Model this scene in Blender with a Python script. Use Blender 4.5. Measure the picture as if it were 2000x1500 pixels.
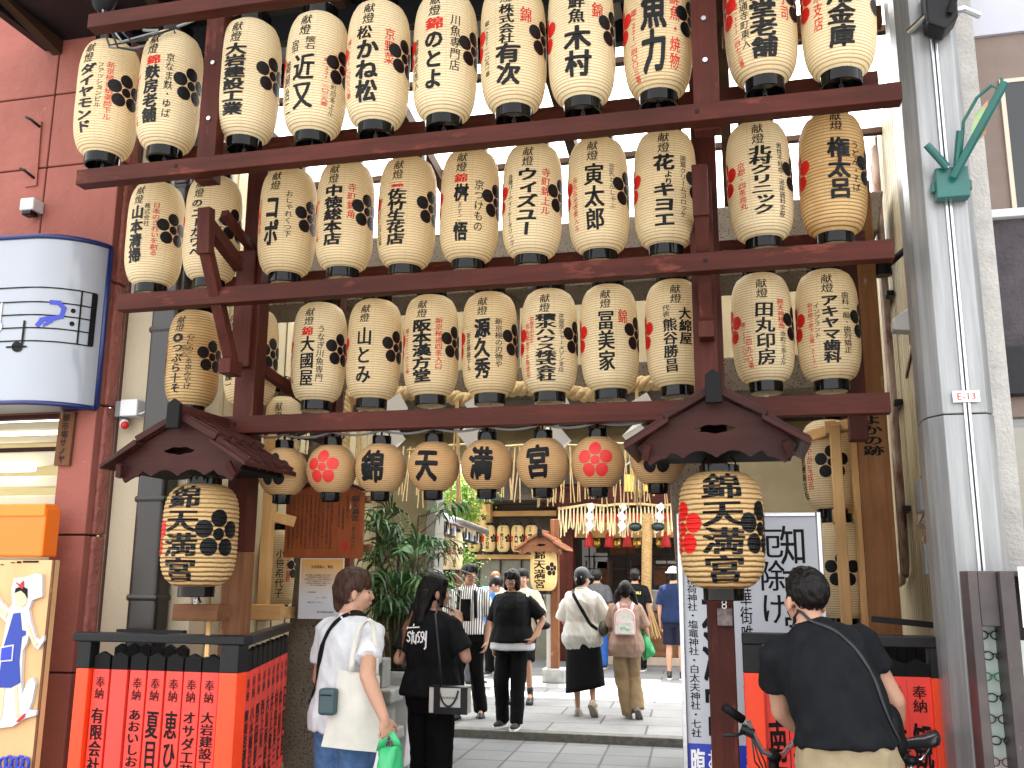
import bpy, bmesh, math, random
import numpy as np
from mathutils import Vector, Matrix, noise as mnoise

for _o in list(bpy.data.objects):
    bpy.data.objects.remove(_o)
SC = bpy.context.scene
COL = SC.collection
rnd = random.Random(7)
rad = math.radians

# ---------------------------------------------------------------- camera
CAM_H = 1.60
PSI, THETA, ROLL, FPX = rad(13.6), rad(11.5), rad(0.35), 1850.0
_F = Vector((-math.sin(PSI) * math.cos(THETA), math.cos(PSI) * math.cos(THETA), math.sin(THETA)))
_r = Vector((math.cos(PSI), math.sin(PSI), 0))
_u = _r.cross(_F)
_R = _r * math.cos(ROLL) + _u * math.sin(ROLL)
_U = -_r * math.sin(ROLL) + _u * math.cos(ROLL)
CAMP = Vector((0, 0, CAM_H))
cd = bpy.data.cameras.new('camera')
cd.sensor_width = 36.0
cd.lens = 36.0 * FPX / 2000.0
cd.clip_start, cd.clip_end = 0.05, 2000
cam = bpy.data.objects.new('camera', cd)
COL.objects.link(cam)
_m = Matrix((_R, _U, -_F)).transposed().to_4x4()
_m.translation = CAMP
cam.matrix_world = _m
SC.camera = cam

# ---------------------------------------------------------------- sky
SUN_EL = rad(72)
W = bpy.data.worlds.new('World')
SC.world = W
W.use_nodes = True
wn, wl = W.node_tree.nodes, W.node_tree.links
sky = wn.new('ShaderNodeTexSky')
sky.sky_type = 'NISHITA'
sky.sun_disc = False
sky.sun_elevation = SUN_EL
sky.sun_rotation = 0.0
sky.dust_density = 3.0
sky.air_density = 1.0
hs = wn.new('ShaderNodeHueSaturation')
hs.inputs['Saturation'].default_value = 0.04
wl.new(sky.outputs[0], hs.inputs['Color'])
wl.new(hs.outputs[0], wn['Background'].inputs[0])
wn['Background'].inputs[1].default_value = 0.15

# ---------------------------------------------------------------- sun, high behind the shrine
sd = bpy.data.lights.new('sun', 'SUN')
sd.energy = 4.8
sd.angle = rad(0.5)
sd.color = (1.0, 0.95, 0.86)
sun = bpy.data.objects.new('sun', sd)
COL.objects.link(sun)
sun.rotation_euler = Vector((-0.05, math.cos(SUN_EL), math.sin(SUN_EL))).to_track_quat('Z', 'Y').to_euler()
sun.location = (0, 10, 20)

# ---------------------------------------------------------------- exposure
SC.view_settings.view_transform = 'Standard'
SC.view_settings.look = 'None'
SC.view_settings.exposure = 2.65
SC.view_settings.gamma = 1.0
SC.view_settings.use_curve_mapping = False
SC.cycles.max_bounces = 8
SC.cycles.diffuse_bounces = 4
SC.cycles.glossy_bounces = 3
SC.cycles.transmission_bounces = 6
SC.cycles.sample_clamp_indirect = 6.0
SC.cycles.use_denoising = True

# ---------------------------------------------------------------- measuring helpers (photo pixel -> point on a real plane)
def ray(x, y):
    return _F + _R * ((x - 1000) / FPX) - _U * ((y - 750) / FPX)
def PY(x, y, Y):
    d = ray(x, y); return CAMP + d * (Y / d.y)
def PX(x, y, X):
    d = ray(x, y); return CAMP + d * (X / d.x)
def PZ(x, y, Z):
    d = ray(x, y); return CAMP + d * ((Z - CAM_H) / d.z)

# ---------------------------------------------------------------- scene-graph helpers
def tag(o, label=None, cat=None, group=None, kind=None):
    if label: o['label'] = label
    if cat: o['category'] = cat
    if group: o['group'] = group
    if kind: o['kind'] = kind
    return o
def thing(name, label, cat, loc=(0, 0, 0), rz=0.0, group=None):
    o = bpy.data.objects.new(name, None)
    COL.objects.link(o)
    o.empty_display_size = 0.1
    o.location = loc
    o.rotation_euler = (0, 0, rz)
    return tag(o, label, cat, group)
def world_of(p):
    b = Matrix.Translation(p.location) @ p.rotation_euler.to_matrix().to_4x4()
    return b if p.parent is None else world_of(p.parent) @ p.matrix_parent_inverse @ b
def mesh_obj(name, me, parent=None, local=False):
    o = bpy.data.objects.new(name, me)
    COL.objects.link(o)
    if parent is not None:
        o.parent = parent
        if not local:
            o.matrix_parent_inverse = world_of(parent).inverted()
    return o

class MB:
    """collects simple shapes, then links them as one mesh object"""
    def __init__(self):
        self.v, self.f, self.mi = [], [], []
    def add(self, vs, fs, mi=0):
        n = len(self.v)
        self.v.extend([tuple(p) for p in vs])
        self.f.extend([tuple(i + n for i in f) for f in fs])
        self.mi.extend([mi] * len(fs))
        return self
    def box(self, x0, x1, y0, y1, z0, z1, mi=0):
        vs = [(x, y, z) for z in (z0, z1) for y in (y0, y1) for x in (x0, x1)]
        return self.add(vs, [(0, 2, 3, 1), (4, 5, 7, 6), (0, 1, 5, 4), (2, 6, 7, 3), (0, 4, 6, 2), (1, 3, 7, 5)], mi)
    def beam(self, p0, p1, w, h, up=(0, 0, 1), mi=0, w1=None, h1=None):
        p0, p1, up = Vector(p0), Vector(p1), Vector(up)
        d = (p1 - p0).normalized()
        s = d.cross(up).normalized(); t = s.cross(d).normalized()
        w1 = w if w1 is None else w1; h1 = h if h1 is None else h1
        vs = []
        for p, a, b in ((p0, w, h), (p1, w1, h1)):
            for i, j in ((-1, -1), (1, -1), (1, 1), (-1, 1)):
                vs.append(p + s * (i * a / 2) + t * (j * b / 2))
        return self.add(vs, [(3, 2, 1, 0), (4, 5, 6, 7), (0, 1, 5, 4), (1, 2, 6, 5), (2, 3, 7, 6), (3, 0, 4, 7)], mi)
    def tube(self, pts, r, n=8, mi=0, caps=True, closed=False):
        pts = [Vector(p) for p in pts]
        m = len(pts)
        rs = [r] * m if not hasattr(r, '__len__') else list(r)
        vs, fs = [], []
        prev = None
        for i, p in enumerate(pts):
            if closed:
                d = pts[(i + 1) % m] - pts[i - 1]
            else:
                d = pts[min(i + 1, m - 1)] - pts[max(i - 1, 0)]
            if d.length < 1e-9: d = Vector((0, 0, 1))
            d.normalize()
            a = prev if prev is not None else (Vector((0, 0, 1)) if abs(d.z) < .9 else Vector((1, 0, 0)))
            s = d.cross(a)
            if s.length < 1e-6: s = d.cross(Vector((0, 1, 0)))
            s.normalize(); t = s.cross(d).normalized(); prev = t
            for k in range(n):
                q = 2 * math.pi * k / n
                vs.append(p + (s * math.cos(q) + t * math.sin(q)) * rs[i])
        for i in range(m if closed else m - 1):
            j = (i + 1) % m
            for k in range(n):
                k2 = (k + 1) % n
                fs.append((i * n + k, i * n + k2, j * n + k2, j * n + k))
        if caps and not closed:
            fs.append(tuple(range(n - 1, -1, -1)))
            fs.append(tuple((m - 1) * n + k for k in range(n)))
        return self.add(vs, fs, mi)
    def lathe(self, prof, c=(0, 0, 0), n=32, mi=0, capb=True, capt=True):
        c = Vector(c)
        vs, fs = [], []
        m = len(prof)
        for r, z in prof:
            for k in range(n):
                q = 2 * math.pi * k / n
                vs.append((c.x + r * math.cos(q), c.y + r * math.sin(q), c.z + z))
        for i in range(m - 1):
            for k in range(n):
                k2 = (k + 1) % n
                fs.append((i * n + k, i * n + k2, (i + 1) * n + k2, (i + 1) * n + k))
        if capb: fs.append(tuple(range(n - 1, -1, -1)))
        if capt: fs.append(tuple((m - 1) * n + k for k in range(n)))
        return self.add(vs, fs, mi)
    def prism(self, poly, o, ux, uy, ext, mi=0, back=True):
        o, ux, uy, ext = Vector(o), Vector(ux), Vector(uy), Vector(ext)
        n = len(poly)
        a = [o + ux * p[0] + uy * p[1] for p in poly]
        b = [p + ext for p in a]
        fs = [tuple(range(n)), tuple(range(2 * n - 1, n - 1, -1))]
        fs += [(i, n + i, n + (i + 1) % n, (i + 1) % n) for i in range(n)]
        return self.add(a + b, fs, mi)
    def ell(self, c, r, n=16, m=10, M=None, mi=0):
        c = Vector(c)
        if not hasattr(r, '__len__'): r = (r, r, r)
        vs, fs = [], []
        for i in range(m + 1):
            th = math.pi * i / m
            for k in range(n):
                q = 2 * math.pi * k / n
                p = Vector((r[0] * math.sin(th) * math.cos(q), r[1] * math.sin(th) * math.sin(q), -r[2] * math.cos(th)))
                if M is not None: p = M @ p
                vs.append(c + p)
        for i in range(m):
            for k in range(n):
                k2 = (k + 1) % n
                fs.append((i * n + k, i * n + k2, (i + 1) * n + k2, (i + 1) * n + k))
        return self.add(vs, fs, mi)
    def cap(self, p0, p1, r0, r1, n=12):
        """closed tapered capsule"""
        p0, p1 = Vector(p0), Vector(p1)
        d = (p1 - p0)
        L = d.length
        if L < 1e-6: return self.ell(p0, max(r0, r1), n, 8)
        d.normalize()
        pts, rs = [], []
        for a in (-90, -60, -30): pts.append(p0 + d * (r0 * math.sin(rad(a)) * .999)); rs.append(max(r0 * math.cos(rad(a)), 1e-4))
        pts.append(p0); rs.append(r0); pts.append(p1); rs.append(r1)
        for a in (30, 60, 90): pts.append(p1 + d * (r1 * math.sin(rad(a)))); rs.append(max(r1 * math.cos(rad(a)), 1e-4))
        return self.tube(pts, rs, n)
    def loft(self, rings, n=20, caps=True, mi=0):
        """rings: list of lists of points"""
        m = len(rings); n = len(rings[0])
        vs = [p for r in rings for p in r]
        fs = []
        for i in range(m - 1):
            for k in range(n):
                k2 = (k + 1) % n
                fs.append((i * n + k, i * n + k2, (i + 1) * n + k2, (i + 1) * n + k))
        if caps:
            fs.append(tuple(range(n - 1, -1, -1))); fs.append(tuple((m - 1) * n + k for k in range(n)))
        return self.add(vs, fs, mi)
    def mesh(self, name, mats, smooth=False):
        me = bpy.data.meshes.new(name)
        me.from_pydata(self.v, [], self.f)
        for m in (mats if isinstance(mats, (list, tuple)) else [mats]): me.materials.append(m)
        if self.mi and max(self.mi) > 0: me.polygons.foreach_set('material_index', self.mi)
        if smooth: me.polygons.foreach_set('use_smooth', [True] * len(me.polygons))
        me.update()
        return me
    def build(self, name, mats, parent=None, smooth=False, bevel=0, local=False, seg=2, angle=None):
        o = mesh_obj(name, self.mesh(name, mats, smooth), parent, local)
        if bevel:
            b = o.modifiers.new('bevel', 'BEVEL'); b.width = bevel; b.segments = seg; b.limit_method = 'ANGLE'; b.angle_limit = rad(40)
        if angle:
            smooth_by_angle(o.data, angle)
        return o
def smooth_by_angle(me, ang):
    bm = bmesh.new(); bm.from_mesh(me)
    for f in bm.faces: f.smooth = True
    for e in bm.edges:
        if len(e.link_faces) == 2 and e.calc_face_angle(0) > rad(ang): e.smooth = False
    bm.to_mesh(me); bm.free()
def setting(o): o['kind'] = 'structure'; return o

# ---------------------------------------------------------------- materials
def srgb(r, g, b, k=1.0):
    def f(c):
        c /= 255.0
        return (c / 12.92 if c <= .04045 else ((c + .055) / 1.055) ** 2.4) * k
    return (f(r), f(g), f(b), 1)
def nt(name):
    m = bpy.data.materials.new(name); m.use_nodes = True
    return m, m.node_tree.nodes, m.node_tree.links, m.node_tree.nodes['Principled BSDF']
def ramp(n, l, src, stops):
    r = n.new('ShaderNodeValToRGB')
    while len(r.color_ramp.elements) < len(stops): r.color_ramp.elements.new(.5)
    for e, (p, c) in zip(r.color_ramp.elements, stops):
        e.position = p; e.color = c if hasattr(c, '__len__') else (c, c, c, 1)
    l.new(src, r.inputs[0]); return r
def texco(n, l, scale=(1, 1, 1), rot=(0, 0, 0), kind='Object'):
    t = n.new('ShaderNodeTexCoord'); mp = n.new('ShaderNodeMapping')
    mp.inputs['Scale'].default_value = scale; mp.inputs['Rotation'].default_value = rot
    l.new(t.outputs[kind], mp.inputs[0]); return mp.outputs[0]
def ntex(n, l, vec, scale, detail=5, rough=.6, dist=0):
    t = n.new('ShaderNodeTexNoise'); t.inputs['Scale'].default_value = scale; t.inputs['Detail'].default_value = detail
    t.inputs['Roughness'].default_value = rough; t.inputs['Distortion'].default_value = dist
    l.new(vec, t.inputs['Vector']); return t.outputs[0]
def bumpn(n, l, bsdf, h, strength, dist=.01, normal=None):
    b = n.new('ShaderNodeBump'); b.inputs['Strength'].default_value = strength; b.inputs['Distance'].default_value = dist
    l.new(h, b.inputs['Height'])
    if normal is not None: l.new(normal, b.inputs['Normal'])
    for s in (bsdf if isinstance(bsdf, (list, tuple)) else [bsdf]): l.new(b.outputs[0], s.inputs['Normal'])
    return b.outputs[0]
def mix(n, l, fac, a, b, mode='MIX'):
    m = n.new('ShaderNodeMix'); m.data_type = 'RGBA'; m.blend_type = mode
    for s, x in ((m.inputs[0], fac), (m.inputs[6], a), (m.inputs[7], b)):
        if isinstance(x, bpy.types.NodeSocket): l.new(x, s)
        else: s.default_value = x
    return m.outputs[2]
def mat(name, c1, c2=None, rough=.6, scale=6, stretch=(1, 1, 1), lo=.35, hi=.65, bump=0, bscale=60, metal=0, spec=.5, detail=6, speck=None, coat=0, bdist=.01):
    m, n, l, b = nt(name)
    b.inputs['Roughness'].default_value = rough; b.inputs['Metallic'].default_value = metal
    b.inputs['Specular IOR Level'].default_value = spec
    if coat: b.inputs['Coat Weight'].default_value = coat; b.inputs['Coat Roughness'].default_value = .1
    v = texco(n, l, stretch)
    c = c1
    if c2 is not None:
        c = ramp(n, l, ntex(n, l, v, scale, detail), [(lo, c1), (hi, c2)]).outputs[0]
    if speck:
        sc_, col, thr = speck
        f = ramp(n, l, ntex(n, l, v, sc_, 2, .5), [(thr, 0), (thr + .05, 1)]).outputs[0]
        c = mix(n, l, f, c, col)
    if isinstance(c, bpy.types.NodeSocket): l.new(c, b.inputs['Base Color'])
    else: b.inputs['Base Color'].default_value = c
    if bump: bumpn(n, l, b, ntex(n, l, v, bscale, 6), bump, bdist)
    return m
def wood(name, c1, c2, axis, rough=.55, knots=True, scale=22, bump=.25, wear=None):
    st = {'x': (.06, 1, 1), 'y': (1, .06, 1), 'z': (1, 1, .06)}[axis]
    m, n, l, b = nt(name)
    v = texco(n, l, st)
    g = ntex(n, l, v, scale, 8, .7, .6)
    c = ramp(n, l, g, [(.3, c1), (.7, c2)]).outputs[0]
    big = ntex(n, l, texco(n, l), 1.6, 4)
    c = mix(n, l, ramp(n, l, big, [(.35, .0), (.7, .55)]).outputs[0], c, (c1[0] * .45, c1[1] * .45, c1[2] * .45, 1))
    if wear:
        w = ramp(n, l, ntex(n, l, texco(n, l, tuple(.3 if s < 1 else 1 for s in st)), 9, 6, .7), [(.6, 0), (.68, 1)]).outputs[0]
        c = mix(n, l, w, c, wear)
    l.new(c, b.inputs['Base Color'])
    b.inputs['Roughness'].default_value = rough; b.inputs['Specular IOR Level'].default_value = .13
    bumpn(n, l, b, g, bump, .006)
    return m

M = {}
RW1, RW2 = (.042, .0098, .0062, 1), (.085, .0185, .012, 1)
for ax in 'xyz': M['red' + ax] = wood('red_stained_wood_' + ax, RW1, RW2, ax, rough=.5, wear=(.115, .028, .017, 1))
for ax in 'xyz': M['brown' + ax] = wood('weathered_brown_wood_' + ax, (.11, .045, .02, 1), (.24, .105, .05, 1), ax, rough=.6, wear=(.36, .20, .11, 1))
for ax in 'xyz': M['pale' + ax] = wood('pale_cypress_wood_' + ax, (.55, .31, .12, 1), (.70, .44, .20, 1), ax, rough=.5, bump=.1)
for ax in 'xyz': M['dark' + ax] = wood('dark_roof_wood_' + ax, (.030, .011, .009, 1), (.065, .022, .018, 1), ax, rough=.45)
M['black'] = mat('black_gloss_lacquer', (.003, .003, .0035, 1), rough=.10, spec=.22)
M['blackmatte'] = mat('black_matte', (.004, .004, .0045, 1), rough=.6, spec=.15)
M['blackmetal'] = mat('black_painted_metal', (.007, .0075, .009, 1), (.011, .0115, .0135, 1), rough=.38, scale=30, spec=.22)
M['vermilion'] = mat('vermilion_paint', (.88, .055, .006, 1), (.82, .048, .005, 1), rough=.45, scale=12)
M['picket'] = mat('scarlet_picket_paint', (.82, .045, .030, 1), (.76, .040, .026, 1), rough=.5, scale=10, stretch=(1, 1, .2))
M['ink'] = mat('black_ink', (.003, .003, .0033, 1), rough=.6, spec=.2)
M['redink'] = mat('red_ink', (.48, .008, .006, 1), rough=.55)
M['white'] = mat('white_paint', (.60, .60, .60, 1), (.54, .55, .56, 1), rough=.4, scale=3)
M['blue'] = mat('blue_print', (.012, .035, .42, 1), rough=.35)
M['whiteink'] = mat('white_print', (.85, .85, .85, 1), rough=.5)
M['steel'] = mat('steel', (.55, .56, .58, 1), (.45, .46, .48, 1), rough=.3, metal=1, scale=30)
M['wire'] = mat('grey_cable', (.22, .23, .24, 1), rough=.5)
M['blackwire'] = mat('black_cable', (.015, .015, .015, 1), rough=.5)
M['granite'] = mat('speckled_granite', (.135, .105, .076, 1), (.185, .15, .112, 1), rough=.85, scale=3, speck=(70, (.055, .042, .032, 1), .57), bump=.5, bscale=90)
M['plaster'] = mat('olive_plaster', (.21, .165, .095, 1), (.27, .215, .13, 1), rough=.9, scale=2.5, speck=(120, (.12, .095, .055, 1), .66), bump=.25, bscale=150)
M['cream'] = mat('cream_render', (.50, .43, .31, 1), (.44, .375, .27, 1), rough=.9, scale=2, stretch=(1, 1, .4), bump=.35, bscale=140)
M['straw'] = mat('rice_straw', (.60, .42, .19, 1), (.74, .56, .30, 1), rough=.8, scale=40, bump=.3, bscale=80)
M['paperwhite'] = mat('white_paper', (.82, .82, .80, 1), rough=.7)

# ---------------------------------------------------------------- lettering
_gc = {}
def _raw(body):
    cu = bpy.data.curves.new('g', 'FONT'); cu.body = body; cu.resolution_u = 2; cu.fill_mode = 'FRONT'
    o = bpy.data.objects.new('g', cu); COL.objects.link(o)
    me = o.to_mesh()
    me.calc_loop_triangles()
    v = np.array([x.co[:2] for x in me.vertices], float).reshape(-1, 2)
    t = [tuple(x.vertices) for x in me.loop_triangles]
    o.to_mesh_clear(); bpy.data.objects.remove(o); bpy.data.curves.remove(cu)
    return v, t
ROT = set('ー(){}「」~-')
def glyph(ch, cuts=0, vertical=True):
    """triangles of one character in a unit cell centred on 0"""
    k = (ch, cuts, vertical)
    if k in _gc: return _gc[k]
    v, t = _raw(ch)
    if len(v):
        if ord(ch) < 256: v = v - np.array([(v[:, 0].max() + v[:, 0].min()) / 2, .35])
        else: v = v - np.array([.5, .38])
        if ch in ROT and vertical: v = np.stack([v[:, 1], -v[:, 0]], 1)
        if ch in 'ぁぃぅぇぉっゃゅょァィゥェォッャュョ' and vertical: v = v * 1.05 + np.array([.10, .12])
        if cuts:
            bm = bmesh.new()
            bv = [bm.verts.new((p[0], p[1], 0)) for p in v]
            for f in t:
                try: bm.faces.new([bv[i] for i in f])
                except ValueError: pass
            for a in range(1, cuts + 1):
                c = -.5 + a / (cuts + 1)
                for no in ((1, 0, 0), (0, 1, 0)):
                    bmesh.ops.bisect_plane(bm, geom=bm.verts[:] + bm.edges[:] + bm.faces[:], plane_co=Vector(no) * c, plane_no=no)
            bmesh.ops.triangulate(bm, faces=bm.faces[:])
            bm.verts.index_update()
            v = np.array([x.co[:2] for x in bm.verts]); t = [tuple(q.index for q in f.verts) for f in bm.faces]
            bm.free()
    _gc[k] = (v, np.array(t, int).reshape(-1, 3))
    return _gc[k]
BOLD = {0: [(0, 0)], 1: [(-.5, 0), (.5, 0)], 2: [(0, 0), (-1, -.4), (1, -.4), (-1, .4), (1, .4)], 3: [(0, 0), (-1, -1), (1, -1), (-1, 1), (1, 1), (0, 1.1), (0, -1.1), (1.4, 0), (-1.4, 0)]}
def letters(mb, text, fn, cx, top, bot, w, bold=0, bw=.022, mi=0, cuts=0, vertical=True, slant=0.0, jit=0.0):
    """fn(u, v, eps) maps the flat sheet onto the real surface; a column from top to bottom or a row from left to right"""
    n = len(text)
    if vertical: h = (top - bot) / n
    for i, ch in enumerate(text):
        if ch == ' ': continue
        v, t = glyph(ch, cuts, vertical)
        if not len(v): continue
        if vertical: ox, oy, sx, sy = cx, top - (i + .5) * h, w, h * 1.02
        else: ox, oy, sx, sy = cx + (i + .5 - n / 2) * w, (top + bot) / 2, w, (top - bot)
        a = rnd.uniform(-jit, jit); ca, sa = math.cos(a), math.sin(a)
        for q, (dx, dy) in enumerate(BOLD[bold]):
            x = v[:, 0] + dx * bw; y = v[:, 1] + dy * bw
            x, y = x * ca - y * sa + y * slant, x * sa + y * ca
            P = fn(ox + x * sx, oy + y * sy, .0002 * q)
            mb.add([tuple(p) for p in P], t.tolist(), mi)
def flat_fn(o, ux, uy, off=.003):
    o, ux, uy = np.array(o, float), np.array(ux, float), np.array(uy, float)
    ux /= np.linalg.norm(ux); uy /= np.linalg.norm(uy); nn = np.cross(ux, uy)
    def fn(u, v, e): return o + np.outer(u, ux) + np.outer(v, uy) + nn * (off + e)
    return fn
def latin(mb, text, fn, cx, cy, h, mi=0, sx=1.0, bold=0, bw=.02):
    v, t = _raw(text)
    w = v[:, 0].max() - v[:, 0].min()
    for q, (dx, dy) in enumerate(BOLD[bold]):
        P = fn(cx + (v[:, 0] - v[:, 0].min() - w / 2 + dx * bw) * h * sx, cy + (v[:, 1] - .35 + dy * bw) * h, .0002 * q)
        mb.add([tuple(p) for p in P], t, mi)
def disc_fn(mb, fn, cu, cv, ru, rv, mi=0, rings=4, n=24, rot=0, eps=0):
    us, vs = [0.0], [0.0]
    for i in range(1, rings + 1):
        for k in range(n):
            q = 2 * math.pi * k / n
            a, b = ru * i / rings * math.cos(q), rv * i / rings * math.sin(q)
            us.append(a * math.cos(rot) - b * math.sin(rot)); vs.append(a * math.sin(rot) + b * math.cos(rot))
    P = fn(cu + np.array(us), cv + np.array(vs), eps)
    fs = [(0, 1 + k, 1 + (k + 1) % n) for k in range(n)]
    for i in range(rings - 1):
        for k in range(n):
            k2 = (k + 1) % n
            fs.append((1 + i * n + k, 1 + (i + 1) * n + k, 1 + (i + 1) * n + k2, 1 + i * n + k2))
    mb.add([tuple(p) for p in P], fs, mi)
def plum(mb, fn, cu, cv, R, mi=0, eps=0):
    for k in range(5):
        a = math.pi / 2 + 2 * math.pi * k / 5
        disc_fn(mb, fn, cu + R * .66 * math.cos(a), cv + R * .66 * math.sin(a), R * .37, R * .37, mi, eps=eps)
    disc_fn(mb, fn, cu, cv, R * .255, R * .255, mi, rings=3, eps=eps)
# ================================================================ ground
def paving(name, c1, c2, mortar, bw, bh, rot, ms=.012, speck=True, off=.5):
    m, n, l, b = nt(name)
    v = texco(n, l, (1, 1, 1), (0, 0, rot))
    br = n.new('ShaderNodeTexBrick')
    br.offset = off; br.inputs['Scale'].default_value = 1
    br.inputs['Brick Width'].default_value = bw; br.inputs['Row Height'].default_value = bh
    br.inputs['Mortar Size'].default_value = ms; br.inputs['Mortar Smooth'].default_value = .2; br.inputs['Bias'].default_value = 0
    br.inputs['Color1'].default_value = c1; br.inputs['Color2'].default_value = c2; br.inputs['Mortar'].default_value = mortar
    l.new(v, br.inputs['Vector'])
    g = ntex(n, l, v, 90, 3, .6)
    g2 = ntex(n, l, v, 2.2, 5, .6)
    c = mix(n, l, ramp(n, l, g, [(.42, .45), (.58, 0)]).outputs[0], br.outputs[0], (.05, .05, .053, 1))
    c = mix(n, l, ramp(n, l, g2, [(.4, .35), (.65, 0)]).outputs[0], c, (.085, .083, .08, 1))
    l.new(c, b.inputs['Base Color']); b.inputs['Roughness'].default_value = .75
    h = n.new('ShaderNodeMath'); h.operation = 'MULTIPLY_ADD'
    l.new(br.outputs['Fac'], h.inputs[0]); h.inputs[1].default_value = -1.0
    g3 = n.new('ShaderNodeMath'); g3.operation = 'MULTIPLY'; l.new(g, g3.inputs[0]); g3.inputs[1].default_value = .35
    l.new(g3.outputs[0], h.inputs[2])
    bumpn(n, l, b, h.outputs[0], .6, .008)
    return m
STEP_Y, STEP_Z = 9.72, 0.08
o = MB().box(-900, 900, -900, 900, -.5, -.02).build('ground', mat('earth', (.16, .15, .14, 1), (.22, .21, .2, 1), rough=.9)); setting(o)
o = MB().box(-14, 14, -14, STEP_Y, -.3, 0).build('street_pavement', paving('street_granite_flags', (.175, .178, .182, 1), (.125, .13, .136, 1), (.035, .035, .036, 1), .42, .46, rad(-3), off=0.0)); setting(o)
o = MB().box(-14, 14, STEP_Y + .16, 60, -.3, STEP_Z).build('courtyard_pavement', paving('courtyard_granite_flags', (.28, .28, .28, 1), (.215, .215, .215, 1), (.065, .063, .06, 1), 1.0, .62, rad(-3), off=.5)); setting(o)
o = MB().box(-4.2, 1.3, STEP_Y, STEP_Y + .16, -.28, STEP_Z + .003).build('step_kerb', mat('step_granite', (.15, .145, .13, 1), (.09, .085, .078, 1), rough=.85, scale=14, bump=.8, bscale=60), bevel=.008); setting(o)

# ================================================================ pink stone-clad building on the left
pinkm = mat('pink_sandstone_cladding', (.29, .088, .066, 1), (.235, .068, .05, 1), rough=.8, scale=1.7, bump=.55, bscale=7, speck=(26, (.40, .16, .125, 1), .73), bdist=.03)
pinkr = mat('rough_hewn_pink_stone', (.36, .125, .10, 1), (.28, .092, .073, 1), rough=.9, scale=4, bump=1.0, bscale=13, speck=(18, (.42, .17, .135, 1), .70), bdist=.05)
joint = mat('dark_joint', (.10, .03, .025, 1), rough=.9)
PYF, PXC = 4.75, -3.65          # facade plane, corner
PIL = -3.885                    # left edge of the pillar beside the shop opening
t = thing('building', 'pink sandstone clad shop building with a curved music sign above its bright open front', 'building', (-6, 6, 0))
mb = MB(); g = .005
zs = [0, 1.06, 1.82, 2.58, 3.34, 4.12, 4.62, 5.4, 6.2, 7.0]
for a, b_ in zip(zs[:-1], zs[1:]):
    if b_ <= 2.59:
        xs = [PIL, PXC]
    else:
        xs = [-9, -7.6, -6.3, -5.2, -4.185 if a > 2.6 else -4.4, PXC]
    for x0, x1 in zip(xs[:-1], xs[1:]):
        mb.box(x0 + g, x1 - g, PYF, PYF + .06, a + g, b_ - g)
mb.build('wall', pinkm, t, bevel=.006)
mb = MB()
for a, b_ in zip([0, 1.06, 1.82, 2.58, 3.34, 4.12, 5.0], [1.06, 1.82, 2.58, 3.34, 4.12, 5.0, 7]):
    mb.box(PXC - .055, PXC + .012, PYF + .062, 4.91, a + g, b_ - g)
mb.build('corner_return', pinkr, t, bevel=.012)
mb = MB(); mb.box(PIL + .01, PXC - .06, PYF + .05, 4.93, 0, 7.0); mb.box(-9, PIL, PYF + .05, 5.14, 2.6, 7.0)
mb.build('backing', joint, t)
mb = MB(); mb.box(-9, PIL, 5.9, 5.95, 0, 2.6); mb.build('shop_back', mat('cream_shutter', (.60, .56, .34, 1), (.54, .50, .30, 1), rough=.5, scale=1), t)
mb = MB()
for i, (z, h, y) in enumerate([(2.50, .05, 4.95), (2.42, .035, 5.0), (2.30, .09, 5.0), (2.16, .07, 5.02), (2.02, .11, 5.02), (1.78, .2, 5.05)]):
    mb.box(-9, PIL - .012, y, y + .05, z - h / 2, z + h / 2)
mb.build('shutter_casing', mat('cream_painted_steel', (.62, .60, .45, 1), (.56, .53, .37, 1), rough=.4, scale=2), t, bevel=.008)
mb = MB(); mb.box(-9, PIL - .012, 5.05, 5.08, 2.345, 2.38); mb.box(-9, PIL - .012, 4.90, 4.96, 2.535, 2.56); mb.build('shutter_slot', M['dark' + 'x'], t)
lamp = bpy.data.materials.new('fluorescent_tube'); lamp.use_nodes = True
lamp.node_tree.nodes['Principled BSDF'].inputs['Emission Color'].default_value = (1, .95, .7, 1)
lamp.node_tree.nodes['Principled BSDF'].inputs['Emission Strength'].default_value = 2.2
mb = MB(); mb.tube([(-8, 4.98, 2.235), (PIL - .35, 4.98, 2.235)], .016, 8); mb.build('lamp_tube', lamp, t)
# iron strip with two hooks, small floodlight, on the facade
t = thing('wall_bracket', 'flat red strip with two black hooks screwed to the pink stone wall', 'bracket', PY(70, 300, PYF))
a, b_ = PY(72, 240, PYF), PY(62, 365, PYF)
MB().beam((a.x, PYF - .006, a.z), (b_.x, PYF - .006, b_.z), .085, .012, (0, 1, 0)).build('strip', pinkm, t)
for px_, py_ in ((78, 248), (67, 348)):
    q = PY(px_, py_, PYF - .01); MB().tube([q, q + Vector((-.03, -.05, .03)), q + Vector((-.06, -.06, .045))], .009, 8).build('hook', M['blackmetal'], t, smooth=True)
q = PY(60, 405, PYF - .06)
t = thing('floodlight', 'small white floodlight on the pink wall above the music sign', 'lamp', q)
MB().box(q.x - .05, q.x + .05, q.y - .04, q.y + .058, q.z - .03, q.z + .05).build('housing', M['white'], t, bevel=.01)
MB().box(q.x - .035, q.x + .035, q.y - .036, q.y + .03, q.z - .06, q.z - .03).build('lens', M['black'], t, bevel=.008)
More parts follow.
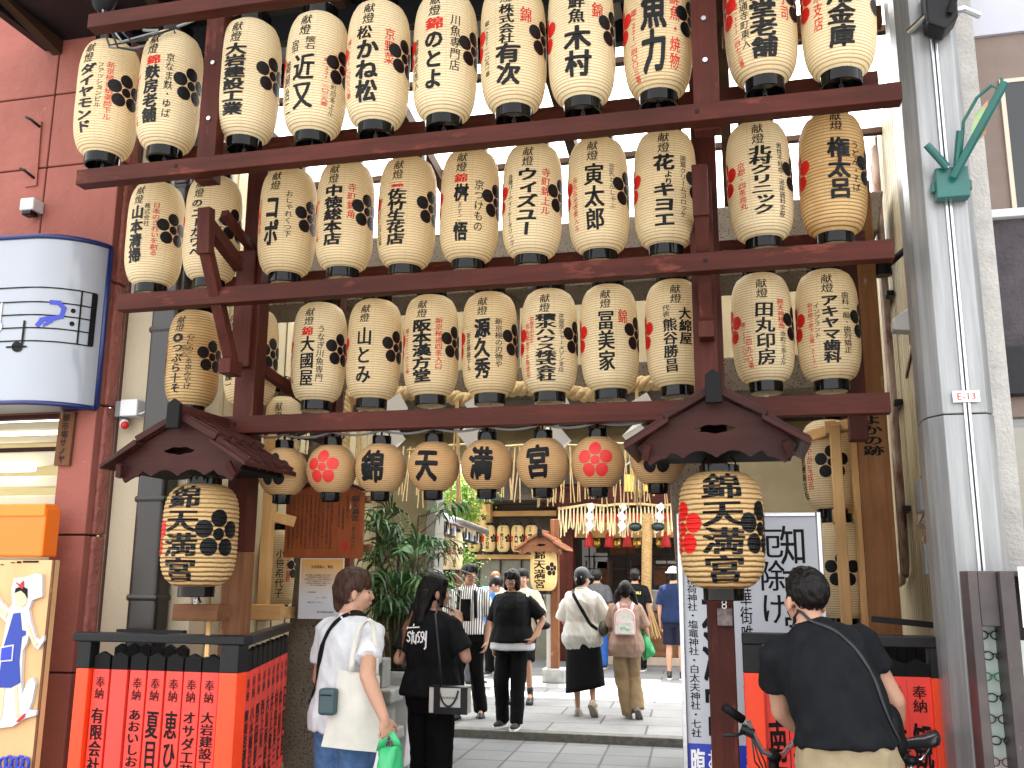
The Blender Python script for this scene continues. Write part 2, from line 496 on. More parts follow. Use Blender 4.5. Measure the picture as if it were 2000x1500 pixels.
# wooden name plate on the pillar
a, b_ = PY(137, 805, PYF), PY(128, 910, PYF)
t = thing('name_plate', 'narrow weathered wooden name plate on the pink pillar', 'sign', (a.x, PYF, b_.z))
MB().beam((a.x, PYF - .012, a.z), (b_.x - .012, PYF - .012, b_.z), .105, .022, (0, 1, 0)).build('board', M['brownz'], t, bevel=.003)
mb = MB(); fn = flat_fn((a.x - .005, PYF - .024, (a.z + b_.z) / 2), (1, 0, 0), (.03, 0, 1))
letters(mb, '錦市場サノヤ', fn, 0, .145, -.145, .05, 1); mb.build('lettering', M['ink'], t)

# curved illuminated sign with a musical staff
sgn = thing('shop_sign', 'curved white shop sign with blue frame and a musical staff', 'sign', (-4.3, 4.6, 3.0))
R0 = .62
def sign_arc(n=18):
    pts = []
    cx, cy = -3.50 - R0, 4.72          # rounded right end
    for i in range(n + 1):
        q = rad(90 - 90 * i / n * 1.0)
    return pts
SX, SYW, SYF = -3.655, 4.74, 4.40
def sgx(s):
    """plan curve of the sign: s metres from the wall end going left"""
    L = .46
    if s < L:
        q = s / L * rad(80)
        return (SX - .30 * (1 - math.cos(q)) - .06 * math.sin(q), SYW - .27 * math.sin(q))
    x0, y0 = sgx(L - 1e-6)
    return (x0 - (s - L), y0 - .05 * math.sin(min((s - L) / 1.2, 1) * math.pi / 2))
SG = [i * .04 for i in range(13)] + [.52 + i * .15 for i in range(24)]
Z0, Z1 = PY(185, 785, 4.6).z, PY(205, 470, 4.6).z
mb = MB(); vs = []; 
for s in SG:
    x, y = sgx(s); vs += [(x, y, Z0), (x, y, Z1)]
mb.add(vs, [(2 * i, 2 * i + 2, 2 * i + 3, 2 * i + 1) for i in range(len(SG) - 1)])
face = nt('sign_acrylic'); face[3].inputs['Base Color'].default_value = (.31, .335, .38, 1); face[3].inputs['Roughness'].default_value = .12
mb.build('face', face[0], sgn, smooth=True)
frm = mat('blue_enamel_frame', (.006, .014, .085, 1), (.010, .02, .11, 1), rough=.3, scale=20)
mb = MB()
for z in (Z0 - .012, Z1 + .012): mb.tube([(sgx(s)[0], sgx(s)[1] - .004, z) for s in SG], .015, 8)
mb.tube([(SX + .005, SYW, Z0 - .012), (SX + .005, SYW, Z1 + .012)], .017, 8)
mb.build('frame', frm, sgn, smooth=True)
mb = MB(); top = [(sgx(s)[0], sgx(s)[1]) for s in SG]
for z in (Z0 - .02, Z1 + .02):
    mb.add([(p[0], p[1], z) for p in top] + [(p[0], SYW, z) for p in top], [(i, i + 1, len(top) + i + 1, len(top) + i) for i in range(len(top) - 1)])
mb.build('casing', frm, sgn)
def sfn(off=.006):
    def fn(u, v, e):
        out = []
        for a, b in zip(np.atleast_1d(u), np.atleast_1d(v)):
            x, y = sgx(a); x2, y2 = sgx(a + .01)
            nx, ny = (y - y2), -(x - x2); L = math.hypot(nx, ny) or 1
            if ny > 0: nx, ny = -nx, -ny
            out.append((x + nx / L * (off + e), y + ny / L * (off + e), b))
        return out
    return fn
mb = MB(); f = sfn()
HZ = Z1 - Z0
def strip(s0, s1, z0, z1, w, mi=0, n=30):
    for i in range(n):
        a, b = s0 + (s1 - s0) * i / n, s0 + (s1 - s0) * (i + 1) / n
        za, zb = z0 + (z1 - z0) * i / n, z0 + (z1 - z0) * (i + 1) / n
        P = f([a, b, b, a], [za - w / 2, zb - w / 2, zb + w / 2, za + w / 2], 0); mb.add(P, [(0, 1, 2, 3)], mi)
stf = [Z0 + HZ * k for k in (.36, .44, .52, .60, .69)]
for z in stf: strip(.075, 3.2, z, z, .0075)
def vbar(s, z0, z1, w, mi=0): P = f([s - w / 2, s + w / 2, s + w / 2, s - w / 2], [z0, z0, z1, z1], .0004); mb.add(P, [(0, 1, 2, 3)], mi)
vbar(.085, stf[0], stf[-1], .038); vbar(.165, stf[0], stf[-1], .010)
disc_fn(mb, f, .205, (stf[1] + stf[2]) / 2, .014, .014); disc_fn(mb, f, .205, (stf[2] + stf[3]) / 2, .014, .014)
disc_fn(mb, f, .50, stf[0] - .035, .036, .030, rot=.35); vbar(.47, stf[0] - .03, stf[0] + .12, .014); strip(.44, .57, stf[0] - .035, stf[0] - .035, .010)
rest = [(.52, .60), (.46, .60), (.42, .57), (.43, .52), (.47, .505), (.52, .50), (.56, .49), (.585, .46)]
for a, b in zip(rest[:-1], rest[1:]):
    s0, z0, s1, z1 = a[0] * .8 - .08, Z0 + HZ * a[1], b[0] * .8 - .08, Z0 + HZ * b[1]
    d = Vector((s1 - s0, z1 - z0)).normalized() * .013; p = (-d[1], d[0])
    mb.add(f([s0 + p[0], s1 + p[0] + d[0], s1 - p[0] + d[0], s0 - p[0]], [z0 + p[1], z1 + p[1] + d[1], z1 - p[1] + d[1], z0 - p[1]], .0006), [(0, 1, 2, 3)], 1)
strip(.308, .36, Z0 + HZ * .49, Z0 + HZ * .455, .022, 1, 3)
disc_fn(mb, f, .66, Z0 + HZ * .45, .05, .04, 2); vbar(.63, Z0 + HZ * .45, Z0 + HZ * .60, .012, 2)
mb.build('notation', [M['ink'], M['blue'], M['white']], sgn)

# orange banner box and cut-out board in the shop front
a, b_ = PY(0, 990, 4.55), PY(94, 1088, 4.55)
t = thing('banner_box', 'glossy orange plastic banner box above the wooden cut-out board', 'banner', (a.x, 4.55, b_.z))
mb = MB(); mb.box(a.x - 1.2, b_.x, 4.5, 4.62, b_.z, a.z - .01); mb.build('box', mat('orange_plastic', (.88, .17, .004, 1), rough=.25), t, bevel=.01)
mb = MB(); mb.box(a.x - 1.2, b_.x - .004, 4.492, 4.6, a.z - .06, a.z + .012); mb.build('hem', mat('orange_plastic_hem', (.92, .20, .006, 1), rough=.2), t, bevel=.008)
a, b_ = PY(108, 1094, 4.45), PY(70, 1500, 4.45)
BX = a.x
bt = thing('display_board', 'tan wooden board carrying a painted cut-out of a girl in a blue apron', 'sign', (BX - .5, 4.45, 0))
MB().box(BX - 1.3, BX, 4.45, 4.49, .25, a.z).build('board', mat('tan_plywood', (.60, .34, .15, 1), (.68, .41, .20, 1), rough=.6, scale=5, stretch=(1, 1, .2)), bt, bevel=.004)
MB().box(BX - .012, BX + .002, 4.442, 4.449, .25, a.z).build('edge_trim', M['brownz'], bt)
def bp(x, y): q = PY(x, y, 4.45); return (q.x, q.z)
def cut(poly, th, y, name, m, par): return MB().prism([bp(*p) for p in poly], (0, y, 0), (1, 0, 0), (0, 0, 1), (0, -th, 0)).build(name, m, par)
cut([(28, 1150), (33, 1130), (60, 1126), (75, 1120), (88, 1122), (88, 1165), (68, 1172), (62, 1190), (66, 1215), (75, 1245), (84, 1248), (92, 1240), (92, 1250), (80, 1268), (72, 1262), (62, 1240), (58, 1256), (50, 1270), (47, 1330), (49, 1355), (60, 1328), (70, 1322), (75, 1335), (68, 1370), (62, 1385), (77, 1386), (76, 1396), (55, 1402), (30, 1418), (-20, 1424), (-20, 1300), (5, 1290), (18, 1215), (-2, 1195), (-25, 1150), (-8, 1148), (8, 1175), (22, 1190), (30, 1180)], .02, 4.448, 'cutout', M['white'], bt)
skinp = mat('painted_skin', (.78, .50, .30, 1), rough=.5)
cut([(35, 1160), (40, 1153), (55, 1152), (60, 1160), (58, 1178), (50, 1186), (38, 1182)], .004, 4.427, 'painted_face', skinp, bt)
cut([(36, 1158), (38, 1149), (50, 1145), (60, 1150), (60, 1168), (56, 1160), (48, 1153)], .005, 4.426, 'painted_hair', M['ink'], bt)
cut([(38, 1137), (46, 1142), (53, 1134), (53, 1150), (48, 1148)], .006, 4.425, 'painted_ribbon', M['redink'], bt)
cut([(33, 1198), (46, 1196), (49, 1230), (57, 1232), (56, 1240), (49, 1243), (44, 1290), (46, 1332), (28, 1342), (2, 1342), (14, 1262), (24, 1230)], .004, 4.427, 'painted_apron', mat('apron_blue', (.010, .035, .30, 1), rough=.5), bt)
cut([(10, 1262), (35, 1258), (32, 1290), (8, 1292)], .003, 4.4225, 'painted_pocket', M['white'], bt)
cut([(12, 1265), (32, 1261), (30, 1287), (10, 1289)], .003, 4.419, 'pocket_blue', M['blue'], bt)
cut([(-12, 1160), (0, 1175), (22, 1197), (18, 1206), (-2, 1190), (-18, 1165)], .004, 4.427, 'painted_arm', skinp, bt)
cut([(58, 1222), (63, 1220), (74, 1250), (80, 1256), (76, 1262), (68, 1250)], .004, 4.427, 'painted_arm', skinp, bt)
cut([(8, 1342), (16, 1342), (10, 1400), (2, 1410)], .003, 4.4275, 'painted_leg', skinp, bt)
cut([(34, 1340), (40, 1338), (44, 1398), (38, 1400)], .003, 4.4275, 'painted_leg', skinp, bt)
cut([(38, 1408), (52, 1394), (57, 1392), (54, 1400), (44, 1409)], .004, 4.427, 'painted_shoe', M['redink'], bt)
mb = MB(); f2 = flat_fn((0, 4.45, 0), (1, 0, 0), (0, 0, 1), .004)
for (x0, y0, x1, y1) in [(2, 1102, 8, 1104), (22, 1098, 30, 1100), (34, 1096, 42, 1100), (46, 1095, 76, 1099)]:
    (u0, v0), (u1, v1) = bp(x0, y0), bp(x1, y1); mb.add(f2(np.array([u0, u1, u1, u0]), np.array([v1, v1, v0, v0]), 0), [(0, 1, 2, 3)])
mb.build('lettering', M['ink'], bt)
mb = MB()
for k in range(5):
    c = PY(6 + 11 * k, 1492 - 3 * (k % 2), 4.43); mb.tube([c + Vector((.02 * math.cos(q), 0, .03 * math.sin(q))) for q in np.linspace(0, 6.28, 12)], .008, 6, closed=True)
mb.build('raised_script', M['blue'], bt, smooth=True)

# ================================================================ cream wall, drainpipe, alarm box
t = thing('wall', 'cream rendered wall behind the dark drainpipe, next to the pink corner', 'wall', (-3.4, 5.0, 0))
MB().box(PXC - .05, -3.06, 4.93, 5.09, 0, 6).build('render', M['cream'], t, bevel=.01)
MB().box(PXC + .013, PXC + .022, 4.915, 4.929, 0, 6).build('sealant', joint, t)
t = thing('drainpipe', 'dark brown square drainpipe on the cream wall', 'drainpipe', (-3.28, 4.85, 0))
pm = mat('brown_downpipe', (.011, .0085, .0075, 1), (.017, .013, .011, 1), rough=.3, scale=3)
MB().box(-3.37, -3.185, 4.78, 4.925, 0, 5.6).build('pipe', pm, t, bevel=.03, seg=4)
for z in (1.45, 2.0, 3.0, 3.9): MB().box(-3.377, -3.178, 4.773, 4.9285, z, z + .045).build('joint_collar', pm, t, bevel=.02)
for z in (1.62, 2.7): MB().box(-3.18, -3.11, 4.88, 4.928, z, z + .015).build('clip', M['steel'], t)
q = PY(258, 798, 4.87)
t = thing('alarm_box', 'white alarm box with a red tipped lamp on the cream wall', 'alarm', q)
MB().box(q.x - .055, q.x + .06, 4.83, 4.928, q.z - .05, q.z + .05).build('housing', M['white'], t, bevel=.006)
MB().box(q.x - .10, q.x - .056, 4.845, 4.928, q.z - .05, q.z + .045).build('side_box', mat('grey_box', (.16, .165, .17, 1), rough=.5), t, bevel=.005)
q2 = PY(243, 830, 4.85)
MB().tube([q2 + Vector((-.04, .05, .03)), q2 + Vector((0, 0, 0))], .026, 12).build('lamp_base', M['white'], t, smooth=True)
MB().ell(q2 + Vector((.006, -.004, -.002)), (.024, .024, .024)).build('red_lens', M['redink'], t, smooth=True)
MB().tube([q + Vector((.06, -.02, -.04)), q + Vector((.1, -.02, -.03)), q + Vector((.12, 0, .04)), q + Vector((.115, .03, .12))], .006, 6).build('cable', M['white'], t, smooth=True)

# ================================================================ passage walls
t = thing('wall', 'olive plaster wall with the wide opening into the shrine courtyard behind the potted palm', 'wall', (-1.5, 9.2, 0))
mb = MB(); mb.box(-4.4, -3.03, 9.2, 9.4, 0, 4.7); mb.box(-3.03, -.35, 9.2, 9.4, 2.74, 4.7); mb.box(-.35, 1.3, 9.2, 9.4, 0, 4.7)
mb.build('plaster', M['plaster'], t)
mb = MB(); mb.box(-4.4, 1.3, 9.02, 9.19, 3.05, 3.22); mb.build('beam', M['darkx'], t, bevel=.01)
mb = MB(); mb.box(-3.09, -2.99, 9.13, 9.42, 0, 2.74); mb.build('jamb_post', mat('grey_post', (.25, .235, .21, 1), (.2, .19, .17, 1), rough=.8, bump=.3), t, bevel=.008)
t = thing('wall', 'dim ribbed cream wall along the left of the passage behind the lantern rack', 'wall', (-3.75, 7, 0))
mb = MB()
for k in range(34): mb.box(-3.75, -3.66 + .012 * (k % 2), 5.33 + k * .115, 5.33 + (k + 1) * .115, 0, 4.7)
mb.build('siding', mat('cream_siding', (.40, .33, .20, 1), (.46, .38, .24, 1), rough=.6, scale=2, stretch=(1, 1, .3)), t)

sidingm, n_, l_, b_ = nt('streaked_olive_siding')
v_ = texco(n_, l_, (1, 14, .25)); c_ = ramp(n_, l_, ntex(n_, l_, v_, 3, 6, .65), [(.35, (.20, .155, .08, 1)), (.5, (.34, .28, .17, 1)), (.68, (.42, .36, .24, 1))]).outputs[0]
v2_ = ntex(n_, l_, texco(n_, l_, (1, 2, .15)), 2, 4); c_ = mix(n_, l_, ramp(n_, l_, v2_, [(.55, 0), (.7, .6)]).outputs[0], c_, (.09, .08, .055, 1))
l_.new(c_, b_.inputs['Base Color']); b_.inputs['Roughness'].default_value = .55
RWA, RWB = Vector((.97, 4.65, 0)), Vector((1.25, 9.19, 0))
rd = (RWB - RWA).normalized(); rn = Vector((-rd.y, rd.x, 0))
t = thing('wall', 'olive stained metal clad wall on the right of the passage behind the conduits', 'wall', RWA)
mb = MB()
for k in range(40):
    a = RWA + rd * (.119 * k); b2 = RWA + rd * (.119 * k + .103)
    mb.beam(a + Vector((0, 0, 2.4)), b2 + Vector((0, 0, 2.4)), .045, 4.8); 
mb.beam(RWA + Vector((.03, 0, 2.4)), RWB + Vector((.03, 0, 2.4)), .05, 4.8)
mb.build('siding', sidingm, t, bevel=.008)
def RW(s, z, off=0): return RWA + rd * s + rn * (.0225 + off) + Vector((0, 0, z))
mb = MB()
for s, z, w in ((.9, 2.95, .03), (1.1, 2.2, .03)):
    mb.beam(RW(0.2, z + .15, .005), RW(1.6, z - .1, .005), .012, w)
mb.build('seam', joint, t)
rust = mat('rusty_conduit', (.34, .25, .2, 1), (.14, .055, .03, 1), rough=.6, scale=9, stretch=(1, 1, .4), lo=.45, hi=.62, bump=.2)
t = thing('conduit', 'pair of rusty grey conduits running down the olive wall', 'pipe', RW(2.2, 0, .05))
for k, s in enumerate((2.25, 2.05)):
    zb = 1.62 + .05 * k
    MB().tube([RW(s, 5, .05), RW(s, zb + .12, .05), RW(s + .03, zb + .02, .05), RW(s + .13, zb - .04, .05), RW(s + .5, zb - .06, .05)], .026 if k else .02, 10).build('pipe', rust, t, smooth=True)
for z in (2.05, 2.75, 3.5): MB().beam(RW(1.93, z, .03), RW(2.4, z, .03), .05, .035).build('clamp', M['blackmetal'], t, bevel=.005)
q = RW(.42, 2.93, .05)
t = thing('security_camera', 'white security camera housing sticking out of the olive wall', 'camera', q)
MB().prism([(0, 0), (-.16, -.1), (-.16, -.16), (-.06, -.17), (0, -.16)], q + Vector((.03, -.06, .08)), (1, 0, 0), (0, 0, 1), (0, .1, 0)).build('housing', M['white'], t, bevel=.008)
MB().beam(q + Vector((.05, -.01, -.11)), q + Vector((.05, -.01, .1)), .03, .14, (0, 1, 0)).build('bracket', M['blackmetal'], t)
MB().tube([q + Vector((-.02, 0, -.1)), q + Vector((-.02, 0, -.15))], .03, 10).build('lens', M['black'], t)
q = RW(.75, 1.97, .04)
t = thing('meter_box', 'grey electric box with wires above a smaller hatch on the olive wall', 'box', q)
gm = mat('grey_enamel', (.18, .19, .2, 1), (.24, .25, .26, 1), rough=.45)
MB().beam(q + Vector((0, -.12, .06)), q + Vector((.01, .12, .06)), .1, .17).build('box', gm, t, bevel=.008)
MB().tube([q + Vector((-.02, 0, -.02)), q + Vector((-.05, .03, -.08)), q + Vector((0, .03, -.12)), q + Vector((-.04, -.02, -.17)), q + Vector((0, 0, -.22))], .012, 6).build('wire', rust, t, smooth=True)
MB().beam(q + Vector((0, -.08, -.27)), q + Vector((.01, .09, -.27)), .09, .16).build('hatch', gm, t, bevel=.008)
q = RW(.95, 3.42, .1)
t = thing('pipe_stub', 'short black pipe stub sticking out of the olive wall', 'pipe', q)
MB().tube([q + Vector((.16, -.1, .1)), q + Vector((-.05, .03, -.05))], .02, 8).build('pipe', M['blackmetal'], t); MB().tube([q + Vector((-.05, .03, -.09)), q + Vector((-.05, .03, .0))], .05, 10).build('flange', M['blackmetal'], t)

# ================================================================ aluminium arcade column on the right
alu, n_, l_, b_ = nt('brushed_aluminium_panel')
v_ = texco(n_, l_, (6, 6, .3)); g_ = ntex(n_, l_, v_, 6, 5)
c_ = ramp(n_, l_, g_, [(.35, (.21, .215, .22, 1)), (.65, (.30, .305, .31, 1))]).outputs[0]
l_.new(c_, b_.inputs['Base Color']); b_.inputs['Metallic'].default_value = .3; b_.inputs['Roughness'].default_value = .32
t = thing('arcade_column', 'faceted aluminium arcade column with E-13 plate', 'column', (.93, 4.35, 0))
def col_ring(sc=1.0): return [(.80, 4.62), (.785, 4.42), (.795, 4.34), (.845, 4.26), (1.015, 4.26), (1.048, 4.30), (1.058, 4.62)]
CR = col_ring()
MB().prism(CR, (0, 0, 0), (1, 0, 0), (0, 1, 0), (0, 0, 2.28)).build('lower_panel', alu, t, bevel=.004)
MB().prism([(x * .998 + .0015, y + .002) for x, y in CR], (0, 0, 2.285), (1, 0, 0), (0, 1, 0), (0, 0, 4.2)).build('upper_panel', alu, t, bevel=.004)
mb = MB(); mb.box(.922, .952, 4.248, 4.259, 0, 6.4); mb.build('seam_strip', M['steel'], t, bevel=.004)
mb = MB(); mb.box(.934, .940, 4.245, 4.2475, 0, 6.4); mb.build('seam_gap', M['blackmetal'], t)
q = PY(1886, 775, 4.25)
MB().box(q.x - .052, q.x + .052, 4.236, 4.246, q.z - .024, q.z + .024).build('plate', M['paperwhite'], t)
mb = MB(); latin(mb, 'E-13', flat_fn((q.x, 4.236, q.z), (1, 0, 0), (0, 0, 1), .002), 0, 0, .042, bold=1); mb.build('lettering', M['redink'], t)
grn = mat('green_enamel', (.006, .085, .075, 1), (.008, .11, .095, 1), rough=.3)
q = PY(1857, 360, 4.22)
t = thing('pole_bracket', 'green metal flag holder with angled arms strapped to the aluminium column', 'bracket', q)
MB().box(q.x - .065, q.x + .07, 4.19, 4.255, q.z - .07, q.z + .07).build('box', grn, t, bevel=.006)
a = q + Vector((0, -.05, .06))
MB().beam(a + Vector((.0, 0, -.05)), a + Vector((.20, -.16, .29)), .024, .03).build('arm', grn, t, bevel=.004)
MB().tube([a + Vector((-.02, 0, 0)), a + Vector((-.10, -.03, .1))], .017, 10).build('socket', grn, t)
MB().tube([a + Vector((.02, 0, 0)), a + Vector((.035, -.05, .14))], .017, 10).build('socket', grn, t)
MB().tube([a + Vector((.04, 0, .05)), a + Vector((.05, -.05, .18)), a + Vector((.10, -.1, .26)), a + Vector((.15, -.14, .29)), a + Vector((.18, -.15, .26)), a + Vector((.19, -.155, .31))], .007, 8).build('hook', grn, t, smooth=True)
mb = MB(); mb.prism([(0, 0), (.07, .05), (.09, .2), (.04, .15)], a + Vector((.06, -.03, .06)), (1, -.5, 0), (0, 0, 1), (0, .004, 0)); mb.build('sticker', mat('rainbow_sticker', (.75, .25, .2, 1), (.2, .6, .25, 1), rough=.3, scale=9), t)
MB().box(q.x - .08, q.x + .085, 4.215, 4.245, q.z - .03, q.z + .015).build('strap_plate', grn, t, bevel=.004)
q = PY(1838, 35, 4.2)
t = thing('banner_bracket', 'black hexagonal banner bracket near the top of the aluminium column', 'bracket', q)
MB().prism([(-.07, .14), (.06, .14), (.06, -.03), (0, -.09), (-.07, -.05)], q + Vector((0, -.06, 0)), (1, 0, 0), (0, 0, 1), (0, .11, 0)).build('plate', M['blackmetal'], t, bevel=.008)
MB().tube([q + Vector((.02, -.07, -.02)), q + Vector((.15, -.25, .3))], .015, 8).build('rod', M['blackmetal'], t)
MB().tube([q + Vector((-.13, .06, -.02)), q + Vector((-.06, -.0, .02)), q + Vector((.1, -.0, .03)), q + Vector((.17, .05, .02))], .016, 8).build('strap', M['steel'], t)

# ================================================================ building on the right edge
t = thing('building', 'dark stuccoed shop building with a brown framed window at the right edge', 'building', (2.6, 5, 0))
MB().box(1.066, 1.15, 4.42, 4.9, 0, 7).build('mortar_strip', mat('pale_mortar', (.46, .445, .42, 1), (.36, .345, .33, 1), rough=.95, scale=9, bump=1.0, bscale=55), t)
zw = PY(1935, 415, 4.6).z
stucco = mat('purple_grey_stucco', (.050, .042, .050, 1), (.075, .064, .072, 1), rough=.9, scale=8, bump=1, bscale=45)
MB().box(1.152, 5, 4.6, 4.9, 2.62, zw - .04).build('stucco', stucco, t)
MB().box(1.152, 5, 4.56, 4.9, zw - .04, zw).build('sill', M['white'], t, bevel=.005)
brn = mat('brown_window_panel', (.15, .105, .085, 1), (.18, .13, .105, 1), rough=.5)
MB().box(1.152, 5, 4.66, 4.9, zw, 4.22).build('window_panel', brn, t)
wf = MB(); x0 = 1.30
wf.box(x0, x0 + .02, 4.645, 4.66, zw + .01, 3.98); wf.box(x0 + .02, 3, 4.645, 4.66, 3.96, 3.98)
wf.build('window', mat('beige_frame', (.55, .45, .36, 1), rough=.4), t)
gl = nt('dark_window_glass'); gl[3].inputs['Base Color'].default_value = (.02, .022, .025, 1); gl[3].inputs['Roughness'].default_value = .06
MB().box(x0 + .02, 3, 4.65, 4.659, zw + .01, 3.96).build('pane', gl[0], t)
MB().box(1.152, 5, 4.64, 4.9, 4.221, 7).build('upper_wall', mat('lavender_panel', (.40, .41, .47, 1), (.46, .47, .53, 1), rough=.5, scale=1), t)
MB().box(1.152, 5, 4.5, 4.9, 2.40, 2.62).build('fascia', M['blackmetal'], t, bevel=.006)
MB().box(1.152, 5, 4.56, 4.9, 2.31, 2.399).build('window_head', brn, t)
MB().box(1.152, 5, 5.6, 5.7, 0, 2.6).build('shop_back', mat('warm_shop_wall', (.55, .40, .22, 1), (.45, .33, .2, 1), rough=.8), t)
sg = nt('shop_glass'); sg[3].inputs['Base Color'].default_value = (.8, .85, .85, 1); sg[3].inputs['Roughness'].default_value = .02; sg[3].inputs['Transmission Weight'].default_value = .9
MB().box(1.152, 5, 4.60, 4.606, 1.3, 2.31).build('shop_window', sg[0], t)
# standing display cabinet with spectacles
cx0, cx1 = PY(1872, 1115, 3.9).x + .03, PY(1957, 1110, 3.9).x + .03
t = thing('display_cabinet', 'dark wooden spectacle display cabinet with notices on top, beside the column', 'cabinet', (cx0, 3.9, 0))
cab = mat('dark_scratched_wood', (.035, .026, .026, 1), (.06, .045, .045, 1), rough=.45, scale=6, speck=(60, (.22, .13, .09, 1), .72))
ZT = PY(1872, 1115, 3.9).z
mb = MB(); W_ = cx1 - cx0
mb.box(cx0, cx0 + .035, 3.9, 4.04, 0, ZT); mb.box(cx1 - .05, cx1, 3.86, 4.04, 0, ZT); mb.box(cx0 + .035, cx1 - .05, 3.9, 4.04, ZT - .2, ZT)
mb.box(cx1, cx1 + .9, 3.87, 4.2, ZT - .02, ZT); mb.box(cx1, cx1 + .9, 4.16, 4.2, 0, ZT - .02)
mb.build('carcass', cab, t, bevel=.004)
MB().box(cx0 + .036, cx1 - .051, 4.0, 4.01, 0, ZT - .2).build('backboard', mat('mirror_green', (.50, .58, .54, 1), (.42, .5, .47, 1), rough=.12, scale=3), t)
MB().box(cx1 + .002, cx1 + .9, 3.95, 3.96, 0, ZT - .25).build('side_backboard', mat('pale_green_back', (.62, .68, .62, 1), (.55, .62, .56, 1), rough=.2, scale=3), t)
MB().box(cx1 + .012, cx1 + .6, 3.855, 3.86, ZT - .20, ZT + .015).build('notice', M['paperwhite'], t)
mb = MB(); fn = flat_fn((cx1 + .08, 3.855, ZT - .08), (1, 0, 0), (0, 0, 1), .002)
for k in range(3): letters(mb, 'めがね修理', fn, -.03 + .05 * k, .06, -.09, .022)
mb.build('notice_lettering', M['ink'], t)
def specs(x, y, z, s, par, col):
    mb = MB()
    for sx in (-1, 1): mb.tube([(x + sx * .030 * s + .024 * s * math.cos(q), y, z + .020 * s * math.sin(q)) for q in np.linspace(0, 2 * math.pi, 14, endpoint=False)], .0026, 6, closed=True)
    mb.tube([(x - .008 * s, y, z + .004), (x, y - .004, z + .008), (x + .008 * s, y, z + .004)], .0024, 5)
    for sx in (-1, 1): mb.tube([(x + sx * .054 * s, y, z + .008), (x + sx * .058 * s, y + .03, z), (x + sx * .05 * s - .03, y + .04, z - .03)], .0026, 5)
    o = mb.build('spectacles', col, None, smooth=True); return o
cols = [M['blackmetal'], mat('tortoise_frame', (.05, .02, .012, 1), rough=.3), mat('red_frame', (.25, .02, .03, 1), rough=.3), mat('green_frame', (.05, .2, .08, 1), rough=.3)]
cn = ['black', 'brown', 'red', 'green']
k = 0
for i in range(7):
    z = ZT - .235 - .075 * i
    c = (0, 0, 3, 0, 1, 0, 2)[i]
    tag(specs((cx0 + cx1) / 2 + .0 + .012 * (i % 2), 3.985, z, .75, None, cols[c]), ['topmost', 'second', 'third', 'fourth', 'fifth', 'sixth', 'seventh'][i] + ' spectacles down the narrow front column of the cabinet, ' + cn[c] + ' framed', 'glasses', 'spectacles in the cabinet')
for i in range(5):
    z = ZT - .29 - .08 * i
    c = (2, 0, 0, 2, 1)[i]
    tag(specs(cx1 + .095, 3.94, z, .8, None, cols[c]), ['topmost', 'second', 'third', 'fourth', 'fifth'][i] + ' spectacles on the pale side board under the notice, ' + cn[c] + ' framed', 'glasses', 'spectacles in the cabinet')
# ================================================================ translucent canopy over the passage
for ax in 'xy': M['raf' + ax] = wood('old_rafter_wood_' + ax, (.035, .018, .010, 1), (.07, .038, .024, 1), ax, rough=.7)
poly_, n_, l_, b_ = nt('milky_corrugated_plastic')
b_.inputs['Base Color'].default_value = (.80, .82, .84, 1); b_.inputs['Roughness'].default_value = .45
tr_ = n_.new('ShaderNodeBsdfTranslucent'); tr_.inputs[0].default_value = (.85, .88, .90, 1)
mx_ = n_.new('ShaderNodeMixShader'); mx_.inputs[0].default_value = .62
l_.new(b_.outputs[0], mx_.inputs[1]); l_.new(tr_.outputs[0], mx_.inputs[2]); l_.new(mx_.outputs[0], n_['Material Output'].inputs[0])
t = thing('canopy_roof', 'milky corrugated plastic canopy on brown rafters above the lantern frame', 'canopy', (-1.3, 8, 4.6))
def cz(y): return 5.12 - .155 * (min(y, 8.6) - 4.15) - .012 * max(y - 8.6, 0)
mb = MB()
x0, x1, step = -4.4, 1.24, .038
nx = int((x1 - x0) / step)
vs, fs = [], []
for j, y in enumerate((5.0, 6.4, 8.6, 13.9)):  # stretch behind the torii is unseen, lengthened to shade the near courtyard
    for i in range(nx + 1):
        vs.append((x0 + i * step, y, cz(y) + .009 * math.cos(i * math.pi)))
for j in range(3):
    for i in range(nx):
        a = j * (nx + 1) + i; fs.append((a, a + 1, a + nx + 2, a + nx + 1))
mb.add(vs, fs); mb.build('sheet', poly_, t, smooth=True)
for k, x in enumerate((-4.2, -3.3, -2.2, -1.1, .0, .72, 1.16)): MB().beam((x, 4.25, cz(4.25) - .075), (x, 8.6, cz(8.6) - .075), .07, .10).build('rafter', M['rafy'], t, bevel=.004)
for y in (5.55, 6.6, 7.7, 8.8): MB().box(-4.4, 1.24, y, y + .05, cz(y) - .066, cz(y) - .020).build('purlin', M['rafx'], t, bevel=.004)
t = thing('eave_roof', 'black boarded eave above and behind the top row of lanterns', 'roof', (-1.9, 5.3, 4.9))
mb = MB()
mb.box(-4.3, 1.2, 3.3, 5.3, 5.00, 5.04)
for k in range(9): mb.box(-4.3 + .62 * k, -4.24 + .62 * k, 3.3, 5.3, 4.94, 4.999)
mb.box(-4.3, -.02, 5.25, 5.31, 4.80, 4.999); mb.box(-3.2, -.02, 4.70, 4.76, 4.74, 4.93)
mb.build('board', M['blackmetal'], t, bevel=.006)
MB().box(-.0, .9, 5.26, 5.34, 4.72, 4.84).build('wood_board', M['brownx'], t, bevel=.006)

